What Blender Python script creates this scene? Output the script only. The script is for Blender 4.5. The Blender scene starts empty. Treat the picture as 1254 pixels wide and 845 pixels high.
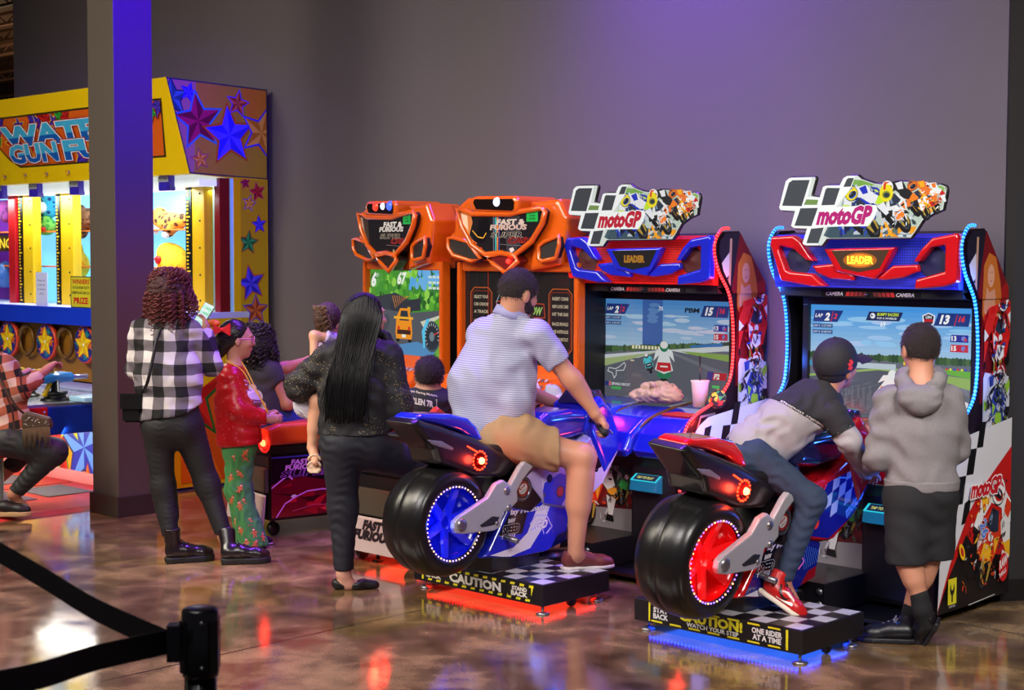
import bpy, bmesh, math, random
import numpy as np
from mathutils import Vector, Matrix
from mathutils.geometry import tessellate_polygon

# ------------------------------------------------------------------ camera
CH = 1.70; FPX = 1874.1; IW, IH = 1254, 845
YAW, PIT, ROL = math.radians(43.86), math.radians(3.346), math.radians(.169)
fw = Vector((-math.sin(YAW)*math.cos(PIT), math.cos(YAW)*math.cos(PIT), -math.sin(PIT)))
rt0 = Vector((math.cos(YAW), math.sin(YAW), 0)); up0 = rt0.cross(fw)
rt = rt0*math.cos(ROL) + up0*math.sin(ROL); up = up0*math.cos(ROL) - rt0*math.sin(ROL)
scn = bpy.context.scene
C = scn.collection
cam = bpy.data.objects.new('camera', bpy.data.cameras.new('camera'))
C.objects.link(cam)
cam.data.sensor_width = 36; cam.data.lens = 36*FPX/IW; cam.data.clip_end = 200
cam.matrix_world = Matrix(((rt.x, up.x, -fw.x, 0), (rt.y, up.y, -fw.y, 0), (rt.z, up.z, -fw.z, CH), (0, 0, 0, 1)))
cam.data.dof.use_dof = True; cam.data.dof.focus_distance = 7.8; cam.data.dof.aperture_fstop = 7.0
scn.camera = cam
scn.view_settings.view_transform = 'Standard'; scn.view_settings.look = 'None'
scn.view_settings.gamma = 1; scn.view_settings.use_curve_mapping = False
scn.view_settings.exposure = 0.0
scn.cycles.use_denoising = True
scn.cycles.max_bounces = 6; scn.cycles.diffuse_bounces = 3; scn.cycles.glossy_bounces = 3
scn.cycles.sample_clamp_indirect = 4
# ------------------------------------------------------------------ world + lights
w = bpy.data.worlds.new('world'); scn.world = w; w.use_nodes = True
w.node_tree.nodes['Background'].inputs[0].default_value = (.26, .23, .27, 1)
w.node_tree.nodes['Background'].inputs[1].default_value = .22
def lamp(name, kind, loc, tgt, power, col, size=1, sizey=None, spot=60, blend=.6):
    l = bpy.data.lights.new(name, kind); l.energy = power; l.color = col
    if kind == 'AREA':
        l.size = size
        if sizey: l.shape = 'RECTANGLE'; l.size_y = sizey
    if kind == 'SPOT': l.spot_size = math.radians(spot); l.spot_blend = blend; l.shadow_soft_size = size
    if kind == 'POINT': l.shadow_soft_size = size
    o = bpy.data.objects.new(name, l); C.objects.link(o); o.location = loc
    d = Vector(tgt)-Vector(loc); o.rotation_euler = d.to_track_quat('-Z', 'Y').to_euler()
    return o
for o_, sp_ in ((lamp('hall_light', 'AREA', (-3.2, .9, 4.9), (-4.4, 6.0, .7), 82, (.98, .91, .90), 2.4, 2.0), 95),
                (lamp('hall_light', 'AREA', (-9.6, .8, 4.9), (-8.6, 5.6, .6), 150, (1, .90, .72), 2.6, 2.6), 110),
                (lamp('hall_light', 'AREA', (-6.6, 1.2, 4.9), (-6.0, 5.2, .6), 52, (1, .92, .80), 2.4, 2.0), 75),
                (lamp('side_light', 'AREA', (.6, 3.0, 4.2), (-3.6, 6.5, .9), 42, (1, .95, .9), 1.6, 1.6), 60)):
    o_.data.spread = math.radians(sp_)
lamp('purple_wash', 'SPOT', (-5.3, 6.0, 5.2), (-5.2, 7.1, 4.0), 800, (.22, .04, 1), .15, spot=84, blend=1)
lamp('purple_spot', 'SPOT', (-5.5, 6.5, 5.2), (-5.5, 5.3, .5), 1100, (.26, .06, 1), .12, spot=78, blend=.9)
lamp('purple_spot', 'SPOT', (-8.0, 6.7, 5.2), (-7.3, 5.2, .5), 650, (.26, .06, 1), .12, spot=56, blend=.9)
lamp('blue_spot', 'SPOT', (-5.9, 5.5, 4.9), (-8.6, 5.45, 3.3), 3000, (.05, .0, 1), .12, spot=50, blend=1)
lamp('magenta_spot', 'SPOT', (-6.0, 5.3, 4.4), (-8.5, 5.5, .9), 330, (1, .10, .30), .12, spot=30, blend=1)

# ------------------------------------------------------------------ helpers
def ray(px, py): return fw + rt*((px-IW/2)/FPX) - up*((py-IH/2)/FPX)
CP = Vector((0, 0, CH))
def onX(px, py, v): d = ray(px, py); return CP + d*(v/d.x)
def onY(px, py, v): d = ray(px, py); return CP + d*(v/d.y)
def onZ(px, py, v=0): d = ray(px, py); return CP + d*((v-CH)/d.z)
def at(px, py, w_): return CP + ray(px, py)*w_
def depth(p): return (Vector(p)-CP).dot(fw)

def lin(c):
    if isinstance(c, str): c = tuple(int(c[i:i+2], 16) for i in (0, 2, 4))
    return tuple(((v/255)/12.92 if v/255 <= .04045 else ((v/255+.055)/1.055)**2.4) for v in c[:3])
MT = {}
def M(name, col=(128, 128, 128), rough=.5, metal=0., es=0., ecol=None, bump=0., bscale=60., coat=0., mott=0., mscale=6., attr=False, trans=0., alpha=1., spec=.5):
    if name in MT: return MT[name]
    m = bpy.data.materials.new(name); m.use_nodes = True; nt = m.node_tree; N = nt.nodes; L = nt.links
    b = N['Principled BSDF']; I = b.inputs
    I['Roughness'].default_value = rough; I['Metallic'].default_value = metal
    I['Coat Weight'].default_value = coat; I['Coat Roughness'].default_value = .08
    I['Transmission Weight'].default_value = trans; I['Alpha'].default_value = alpha
    I['Specular IOR Level'].default_value = spec
    c = (*lin(col), 1)
    if attr:
        a = N.new('ShaderNodeVertexColor'); a.layer_name = 'Col'
        if es:
            I['Base Color'].default_value = (.01, .01, .01, 1)
            L.new(a.outputs['Color'], I['Emission Color']); I['Emission Strength'].default_value = es
        else: L.new(a.outputs['Color'], I['Base Color'])
    else:
        I['Base Color'].default_value = c
        if es: I['Emission Color'].default_value = (*lin(ecol or col), 1); I['Emission Strength'].default_value = es
        if mott:
            n = N.new('ShaderNodeTexNoise'); n.inputs['Scale'].default_value = mscale; n.inputs['Detail'].default_value = 6
            tc = N.new('ShaderNodeTexCoord'); L.new(tc.outputs['Object'], n.inputs['Vector'])
            x = N.new('ShaderNodeMix'); x.data_type = 'RGBA'
            x.inputs['A'].default_value = tuple(min(1, v*(1-mott)) for v in c[:3])+(1,); x.inputs['B'].default_value = tuple(min(1, v*(1+mott)) for v in c[:3])+(1,)
            L.new(n.outputs['Fac'], x.inputs['Factor']); L.new(x.outputs['Result'], I['Base Color'])
    if bump:
        n = N.new('ShaderNodeTexNoise'); n.inputs['Scale'].default_value = bscale; n.inputs['Detail'].default_value = 4
        tc = N.new('ShaderNodeTexCoord'); L.new(tc.outputs['Object'], n.inputs['Vector'])
        u = N.new('ShaderNodeBump'); u.inputs['Strength'].default_value = bump; u.inputs['Distance'].default_value = .01
        L.new(n.outputs['Fac'], u.inputs['Height']); L.new(u.outputs['Normal'], I['Normal'])
    MT[name] = m; return m

def mesh_obj(name, V, F, mat=None, parent=None, smooth=False):
    me = bpy.data.meshes.new(name); me.from_pydata([tuple(v) for v in V], [], F); me.update()
    if smooth: me.shade_smooth()
    o = bpy.data.objects.new(name, me); C.objects.link(o)
    if mat: me.materials.append(mat)
    if parent: setp(o, parent)
    return o
def setp(o, parent):
    o.parent = parent; o.matrix_parent_inverse = wm(parent).inverted()
def wm(o):
    m = o.matrix_basis.copy()
    if o.parent: m = wm(o.parent) @ o.matrix_parent_inverse @ m
    return m
def thing(name, label, cat, loc, group=None):
    o = bpy.data.objects.new(name, None); C.objects.link(o); o.location = loc; o.empty_display_size = .1
    tag(o, label, cat, group); return o
def tag(o, label, cat, group=None):
    o['label'] = label; o['category'] = cat
    if group: o['group'] = group
    return o
def struct(o): o['kind'] = 'structure'; return o

class B:
    """collects shapes, builds ONE mesh"""
    def __init__(s): s.bm = bmesh.new(); s.mi = 0
    def _m(s, fs):
        for f in fs: f.material_index = s.mi
    def box(s, a, b, bev=0.):
        x0, y0, z0 = (min(a[i], b[i]) for i in range(3)); x1, y1, z1 = (max(a[i], b[i]) for i in range(3))
        n0 = len(s.bm.verts)
        vs = [s.bm.verts.new((x, y, z)) for z in (z0, z1) for x, y in ((x0, y0), (x1, y0), (x1, y1), (x0, y1))]
        q = [(3, 2, 1, 0), (4, 5, 6, 7), (0, 1, 5, 4), (1, 2, 6, 5), (2, 3, 7, 6), (3, 0, 4, 7)]
        fs = [s.bm.faces.new([vs[i] for i in f]) for f in q]; s._m(fs)
        if bev:
            es = list({e for f in fs for e in f.edges})
            r = bmesh.ops.bevel(s.bm, geom=es, offset=bev, segments=2, profile=.6, affect='EDGES'); s._m(r['faces'])
        return s
    def hexa(s, P):  # 8 corners, bottom 4 ccw then top 4
        vs = [s.bm.verts.new(p) for p in P]
        fs = [s.bm.faces.new([vs[i] for i in f]) for f in [(3, 2, 1, 0), (4, 5, 6, 7), (0, 1, 5, 4), (1, 2, 6, 5), (2, 3, 7, 6), (3, 0, 4, 7)]]
        s._m(fs); return s
    def prism(s, pts, f, d0, d1, bev=0.):
        """2d outline pts, f(u,v,d)->xyz"""
        a = [s.bm.verts.new(f(u, v, d0)) for u, v in pts]; b = [s.bm.verts.new(f(u, v, d1)) for u, v in pts]
        n = len(pts); fs = [s.bm.faces.new([a[i], a[(i+1) % n], b[(i+1) % n], b[i]]) for i in range(n)]
        c0 = s.bm.faces.new(a[::-1]); c1 = s.bm.faces.new(b); fs += [c0, c1]; s._m(fs)
        if bev:
            es = list({e for f_ in (c0, c1) for e in f_.edges})
            r = bmesh.ops.bevel(s.bm, geom=es, offset=bev, segments=2, profile=.6, affect='EDGES'); s._m(r['faces'])
        bmesh.ops.recalc_face_normals(s.bm, faces=[f_ for f_ in s.bm.faces]); return s
    def tube(s, pts, r, n=10, caps=True, closed=False):
        pts = [Vector(p) for p in pts]; rs = r if isinstance(r, (list, tuple)) else [r]*len(pts)
        rings = []; pn = None; L_ = len(pts)
        for i, p in enumerate(pts):
            if closed: t = pts[(i+1) % L_]-pts[i-1]
            else: t = pts[min(i+1, L_-1)]-pts[max(i-1, 0)]
            t = t.normalized() if t.length > 1e-9 else Vector((0, 0, 1))
            if pn is None:
                pn = t.orthogonal().normalized()
            pn = (pn - t*pn.dot(t)); pn = pn.normalized() if pn.length > 1e-6 else t.orthogonal().normalized()
            q = t.cross(pn)
            rings.append([s.bm.verts.new(p+(pn*math.cos(2*math.pi*k/n)+q*math.sin(2*math.pi*k/n))*rs[i]) for k in range(n)])
        fs = []
        for i in range(L_ if closed else L_-1):
            A, Bq = rings[i], rings[(i+1) % L_]
            for k in range(n):
                fs.append(s.bm.faces.new([A[k], A[(k+1) % n], Bq[(k+1) % n], Bq[k]]))
        if caps and not closed: fs += [s.bm.faces.new(rings[0][::-1]), s.bm.faces.new(rings[-1])]
        for f in fs: f.smooth = True
        s._m(fs); return s
    def lathe(s, prof, c, ax=(0, 0, 1), n=32, smooth=True):
        """prof [(r, h)], revolve about axis ax through c"""
        ax = Vector(ax).normalized(); u = ax.orthogonal().normalized(); v = ax.cross(u); c = Vector(c)
        R = []
        for r, h in prof:
            if r < 1e-6: R.append([s.bm.verts.new(c+ax*h)])
            else: R.append([s.bm.verts.new(c+ax*h+(u*math.cos(2*math.pi*k/n)+v*math.sin(2*math.pi*k/n))*r) for k in range(n)])
        fs = []
        for i in range(len(R)-1):
            a, b = R[i], R[i+1]
            for k in range(n):
                k2 = (k+1) % n
                q = [a[k % len(a)], a[k2 % len(a)], b[k2 % len(b)], b[k % len(b)]]
                q = [x for j, x in enumerate(q) if x not in q[:j]]
                if len(q) > 2: fs.append(s.bm.faces.new(q))
        for f in fs: f.smooth = smooth
        s._m(fs); return s
    def ball(s, c, r, sc=(1, 1, 1), n=10, ax=None):
        m = Matrix.Translation(c) @ (ax.to_4x4() if ax else Matrix()) @ Matrix.Diagonal((r*sc[0], r*sc[1], r*sc[2], 1))
        r_ = bmesh.ops.create_uvsphere(s.bm, u_segments=n, v_segments=max(4, n//2+1), radius=1, matrix=m)
        fs = {f for v in r_['verts'] for f in v.link_faces}
        for f in fs: f.smooth = True
        s._m(fs); return s
    def build(s, name, mats, parent=None):
        me = bpy.data.meshes.new(name); s.bm.to_mesh(me); s.bm.free()
        for m in (mats if isinstance(mats, (list, tuple)) else [mats]): me.materials.append(m)
        o = bpy.data.objects.new(name, me); C.objects.link(o)
        if parent: setp(o, parent)
        return o

# ------------------------------------------------------------------ 2d artwork, printed as coloured polygons
_tx = {}
def glyphs(s_, bold=0.):
    k = (s_, bold)
    if k not in _tx:
        cu = bpy.data.curves.new('t', 'FONT'); cu.body = s_; cu.resolution_u = 2; cu.offset = bold
        o = bpy.data.objects.new('t', cu); me = bpy.data.meshes.new_from_object(o)
        V = [(v.co.x, v.co.y) for v in me.vertices]; F = [tuple(p.vertices) for p in me.polygons]
        xs = [v[0] for v in V] or [0]; ys = [v[1] for v in V] or [0]
        _tx[k] = (V, F, min(xs), max(xs), min(ys), max(ys))
        bpy.data.objects.remove(o); bpy.data.curves.remove(cu); bpy.data.meshes.remove(me)
    return _tx[k]
class Cv:
    def __init__(s, step=.00012): s.V = []; s.F = []; s.K = []; s.L = 0; s.T = [np.eye(3)]; s._c = None; s.step = step
    @property
    def clip(s): return s._c
    @clip.setter
    def clip(s, P):
        if P is None: s._c = None; return
        T = s.T[-1]; Q = [(T[0, 0]*x+T[0, 1]*y+T[0, 2], T[1, 0]*x+T[1, 1]*y+T[1, 2]) for x, y in P]
        a = sum(Q[i-1][0]*Q[i][1]-Q[i][0]*Q[i-1][1] for i in range(len(Q)))
        s._c = Q if a > 0 else Q[::-1]
    def push(s, x=0, y=0, sx=1, sy=None, rot=0, shear=0):
        sy = sx if sy is None else sy; c, n = math.cos(rot), math.sin(rot)
        m = np.array([[c, -n, x], [n, c, y], [0, 0, 1]]) @ np.array([[1, shear, 0], [0, 1, 0], [0, 0, 1.]]) @ np.diag([sx, sy, 1.])
        s.T.append(s.T[-1] @ m)
    def pop(s): s.T.pop()
    def _tris(s, V, F, col):
        T = s.T[-1]; P = [(T[0, 0]*x+T[0, 1]*y+T[0, 2], T[1, 0]*x+T[1, 1]*y+T[1, 2]) for x, y in V]
        col = lin(col); s.L += 1
        for f in F:
            q = [P[i] for i in f]
            if s.clip:
                q = clip_poly(q, s.clip)
                if len(q) < 3: continue
            n = len(s.V); s.V += [(x, y, s.L) for x, y in q]; s.F.append(tuple(range(n, n+len(q)))); s.K.append(col)
    def poly(s, pts, col):
        T3 = tessellate_polygon([[Vector((x, y, 0)) for x, y in pts]])
        s._tris(pts, T3, col); return s
    def rect(s, x0, y0, x1, y1, col): s._tris([(x0, y0), (x1, y0), (x1, y1), (x0, y1)], [(0, 1, 2, 3)], col); return s
    def circ(s, x, y, r, col, ry=None, n=24, rot=0, a0=0, a1=2*math.pi):
        ry = r if ry is None else ry; c, q = math.cos(rot), math.sin(rot); P = []
        for k in range(n):
            a = a0+(a1-a0)*k/(n if a1-a0 > 6.28 else n-1); u, v = r*math.cos(a), ry*math.sin(a); P.append((x+u*c-v*q, y+u*q+v*c))
        s._tris(P, [tuple(range(n))], col); return s
    def line(s, pts, w, col, closed=False):
        V = []; F = []
        n = len(pts); seg = n if closed else n-1
        for i in range(seg):
            (x0, y0), (x1, y1) = pts[i], pts[(i+1) % n]; d = math.hypot(x1-x0, y1-y0) or 1e-9; a, b = -(y1-y0)/d*w/2, (x1-x0)/d*w/2
            ex, ey = b*.4, -a*.4
            k = len(V); V += [(x0+a-ex, y0+b-ey), (x0-a-ex, y0-b-ey), (x1-a+ex, y1-b+ey), (x1+a+ex, y1+b+ey)]; F.append((k, k+1, k+2, k+3))
        s._tris(V, F, col); return s
    def text(s, t, x, y, h, col, w=None, shear=0., bold=.0, align='L', out=None, ow=.03, rot=0, out2=None):
        """h = cap height; w = fit to that width"""
        for c_, b_ in ((out2, bold+2*ow), (out, bold+ow), (col, bold)):
            if c_ is None: continue
            V, F, x0, x1, y0, y1 = glyphs(t, b_); V0, F0, X0, X1, Y0, Y1 = glyphs(t, bold)
            sy = h/.69; sx = (w/(X1-X0)) if w else sy
            ox = {'L': -X0*sx, 'C': -(X0+X1)/2*sx, 'R': -X1*sx}[align]
            c, n = math.cos(rot), math.sin(rot); P = []
            for a, b in V:
                u = a*sx+ox+shear*b*sy; v = b*sy; P.append((x+u*c-v*n, y+u*n+v*c))
            s._tris(P, F, c_)
        return s
    def star(s, x, y, r, cols, ri=.42, rot=0, out=None, ow=.12):
        """faceted five-pointed star, alternating light and dark facets as printed"""
        def pts(R, q): return [(x+(R if k % 2 == 0 else R*q)*math.cos(rot+math.pi/2+k*math.pi/5), y+(R if k % 2 == 0 else R*q)*math.sin(rot+math.pi/2+k*math.pi/5)) for k in range(10)]
        if out: s.poly(pts(r*(1+ow*1.3), ri*1.05), out)
        P = pts(r, ri)
        s._tris([(x, y)]+P, [(0, 1+k, 1+(k+1) % 10) for k in range(0, 10, 2)], cols[0])
        s.L -= 1
        s._tris([(x, y)]+P, [(0, 1+k, 1+(k+1) % 10) for k in range(1, 10, 2)], cols[1]); return s
    def build(s, name, f, mat, parent=None):
        """f(u,v,h)->xyz with h metres proud of the surface"""
        o = mesh_obj(name, [f(x, y, l*s.step+.0006) for x, y, l in s.V], s.F, mat, parent)
        ca = o.data.color_attributes.new('Col', 'FLOAT_COLOR', 'CORNER')
        cols = np.ones((len(o.data.loops), 4), np.float32); k = 0
        for f_, c in zip(s.F, s.K): cols[k:k+len(f_), :3] = c; k += len(f_)
        ca.data.foreach_set('color', cols.ravel()); return o
def clip_poly(q, cl):
    for i in range(len(cl)):
        (ax, ay), (bx, by) = cl[i], cl[(i+1) % len(cl)]; out = []
        ins = lambda p: (bx-ax)*(p[1]-ay)-(by-ay)*(p[0]-ax) >= 0
        for j in range(len(q)):
            p, r = q[j], q[(j+1) % len(q)]; a, b = ins(p), ins(r)
            if a: out.append(p)
            if a != b:
                d1 = (bx-ax)*(p[1]-ay)-(by-ay)*(p[0]-ax); d2 = (bx-ax)*(r[1]-ay)-(by-ay)*(r[0]-ax); t = d1/(d1-d2)
                out.append((p[0]+t*(r[0]-p[0]), p[1]+t*(r[1]-p[1])))
        q = out
        if len(q) < 3: return []
    return q
PRINT = lambda: M('printed_vinyl', attr=True, rough=.35)
SCREEN = lambda: M('screen_picture', attr=True, es=1.15, rough=.15)
BACKLIT = lambda: M('backlit_print', attr=True, es=.8, rough=.25)
GLOWP = lambda: M('lit_print', attr=True, es=.45, rough=.3)

# ------------------------------------------------------------------ rounded solids from distance fields
def surf_nets(D, org, h):
    nx, ny, nz = D.shape; S = D < 0
    idx = -np.ones((nx-1, ny-1, nz-1), np.int64); cnt = np.zeros((nx-1, ny-1, nz-1), np.int8)
    for a in (0, 1):
        for b in (0, 1):
            for c in (0, 1): cnt += S[a:nx-1+a, b:ny-1+b, c:nz-1+c]
    act = (cnt > 0) & (cnt < 8); I, J, K = np.nonzero(act); idx[I, J, K] = np.arange(len(I))
    acc = np.zeros((len(I), 3)); n = np.zeros(len(I))
    cor = [(a, b, c) for a in (0, 1) for b in (0, 1) for c in (0, 1)]
    for p in cor:
        for ax in range(3):
            if p[ax]: continue
            q = list(p); q[ax] = 1
            d0 = D[I+p[0], J+p[1], K+p[2]]; d1 = D[I+q[0], J+q[1], K+q[2]]
            m = (d0 < 0) != (d1 < 0); t = np.where(m, d0/np.where(m, d0-d1, 1), 0)
            for k in range(3): acc[:, k] += np.where(m, p[k]+(t if k == ax else 0), 0)
            n += m
    V = (np.stack([I, J, K], 1)+acc/n[:, None])*h+np.array(org)
    F = []
    for ax in range(3):
        o = [0, 0, 0]; o[ax] = 1; u, v = [(1, 2), (2, 0), (0, 1)][ax]
        sl = [slice(1, -1)]*3; sl[ax] = slice(0, D.shape[ax]-1); sl2 = list(sl); sl2[ax] = slice(1, D.shape[ax])
        s0, s1 = S[tuple(sl)], S[tuple(sl2)]; A = np.array(np.nonzero(s0 != s1)).T
        if len(A) == 0: continue
        fl = s0[tuple(A.T)]; A = A.copy()
        for k in range(3):
            if k != ax: A[:, k] += 1
        eu = np.zeros(3, int); eu[u] = 1; ev = np.zeros(3, int); ev[v] = 1
        g = lambda q: idx[q[:, 0], q[:, 1], q[:, 2]]
        Q = np.stack([g(A-eu-ev), g(A-ev), g(A), g(A-eu)], 1); Q[~fl] = Q[~fl][:, ::-1]; F.append(Q)
    return V, np.concatenate(F)
def np_mesh(name, V, F, mat, parent=None, smooth=True, relax=0):
    me = bpy.data.meshes.new(name); n = len(F)
    me.vertices.add(len(V)); me.vertices.foreach_set('co', np.asarray(V, np.float32).ravel())
    me.loops.add(4*n); me.loops.foreach_set('vertex_index', np.asarray(F, np.int32).ravel())
    me.polygons.add(n); me.polygons.foreach_set('loop_start', np.arange(0, 4*n, 4, dtype=np.int32))
    me.update(); me.validate()
    if smooth: me.shade_smooth()
    for m in (mat if isinstance(mat, (list, tuple)) else [mat]): me.materials.append(m)
    o = bpy.data.objects.new(name, me); C.objects.link(o)
    if relax:
        md = o.modifiers.new('s', 'SMOOTH'); md.iterations = relax; md.factor = .5
    if parent: setp(o, parent)
    return o
def A3(p): return np.array(tuple(p), float)
class Sdf:
    """union of tapered, optionally flattened limbs with smooth joins; cuts; folds"""
    def __init__(s, k=.02): s.P = []; s.cut = []; s.k = k; s.folds = []; s.sub = []
    def cap(s, a, b, ra, rb=None, k=None, flat=None, fr=1., ce=0): s.P.append(('c', A3(a), A3(b), ra, ra if rb is None else rb, s.k if k is None else k, None if flat is None else A3(Vector(flat).normalized()), fr, ce)); return s
    def chain(s, pts, rs, **kw):
        for i in range(len(pts)-1): s.cap(pts[i], pts[i+1], rs[i], rs[i+1], **kw)
        return s
    def ell(s, c, r, R=None, k=None): s.P.append(('e', A3(c), np.array(r, float), R, 0, s.k if k is None else k)); return s
    def hole(s, c, r, R=None, k=.01): s.sub.append(('e', A3(c), np.array(r, float), R, 0, k)); return s
    def plane(s, p, n): s.cut.append((A3(p), A3(Vector(n).normalized()))); return s
    def fold(s, d, amp, wl, seed=0): s.folds.append((A3(Vector(d).normalized()), amp, wl, seed)); return s
    def bb(s, p):
        if p[0] == 'c': r = max(p[3], p[4])*max(1, p[7])+p[5]; return np.minimum(p[1], p[2])-r, np.maximum(p[1], p[2])+r
        r = p[2].max()+p[5]; return p[1]-r, p[1]+r
    def ev(s, p, X):
        if p[0] == 'c':
            a, b, ra, rb = p[1:5]; ba = b-a; pa = X-a; t = np.clip((pa@ba)/max(ba@ba, 1e-12), 0, 1)
            q = pa-t[..., None]*ba
            if p[6] is not None:
                w_ = p[6]; qw = q@w_; q = q-np.multiply.outer(qw*(1-1/p[7]), w_)
            d = np.sqrt((q*q).sum(-1))-(ra+(rb-ra)*t)
            if p[8]: d = np.maximum(d, (X-b)@(ba/max(np.linalg.norm(ba), 1e-9)))
            return d
        q = X-p[1]
        if p[3] is not None: q = q@np.array(p[3])
        r = p[2]; k0 = np.sqrt(((q/r)**2).sum(-1)); k1 = np.sqrt(((q/r**2)**2).sum(-1))
        return k0*(k0-1)/np.maximum(k1, 1e-9)
    def grid(s, h):
        lo = np.min([s.bb(p)[0] for p in s.P], 0)-2*h; hi = np.max([s.bb(p)[1] for p in s.P], 0)+2*h
        n = np.ceil((hi-lo)/h).astype(int)+1; D = np.full(n, .5, np.float32); ax = [lo[i]+h*np.arange(n[i]) for i in range(3)]
        def local(p, fn):
            a, b = s.bb(p); i0 = np.clip(((a-lo)/h).astype(int)-1, 0, n); i1 = np.clip(((b-lo)/h).astype(int)+2, 0, n)
            sl = tuple(slice(i0[i], i1[i]) for i in range(3))
            if min(i1-i0) <= 0: return
            X = np.stack(np.meshgrid(*[ax[i][sl[i]] for i in range(3)], indexing='ij'), -1); D[sl] = fn(D[sl], s.ev(p, X), p[5])
        def un(d, e, k):
            m = np.maximum(k-np.abs(d-e), 0)/k; return np.minimum(d, e)-m*m*k*.25
        for p in s.P: local(p, un)
        for p in s.sub: local(p, lambda d, e, k: np.maximum(d, -e)+np.maximum(k-np.abs(d+e), 0)**2/k*.25)
        if s.folds or s.cut:
            X = np.stack(np.meshgrid(*ax, indexing='ij'), -1)
            for d, amp, wl, seed in s.folds:
                rg = np.random.RandomState(seed); o = Vector(d).orthogonal().normalized(); o = A3(o); q = np.cross(d, o)
                ph = X@d*2*math.pi/wl; w1 = 1.3*np.sin(X@o*2*math.pi/wl*.45+rg.rand()*6)+1.1*np.sin(X@q*2*math.pi/wl*.6+rg.rand()*6)
                D += (amp*np.sin(ph+w1+rg.rand()*6)*(.55+.45*np.sin(X@o*5/wl*.35+X@q*3/wl*.3+rg.rand()*6))).astype(np.float32)
            for p, nn in s.cut: D[:] = np.maximum(D, (X-p)@nn)
        return D, lo
    def build(s, name, mat, parent=None, h=.008, relax=0):
        D, lo = s.grid(h); V, F = surf_nets(D, lo, h); return np_mesh(name, V, F, mat, parent, relax=relax)
    def inflate(s, t, keep=None):
        o = Sdf(s.k)
        for p in s.P:
            if p[0] == 'c': o.P.append(p[:3]+(p[3]+t, p[4]+t)+p[5:])
            else: o.P.append(p[:2]+(p[2]+t,)+p[3:])
        return o
def puff(poly, f, d0, d1, r, h, name, mat, parent=None, crown=0.):
    """soft moulded slab: outline poly in (u,v), between depths d0..d1, edges rounded by r. f(u,v,d)->xyz (must be a rotation/shift)"""
    P = np.array(poly, float); lo = np.array([*P.min(0), min(d0, d1)])-3*h; hi = np.array([*P.max(0), max(d0, d1)])+3*h
    n = np.ceil((hi-lo)/h).astype(int)+1; U, W_ = np.meshgrid(lo[0]+h*np.arange(n[0]), lo[1]+h*np.arange(n[1]), indexing='ij')
    d = np.full(U.shape, 1e9); ins = np.zeros(U.shape, bool); N_ = len(P)
    for i in range(N_):
        a, b = P[i], P[(i+1) % N_]; e = b-a; px, py = U-a[0], W_-a[1]; t = np.clip((px*e[0]+py*e[1])/(e@e+1e-12), 0, 1)
        d = np.minimum(d, (px-t*e[0])**2+(py-t*e[1])**2)
        c = (a[1] > W_) != (b[1] > W_); ins ^= c & (U < (b[0]-a[0])*(W_-a[1])/np.where(b[1] == a[1], 1e-12, b[1]-a[1])+a[0])
    d = np.sqrt(d)*np.where(ins, -1, 1)+r
    z = lo[2]+h*np.arange(n[2]); mid = (d0+d1)/2; hf = abs(d1-d0)/2
    hh = (hf+crown*np.clip(-d/.06, 0, 1)**.5 if crown else hf+0*d)
    dz = np.abs(z[None, None, :]-mid)-hh[..., None]+r
    D = np.minimum(np.maximum(d[..., None], dz), 0)+np.sqrt(np.maximum(d[..., None], 0)**2+np.maximum(dz, 0)**2)-r
    if crown: D = D[:, :, :]
    V, F = surf_nets(D.astype(np.float32), lo, h)
    o0 = Vector(f(0, 0, 0)); R = np.array([tuple(Vector(f(1, 0, 0))-o0), tuple(Vector(f(0, 1, 0))-o0), tuple(Vector(f(0, 0, 1))-o0)])
    V2 = V@R+np.array(tuple(o0))
    if np.linalg.det(R) < 0: F = F[:, ::-1]
    return np_mesh(name, V2, F, mat, parent)
def smooth_path(pts, n=6, closed=False):
    P = [Vector(p) for p in pts]; out = []; L_ = len(P)
    for i in range(L_ if closed else L_-1):
        g = (lambda j: P[j % L_]) if closed else (lambda j: P[max(0, min(L_-1, j))])
        a, b, c, d = g(i-1), g(i), g(i+1), g(i+2)
        for k in range(n):
            t = k/n; out.append(.5*((2*b)+(c-a)*t+(2*a-5*b+4*c-d)*t*t+(3*b-a-3*c+d)*t**3))
    if not closed: out.append(P[-1])
    return out
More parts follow.
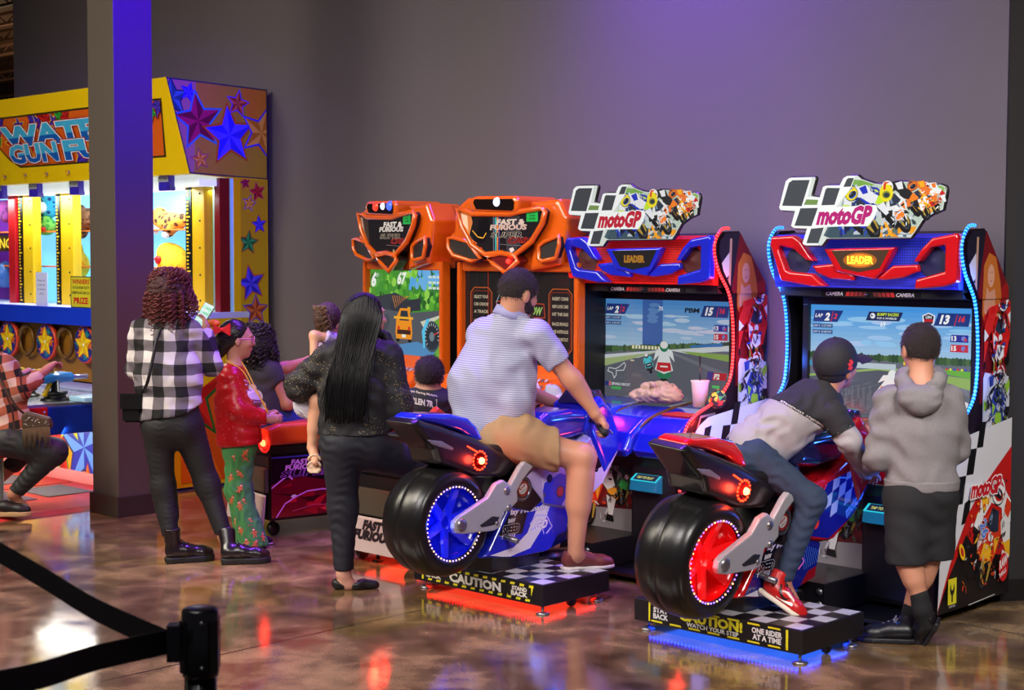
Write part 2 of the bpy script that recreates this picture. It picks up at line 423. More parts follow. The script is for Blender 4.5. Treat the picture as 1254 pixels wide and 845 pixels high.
# ------------------------------------------------------------------ the room
def floor_mat():
    m = bpy.data.materials.new('polished_concrete'); m.use_nodes = True; nt = m.node_tree; N = nt.nodes; L = nt.links; b = N['Principled BSDF']; I = b.inputs
    tc = N.new('ShaderNodeTexCoord')
    def noise(sc, det, dist=0):
        n = N.new('ShaderNodeTexNoise'); n.inputs['Scale'].default_value = sc; n.inputs['Detail'].default_value = det; n.inputs['Distortion'].default_value = dist; L.new(tc.outputs['Object'], n.inputs['Vector']); return n
    n1 = noise(.9, 8, .6); n2 = noise(5, 8, .3); n3 = noise(150, 2)
    r = N.new('ShaderNodeValToRGB'); e = r.color_ramp.elements
    e[0].position = .37; e[0].color = (*lin((66, 50, 32)), 1); e[1].position = .64; e[1].color = (*lin((172, 140, 92)), 1)
    x = e.new(.5); x.color = (*lin((108, 84, 55)), 1)
    a = N.new('ShaderNodeMix'); a.data_type = 'FLOAT'; a.inputs['Factor'].default_value = .45; L.new(n1.outputs['Fac'], a.inputs['A']); L.new(n2.outputs['Fac'], a.inputs['B'])
    L.new(a.outputs['Result'], r.inputs['Fac'])
    m2 = N.new('ShaderNodeMix'); m2.data_type = 'RGBA'; m2.blend_type = 'OVERLAY'; m2.inputs['Factor'].default_value = .7
    L.new(r.outputs['Color'], m2.inputs['A']); L.new(n3.outputs['Fac'], m2.inputs['B'])
    # control joints between the slabs
    sp = N.new('ShaderNodeSeparateXYZ'); L.new(tc.outputs['Object'], sp.inputs[0])
    js = []
    for ax, per, off in (('X', 4.2, 1.15), ('Y', 3.9, 1.3)):
        ad = N.new('ShaderNodeMath'); ad.operation = 'ADD'; ad.inputs[1].default_value = 100*per+off; L.new(sp.outputs[ax], ad.inputs[0])
        mo = N.new('ShaderNodeMath'); mo.operation = 'MODULO'; mo.inputs[1].default_value = per; L.new(ad.outputs[0], mo.inputs[0])
        lt = N.new('ShaderNodeMath'); lt.operation = 'LESS_THAN'; lt.inputs[1].default_value = .012; L.new(mo.outputs[0], lt.inputs[0]); js.append(lt)
    mx = N.new('ShaderNodeMath'); mx.operation = 'MAXIMUM'; L.new(js[0].outputs[0], mx.inputs[0]); L.new(js[1].outputs[0], mx.inputs[1])
    m3 = N.new('ShaderNodeMix'); m3.data_type = 'RGBA'; m3.inputs['B'].default_value = (*lin((48, 38, 28)), 1)
    L.new(mx.outputs[0], m3.inputs['Factor']); L.new(m2.outputs['Result'], m3.inputs['A'])
    L.new(m3.outputs['Result'], I['Base Color'])
    mr = N.new('ShaderNodeMapRange'); mr.inputs['From Min'].default_value = .35; mr.inputs['From Max'].default_value = .7; mr.inputs['To Min'].default_value = .07; mr.inputs['To Max'].default_value = .17
    L.new(n2.outputs['Fac'], mr.inputs['Value']); L.new(mr.outputs['Result'], I['Roughness'])
    I['Specular IOR Level'].default_value = .8; I['Coat Weight'].default_value = .2; I['Coat Roughness'].default_value = .12
    bu = N.new('ShaderNodeBump'); bu.inputs['Strength'].default_value = .12; bu.inputs['Distance'].default_value = .004; L.new(n2.outputs['Fac'], bu.inputs['Height']); L.new(bu.outputs['Normal'], I['Normal'])
    return m
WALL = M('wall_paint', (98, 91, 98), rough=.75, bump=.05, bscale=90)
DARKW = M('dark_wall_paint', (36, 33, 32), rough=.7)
BLK = M('black_rubber_base', (20, 18, 18), rough=.4)
struct(B().box((-46, -6, -.1), (3.5, 26, 0)).build('floor', floor_mat()))
WY = 7.08
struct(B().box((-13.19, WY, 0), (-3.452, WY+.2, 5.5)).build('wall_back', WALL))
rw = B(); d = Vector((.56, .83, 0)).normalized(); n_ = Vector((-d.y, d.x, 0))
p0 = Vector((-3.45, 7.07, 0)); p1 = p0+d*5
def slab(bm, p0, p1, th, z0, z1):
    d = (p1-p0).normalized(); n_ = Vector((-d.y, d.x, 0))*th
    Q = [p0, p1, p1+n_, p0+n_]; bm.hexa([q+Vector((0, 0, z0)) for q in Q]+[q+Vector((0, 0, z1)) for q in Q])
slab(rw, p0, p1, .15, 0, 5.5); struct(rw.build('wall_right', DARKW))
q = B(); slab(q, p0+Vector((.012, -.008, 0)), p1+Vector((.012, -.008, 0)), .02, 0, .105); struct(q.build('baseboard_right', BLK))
struct(B().box((-13.19, WY-.015, 0), (-3.46, WY+.004, .1)).build('baseboard_back', BLK))
struct(B().box((-46, -6, 5.5), (3.5, 26, 5.6)).build('ceiling', M('ceiling_brown', (70, 44, 26), rough=.8)))
struct(B().box((-46, -6, 0), (-45.8, 26, 5.5)).build('wall_left', M('far_wall', (70, 60, 50), rough=.8)))
# open roof joists and pipes, seen past the end of the wall
JM = M('joist_steel', (150, 112, 92), rough=.5); JD = M('joist_dark', (60, 36, 22), rough=.6)
for k, y in enumerate([9.4, 10.3, 11.1, 12.0, 12.9, 13.8, 14.8, 15.8, 17.0, 18.2]):
    j = B(); j.box((-40, y, 5.30), (-13.5, y+.05, 5.34)); j.box((-40, y, 5.46), (-13.5, y+.05, 5.5))
    for i in range(44): x = -40+i*.6; j.tube([(x, y+.025, 5.32), (x+.3, y+.025, 5.48), (x+.6, y+.025, 5.32)], .012, n=4)
    struct(j.build('ceiling_joist', JM if k % 2 else JD))
lamp('far_ceiling_fill', 'POINT', (-24, 12, 2.5), (-24, 12, 3), 260, (1, .75, .45), .5)  # unseen fill lamp, added to warm and brighten the far ceiling
# square steel-clad column
cx0, cx1, cy0, cy1 = -8.945, -8.635, 5.32, 5.605
struct(B().box((cx0, cy0, 0), (cx1, cy1, 5.5), .004).build('column', M('column_paint', (78, 68, 62), rough=.6, bump=.03, bscale=120)))
struct(B().box((cx0-.018, cy0-.018, 0), (cx1+.018, cy1+.018, .135), .004).build('baseboard_column', M('column_base', (50, 42, 36), rough=.45)))
# ------------------------------------------------------------------ water gun game
YEL = M('yellow_laminate', (255, 214, 0), rough=.35); YEL2 = M('yellow_post', (240, 190, 10), rough=.4)
RED = M('red_laminate', (205, 20, 14), rough=.35); BLU = M('blue_laminate', (14, 60, 190), rough=.35)
SX = -9.3
def wf(u, v, h): return (u, 6.0-h, v)
wg = thing('water_gun_game', 'long yellow water gun fair game with starry side panel behind the square column', 'arcade game', (-10.8, 6.3, 0))
# shell
b = B(); b.prism([(6.15, 2.95), (7.03, 2.93), (7.03, .02), (5.92, .02), (5.92, .45), (6.25, .62), (6.25, 1.24), (6.72, 1.26), (6.72, 2.26), (6.34, 2.28)], lambda u, v, d: (d, u, v), SX-.03, SX)
b.build('side_panel', YEL, wg)
# printed side panel, two sheets
def sidef(u, v, h): return (SX+h, u, v)
cv = Cv(); up_ = [(6.15, 2.95), (7.03, 2.93), (7.03, 2.262), (6.34, 2.28)]
cv.poly(up_, '2b3b3b'); cv.poly([(6.162, 2.94), (7.022, 2.92), (7.022, 2.272), (6.348, 2.29)], (196, 170, 36))
cv.poly([(6.162, 2.94), (6.40, 2.935), (6.38, 2.29), (6.348, 2.29)], (186, 150, 96))
cv.poly([(6.80, 2.925), (7.022, 2.92), (7.022, 2.45), (6.9, 2.5)], (226, 150, 30))
cv.clip = [(6.348, 2.272), (7.022, 2.272), (7.022, 2.92), (6.162, 2.94)]
def pp(px, py): q = onX(px, py, SX); return q.y, q.z
GRN = ((70, 160, 130), (28, 100, 84)); MAG = ((190, 24, 70), (120, 10, 40)); BLS = ((90, 80, 255), (44, 34, 190)); ORS = ((226, 120, 60), (160, 60, 30)); YES = ((255, 200, 60), (214, 140, 20)); RDS = ((220, 40, 50), (140, 12, 24)); GR2 = ((60, 190, 90), (20, 120, 50))
for px, py, r, c, o, ro in [(211, 120, .135, GRN, (20, 60, 60), .1), (231, 113, .07, BLS, (30, 30, 120), -.3), (243, 148, .20, MAG, (60, 160, 150), .15), (281, 166, .215, BLS, (200, 110, 20), .1), (291, 127, .095, ORS, (70, 60, 190), -.15), (320, 163, .18, YES, (50, 50, 200), -.3), (245, 195, .075, YES, (150, 50, 90), .2)]:
    y, z = pp(px, py); cv.star(y, z, r, c, rot=ro, out=o, ri=.45)
cv.clip = None
lo_ = [(6.78, 2.258), (7.022, 2.255), (7.022, .06), (6.78, .06)]
cv.poly(lo_, (214, 180, 20)); cv.clip = [(6.78, .06), (7.022, .06), (7.022, 2.255), (6.78, 2.258)]
for px, py, r, c, o, ro in [(300, 224, .05, MAG, (230, 120, 60), .2), (315, 235, .07, RDS, (200, 60, 90), .2), (305, 249, .06, YES, (60, 60, 180), -.2), (317, 275, .07, BLS, (200, 100, 30), .1), (304, 297, .085, GR2, (150, 40, 40), -.1), (307, 347, .13, BLS, (200, 100, 30), .2), (313, 380, .11, ORS, (70, 70, 200), 0), (303, 440, .13, GR2, (90, 30, 120), .2), (305, 520, .14, BLS, (200, 100, 30), .2), (310, 580, .12, RDS, (240, 160, 30), .2)]:
    y, z = pp(px, py); cv.star(y, z, r, c, rot=ro, out=o, ri=.45)
cv.clip = [(5.94, .05), (6.77, .05), (6.77, 1.2), (6.24, 1.2), (6.24, .63), (5.94, .46)]
cv.rect(5.94, .05, 6.77, 1.2, (228, 96, 20)); cv.poly([(6.0, .05), (6.3, .7), (6.6, .05)], (250, 130, 20)); cv.star(6.32, .70, .34, ((225, 40, 30), (190, 20, 16)), out=(40, 110, 40), ri=.4)
cv.star(6.05, .2, .2, YES, out=(200, 60, 20)); cv.star(6.62, .95, .14, BLS, out=(250, 200, 40))
cv.clip = None
cv.build('side_artwork', sidef, PRINT(), wg)
# header, leaning front
XL = -13.6
b = B(); b.hexa([(XL, 6.34, 2.28), (SX-.03, 6.34, 2.28), (SX-.03, 7.0, 2.28), (XL, 7.0, 2.28), (XL, 6.15, 2.95), (SX-.03, 6.15, 2.95), (SX-.03, 7.0, 2.93), (XL, 7.0, 2.93)])
b.build('header', YEL, wg)
hd = Vector((0, 6.15-6.34, 2.95-2.28)); hl = hd.length; hd /= hl; hn = Vector((0, -hd.z, hd.y))
def headf(u, v, h): q = Vector((u, 6.34, 2.28))+hd*v+hn*h; return tuple(q)
cv = Cv(); 
def hu(px, py):
    r = ray(px, py); p0 = Vector((0, 6.34, 2.28)); t = (p0-CP).dot(hn)/r.dot(hn); q = CP+r*t; return q.x, (q-p0).dot(hd)
SW = [(-12.05, .60), (-9.62, .60), (-9.72, .15), (-11.62, .15)]
x_l, v_t = hu(2, 134); x_r = -9.42
cv.poly([(x_l-.5, .555), (x_r, .555), (x_r-.12, .13), (x_l+.05, .13), (x_l-.1, .2)], (60, 50, 20))
cv.poly([(x_l-.48, .54), (x_r-.02, .54), (x_r-.14, .145), (x_l+.065, .145), (x_l-.08, .21)], (235, 105, 20))
cl = [(x_l+.065, .145), (x_r-.14, .145), (x_r-.02, .54), (x_l-.48, .54)]
cv.clip = cl
rg = random.Random(4)
for k in range(26):
    cv.star(x_l-.3+k*.105+rg.uniform(-.03, .03), rg.choice([.18, .5, .33, .47]), rg.uniform(.07, .13), rg.choice([((60, 190, 60), (20, 130, 40)), ((220, 40, 30), (160, 20, 16)), ((90, 60, 200), (50, 30, 150)), ((255, 220, 40), (240, 170, 20))]), rot=rg.uniform(0, 1), out=rg.choice([(160, 30, 20), (250, 220, 60)]))
cv.clip = None
for (t, px, py, wpx, hh) in (('WATER', 3, 165, 150, .15), ('GUN', 12, 188, 60, .14), ('FUN!', 80, 188, 96, .14)):
    X0, v = hu(px, py); X1, _ = hu(px+wpx, py); v = {165: .315, 188: .175}[py]
    cv.text(t, X0, v, hh, (70, 190, 230), w=X1-X0, bold=.045, out=(250, 250, 250), out2=(170, 20, 20), ow=.03, shear=-.05 if t == 'WATER' else .05)
    cv.clip = [(X0-.1, v-.05), (X1+.3, v-.05), (X1+.3, v+hh*.42), (X0-.1, v+hh*.42)]
    cv.text(t, X0, v, hh, (20, 100, 190), w=X1-X0, bold=.045, shear=-.05 if t == 'WATER' else .05); cv.clip = None
for k in range(9):
    x, v = hu(32+k*50, 212); x = hu(30, 212)[0]+k*.34-1.02
    cv.star(x, .065, .028, ((255, 230, 60), (240, 150, 20)), out=(200, 60, 30)); cv.star(x+.03, .07, .016, ((80, 90, 220), (30, 40, 160)))
cv.build('header_sign', headf, PRINT(), wg)
# body: back box, floor of the window, window posts
WB = M('window_light', (120, 205, 250), rough=.5, es=1.25, ecol=(110, 195, 250))
b = B(); b.box((XL, 6.98, .02), (SX-.03, 7.03, 2.28)); b.build('back_panel', BLU, wg)
b = B(); b.box((XL, 6.93, 1.28), (SX-.34, 6.975, 2.26)); b.build('light_box', WB, wg)
b = B(); b.box((SX-.32, 6.70, 1.28), (SX-.012, 6.74, 2.26)); b.box((SX-.014, 6.70, .9), (SX-.004, 6.78, 2.26)); b.build('side_glass', M('pale_acrylic', (150, 195, 225), rough=.2, es=.25), wg)
b = B(); b.box((XL, 6.2, 1.235), (SX+.004, 6.95, 1.28)); b.build('window_sill', M('white_sill', (215, 225, 235), rough=.4), wg)
b = B(); b.box((XL, 6.195, 1.15), (SX+.002, 6.25, 1.285)); b.build('blue_rail', BLU, wg)
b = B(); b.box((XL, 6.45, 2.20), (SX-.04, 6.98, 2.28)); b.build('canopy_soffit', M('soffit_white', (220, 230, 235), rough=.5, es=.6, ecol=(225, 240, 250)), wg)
lamp('window_tube_light', 'AREA', (-11.4, 6.5, 2.15), (-11.4, 6.9, 1.2), 34, (.8, .95, 1), 3.6, .25)
lamp('window_tube_light', 'AREA', (-9.9, 6.72, 2.18), (-9.9, 6.8, 1.2), 9, (.85, .95, 1), .9, .2)
for zz in (1.60, 1.90):
    s_ = B(); s_.box((XL, 6.72, zz-.012), (SX-.04, 6.95, zz)); s_.build('prize_shelf', M('shelf_orange', (235, 120, 40), rough=.4), wg)
PY = 6.60
def colx(px): return onY(px, 300, PY).x
BKT = M('tick_strip', attr=True, rough=.3)
def post(x0, x1, m, y0=6.58, y1=6.66, z0=1.28, z1=2.26):
    return B().box((x0, y0, z0), (x1, y1, z1), .006).build('post', m, wg)
def ticks(x0, x1, mat_c=(255, 210, 40)):
    c = Cv(); c.rect(x0, 1.28, x1, 2.22, (18, 16, 14))
    for k in range(34):
        z = 1.30+k*.027; c.rect(x0+(x1-x0)*.2, z, x0+(x1-x0)*(.85 if k % 5 == 0 else .55), z+.012, mat_c if k != 30 else (30, 220, 60))
    c.build('score_strip', lambda u, v, h: (u, 6.575-h, v), BKT, wg)
    B().box((x0, 6.577, 1.28), (x1, 6.60, 2.24)).build('strip_back', M('strip_black', (12, 12, 12), rough=.3), wg)
for (a, b_, c_) in ((26, 31, 43), (72, 77, 92), (118, 124, 138), (231, 238, 253)):
    ticks(colx(a), colx(b_)); post(colx(b_), colx(c_), YEL2)
post(colx(17), colx(25), M('red_post', (190, 16, 20), rough=.35), y0=6.55)
post(-9.375, -9.305, M('dark_red_post', (130, 10, 14), rough=.3), y0=6.60, y1=6.69, z0=.9)
post(colx(-20), colx(-16), YEL2)
# bolts on the yellow posts
for px in (40, 88, 248):
    for z in (1.36, 1.55, 1.75, 1.95, 2.15): B().ball((colx(px), 6.577, z), .008, n=6).build('bolt', BLK, wg)
# score boxes hanging below the header
for px, py in ((0, 232), (43, 230), (93, 229), (203, 224)):
    q = onY(px, py, 6.42); bx = B(); bx.box((q.x-.07, 6.40, 2.17), (q.x+.07, 6.46, 2.28), .008)
    bb = bx.build('score_box', M('score_purple', (50, 30, 160), rough=.3, es=.25), wg)
    c = Cv(); c.rect(q.x-.068, 2.235, q.x+.068, 2.275, (170, 180, 200)); c.text('PLAYER', q.x, 2.247, .016, (40, 40, 60), align='C', w=.1)
    for k in range(3): c.rect(q.x-.05+k*.035, 2.185, q.x-.025+k*.035, 2.225, (60, 50, 220))
    c.build('score_display', lambda u, v, h: (u, 6.398-h, v), PRINT(), bb)
# target wheels in their bays
for px in (-8, 14, 60, 107, 150, 172):
    q = onY(px, 432, 6.27); zc = 1.0; x = q.x; k_ = B()
    if x > SX-.2: continue
    k_.mi = 0; k_.lathe([(0, 0), (.14, 0), (.15, -.01), (.15, -.03), (.14, -.04), (0, -.04)], (x, 6.28, zc), (0, 1, 0), n=32)
    w_ = k_.build('target_wheel', M('wheel_red', (235, 70, 30), rough=.35), wg)
    c = Cv(); c.circ(x, zc, .136, (26, 40, 120), n=32); c.clip = [(x+.13*math.cos(a*math.pi/8), zc+.13*math.sin(a*math.pi/8)) for a in range(16)]
    for a in range(6): c.star(x+.09*math.cos(a), zc+.09*math.sin(a), .05, ((40, 160, 90), (20, 90, 160)) if a % 2 else ((230, 60, 40), (240, 140, 40)), rot=a)
    c.star(x, zc, .125, ((255, 220, 20), (240, 180, 10)), out=(180, 50, 20), ow=.06, ri=.5); c.circ(x, zc, .012, (250, 250, 240)); c.clip = None
    c.build('wheel_artwork', lambda u, v, h: (u, 6.2375-h, v), PRINT(), w_)
b = B(); b.box((XL, 6.32, .70), (SX-.04, 6.36, 1.16)); b.build('bay_back', M('bay_brown', (150, 100, 20), rough=.5), wg)
for px in (37, 84, 130): x = onY(px, 432, 6.3).x; B().lathe([(.12, 0), (.135, -.02), (.12, -.04), (.10, -.02)], (x, 6.29, 1.0), (0, 1, 0), n=24).build('bay_ring', M('bay_bronze', (120, 80, 20), rough=.4, metal=.3), wg)
# counter and console
b = B(); b.box((XL, 5.92, .62), (SX-.03, 6.25, .70)); b.build('back_counter', M('counter_grey', (130, 140, 150), rough=.3), wg)
CXR = -9.42
def cons(y0, y1, m, nm): return B().box((XL, y0, .47), (CXR, y1, .665), .01).build(nm, m, wg)
cons(5.27, 6.0, BLU, 'console'); cons(4.95, 5.268, RED, 'console_front')
B().box((XL, 4.97, .665), (CXR-.01, 5.95, .685)).build('counter_top', M('counter_steel', (150, 158, 165), rough=.25, metal=.4), wg)
for q in ((CXR, 5.1, .62), (CXR, 5.24, .52), (CXR, 5.24, .63)): B().ball(q, .012, n=6).build('console_bolt', M('bolt_steel', (190, 190, 190), metal=.8, rough=.3), wg)
lamp('console_tube_light', 'AREA', (-11.0, 5.35, .455), (-11.0, 5.9, .1), 26, (1, .93, .8), 3.2, .15)
lamp('counter_tube_light', 'AREA', (-11.2, 5.9, 1.22), (-11.2, 5.5, .7), 16, (1, .95, .85), 3.2, .12)
# lower front artwork and red kick strip
cv = Cv(); cv.rect(XL, .08, SX-.03, .62, (245, 170, 20)); cv.clip = [(XL, .08), (SX-.03, .08), (SX-.03, .62), (XL, .62)]
def lf(px, py): q = onY(px, py, 5.9); return q.x, q.z
for px, py, r, c, o in [(10, 560, .3, YES, (240, 90, 20)), (40, 590, .25, YES, (250, 220, 40)), (68, 540, .34, ((230, 50, 30), (190, 20, 20)), (60, 170, 60)), (103, 548, .36, ((110, 170, 255), (44, 60, 190)), (30, 30, 110)), (85, 510, .2, ((255, 235, 60), (240, 200, 30)), (120, 180, 60)), (108, 602, .2, ((255, 140, 30), (230, 100, 10)), (200, 60, 10)), (0, 500, .2, GR2, (240, 220, 60)), (150, 560, .3, GR2, (240, 220, 60)), (190, 560, .28, MAG, (240, 220, 60))]:
    x, z = lf(px, py); cv.star(x, z, r, c, out=o, ow=.07, ri=.42)
cv.clip = None; cv.build('front_artwork', lambda u, v, h: (u, 5.9-h, v), PRINT(), wg)
b = B(); b.box((XL, 5.9, .02), (SX-.03, 5.94, .62)); b.build('front_board', YEL, wg)
b = B(); b.prism([(5.86, 0), (5.9, .10), (5.9, 0)], lambda u, v, d: (d, u, v), XL, SX-.03)
b.build('kick_strip', RED, wg)
# red standing platform with grey tread mats
pf = thing('game_platform', 'low red ramped floor platform in front of the water gun game', 'platform', (-11, 5.2, 0))
b = B(); b.hexa([(XL, 4.3, 0), (-9.02, 4.3, 0), (-9.02, 5.86, 0), (XL, 5.86, 0), (XL, 4.36, .022), (-9.08, 4.36, .022), (-9.08, 5.855, .022), (XL, 5.855, .022)]); b.build('ramp', M('red_mat', (205, 60, 56), rough=.4, mott=.2, mscale=8), pf)
for x0 in (-10.0, -10.75, -11.5, -12.25):
    t = B(); t.box((x0, 4.9, .022), (x0+.45, 5.25, .028)); t.box((x0-.03, 5.35, .022), (x0+.42, 5.7, .028)); t.build('tread_mat', M('grey_tread', (112, 106, 108), rough=.7, bump=.4, bscale=200), pf)
for x0 in (-10.12, -10.9): B().box((x0, 4.4, .0222), (x0+.012, 5.84, .0245)).build('seam', M('seam_dark', (120, 20, 20), rough=.6), pf)
# water guns on the counter
def water_gun(px, py, lab, yaw):
    q = onY(px, py, 5.45); g = thing('water_gun', lab, 'toy gun', (q.x, 5.45, .685), 'water guns on the counter')
    R = Matrix.Translation((q.x, 5.45, 0)) @ Matrix.Rotation(yaw, 4, 'Z')
    f = lambda x, y, z: tuple(R @ Vector((x, y, z)))
    s_ = B(); s_.lathe([(.10, 0), (.10, .012), (.075, .02), (.07, .04), (.085, .045), (.085, .06), (.03, .065), (.025, .14), (0, .14)], f(0, 0, .685), (0, 0, 1), n=24); s_.build('swivel_base', M('gun_black', (24, 24, 28), rough=.3), g)
    s_ = B(); s_.tube([f(-.02, -.17, .845), f(0, .16, .835)], .036, n=14); s_.build('barrel', M('gun_blue', (40, 130, 220), rough=.25), g)
    c_ = B()
    for k in range(7): t = -.15+k*.045; c_.tube([f(-.019+.0006*k, t, .845-.0013*k), f(-.018+.0006*k, t+.016, .844-.0013*k)], .0375, n=14)
    c_.build('stripe', M('gun_lightblue', (120, 200, 240), rough=.25), g)
    s_ = B(); s_.tube([f(0, .16, .835), f(.004, .33, .83)], .017, n=12); s_.tube([f(-.02, -.24, .85), f(-.02, -.16, .845)], .028, n=12); s_.build('nozzle', M('gun_steel', (170, 175, 185), metal=.7, rough=.3), g)
    s_ = B(); s_.tube([f(-.01, -.04, .81), f(-.01, -.10, .72)], .018, n=8); s_.tube([f(-.015, -.24, .90), f(-.015, -.10, .905), f(-.01, .0, .88)], .01, n=8); s_.build('handle', M('gun_yellow', (230, 190, 30), rough=.3), g)
water_gun(67, 435, 'blue striped water gun in the grip of the seated woman', .35)
water_gun(30, 430, 'blue striped water gun further along, partly behind the seated woman', .1)
q = onY(108, 468, 5.6)
s_ = B(); s_.box((q.x-.09, 5.5, .685), (q.x+.12, 5.7, .72), .012); o = s_.build('card_reader', M('reader_pale', (150, 190, 215), rough=.3, es=.3), None)
tag(o, 'pale blue card reader on the game counter beside the column', 'card reader')
# signs standing on the sill
def sign_card(px, py, w_, h_, name, lab, paint):
    q = onY(px, py, 6.23); t_ = thing(name, lab, 'sign', (q.x, 6.23, 1.285)); bb = B(); bb.box((q.x-w_/2, 6.22, 1.285), (q.x+w_/2, 6.224, 1.285+h_)); bb.box((q.x-w_/2, 6.22, 1.285), (q.x+w_/2, 6.27, 1.289)); bb.build('holder', M('acrylic_white', (225, 230, 235), rough=.2), t_)
    c = Cv(); c.push(q.x-w_/2, 1.285, w_, h_); paint(c); c.pop(); c.build('sign_face', lambda u, v, h: (u, 6.2195-h, v), PRINT(), t_)
def p1(c):
    c.rect(0, 0, 1, 1, (232, 240, 246))
    for k, t in enumerate(('Please ask', 'an attendant', 'for assistance', 'thank you')): c.text(t, .5, .74-.13*k, .05, (60, 70, 90), w=.7 if k < 3 else .4, align='C')
def p2(c):
    c.rect(0, 0, 1, 1, (30, 60, 20)); c.rect(.03, .03, .97, .97, (232, 224, 40)); c.text('WINNERS', .5, .76, .14, (210, 20, 20), w=.84, align='C', bold=.03)
    c.text('TAKE YOUR WINNING TICKET TO', .5, .60, .08, (30, 30, 30), w=.84, align='C', bold=.02); c.text('REDEMPTION AND CLAIM YOUR', .5, .44, .08, (30, 30, 30), w=.84, align='C', bold=.02)
    c.text('PRIZE', .5, .14, .18, (210, 20, 20), w=.7, align='C', bold=.04)
sign_card(53, 390, .175, .27, 'notice_card', 'white notice card in a clear holder on the game sill', p1)
sign_card(101, 390, .30, .245, 'winners_sign', 'yellow sign with red WINNERS and PRIZE lettering on the sill', p2)
# prizes behind the windows
def soft(name, lab, px, py, Y_, parts, mat_, feats=()):
    """parts: ellipsoids (dx, dz, dy, rx, ry, rz) in metres about the point at px,py on plane Y_"""
    c = onY(px, py, Y_); t_ = thing(name, lab, 'plush toy', (c.x, Y_, c.z-.1), 'plush prizes in the game window'); s_ = Sdf(.03)
    for dx, dz, dy, rx, ry, rz in parts: s_.ell((c.x+dx, Y_+dy, c.z+dz), (rx, ry, rz))
    s_.build('body', mat_, t_, h=.010)
    for (nm, m_, L_) in feats:
        for dx, dz, dy, r in L_: B().ball((c.x+dx, Y_+dy, c.z+dz), r, n=10).build(nm, m_, t_)
def fur(name, a, b_, sc=30):
    if name in MT: return MT[name]
    m = M(name, a, rough=.9, bump=.5, bscale=120); nt = m.node_tree; N = nt.nodes
    n = N.new('ShaderNodeTexVoronoi'); n.inputs['Scale'].default_value = sc; tc = N.new('ShaderNodeTexCoord'); nt.links.new(tc.outputs['Object'], n.inputs['Vector'])
    r = N.new('ShaderNodeValToRGB'); r.color_ramp.interpolation = 'CONSTANT'; r.color_ramp.elements[0].color = (*lin(b_), 1); r.color_ramp.elements[1].color = (*lin(a), 1); r.color_ramp.elements[1].position = .42
    nt.links.new(n.outputs['Distance'], r.inputs['Fac']); nt.links.new(r.outputs['Color'], N['Principled BSDF'].inputs['Base Color']); return m
WHT = M('plush_white', (245, 245, 245), rough=.8); EYE = M('plush_eye', (15, 15, 18), rough=.2)
SPOT = fur('blue_spotted_fur', (60, 180, 215), (20, 70, 130), 26); YF = fur('yellow_fur', (255, 214, 50), (255, 196, 40), 20); TIG = fur('tiger_fur', (225, 140, 50), (60, 34, 14), 22); BRN = fur('brown_spotted_fur', (150, 100, 70), (90, 55, 35), 26); GRF = fur('green_fur', (130, 205, 80), (70, 160, 60), 24)
soft('owl_plush', 'round blue spotted plush with white muzzle on the top shelf', 58, 250, 6.82, [(0, 0, 0, .12, .10, .13), (0, .08, 0, .09, .08, .08), (-.09, .12, 0, .03, .03, .04), (.09, .12, 0, .03, .03, .04)], SPOT, [('muzzle', WHT, [(-.06, -.02, -.09, .055), (.06, -.03, -.09, .05)]), ('eye', WHT, [(0, .08, -.07, .035)]), ('pupil', EYE, [(0, .08, -.105, .018)])])
soft('frog_plush', 'green plush with a red badge below the blue one', 56, 277, 6.80, [(0, 0, 0, .11, .09, .08), (-.07, .05, -.02, .04, .04, .04), (.05, .05, -.02, .04, .04, .04)], GRF, [('badge', RED, [(.08, -.03, -.07, .025)]), ('eye', EYE, [(-.07, .06, -.055, .014), (.05, .06, -.055, .014)])])
soft('horned_plush', 'brown plush animal lying on the top shelf by the column', 107, 272, 6.80, [(0, .03, 0, .13, .1, .09), (-.04, -.05, -.03, .06, .06, .09), (-.1, .1, 0, .05, .04, .05)], BRN, [('horn', WHT, [(-.05, .02, -.09, .03), (-.02, -.03, -.09, .03)])])
soft('pear_plush', 'large plain yellow plush on the middle shelf', 93, 322, 6.82, [(0, -.02, 0, .15, .10, .13), (-.02, .1, 0, .08, .07, .1)], YF, [('foot', M('plush_orange', (250, 150, 30), rough=.8), [(-.02, -.13, -.07, .03)])])
soft('tiger_plush', 'striped orange tiger plush right of the column', 210, 272, 6.84, [(0, 0, 0, .16, .09, .08), (-.13, .04, -.02, .07, .07, .08), (.04, -.07, -.05, .04, .05, .05), (.15, .02, 0, .05, .05, .05)], TIG, [('paw', WHT, [(.05, -.1, -.09, .03), (-.1, -.07, -.08, .025)])])
soft('chick_plush', 'big yellow plush with a red heart right of the column', 212, 322, 6.84, [(0, 0, 0, .17, .10, .15), (-.05, .08, -.02, .09, .08, .08)], YF, [('heart', RED, [(-.07, .03, -.10, .024), (-.035, .03, -.105, .024), (-.052, .01, -.105, .022)])])
soft('lizard_plush', 'blue and white spotted plush at the right end of the top shelf', 259, 262, 6.86, [(0, 0, 0, .07, .07, .12), (0, .11, 0, .06, .06, .06)], SPOT, [('muzzle', WHT, [(0, .06, -.07, .035)]), ('pupil', EYE, [(.0, .12, -.06, .015)])])
soft('fluffy_plush', 'fluffy yellow plush at the right end under the blue spotted one', 260, 320, 6.86, [(0, 0, 0, .08, .08, .15)], YF)
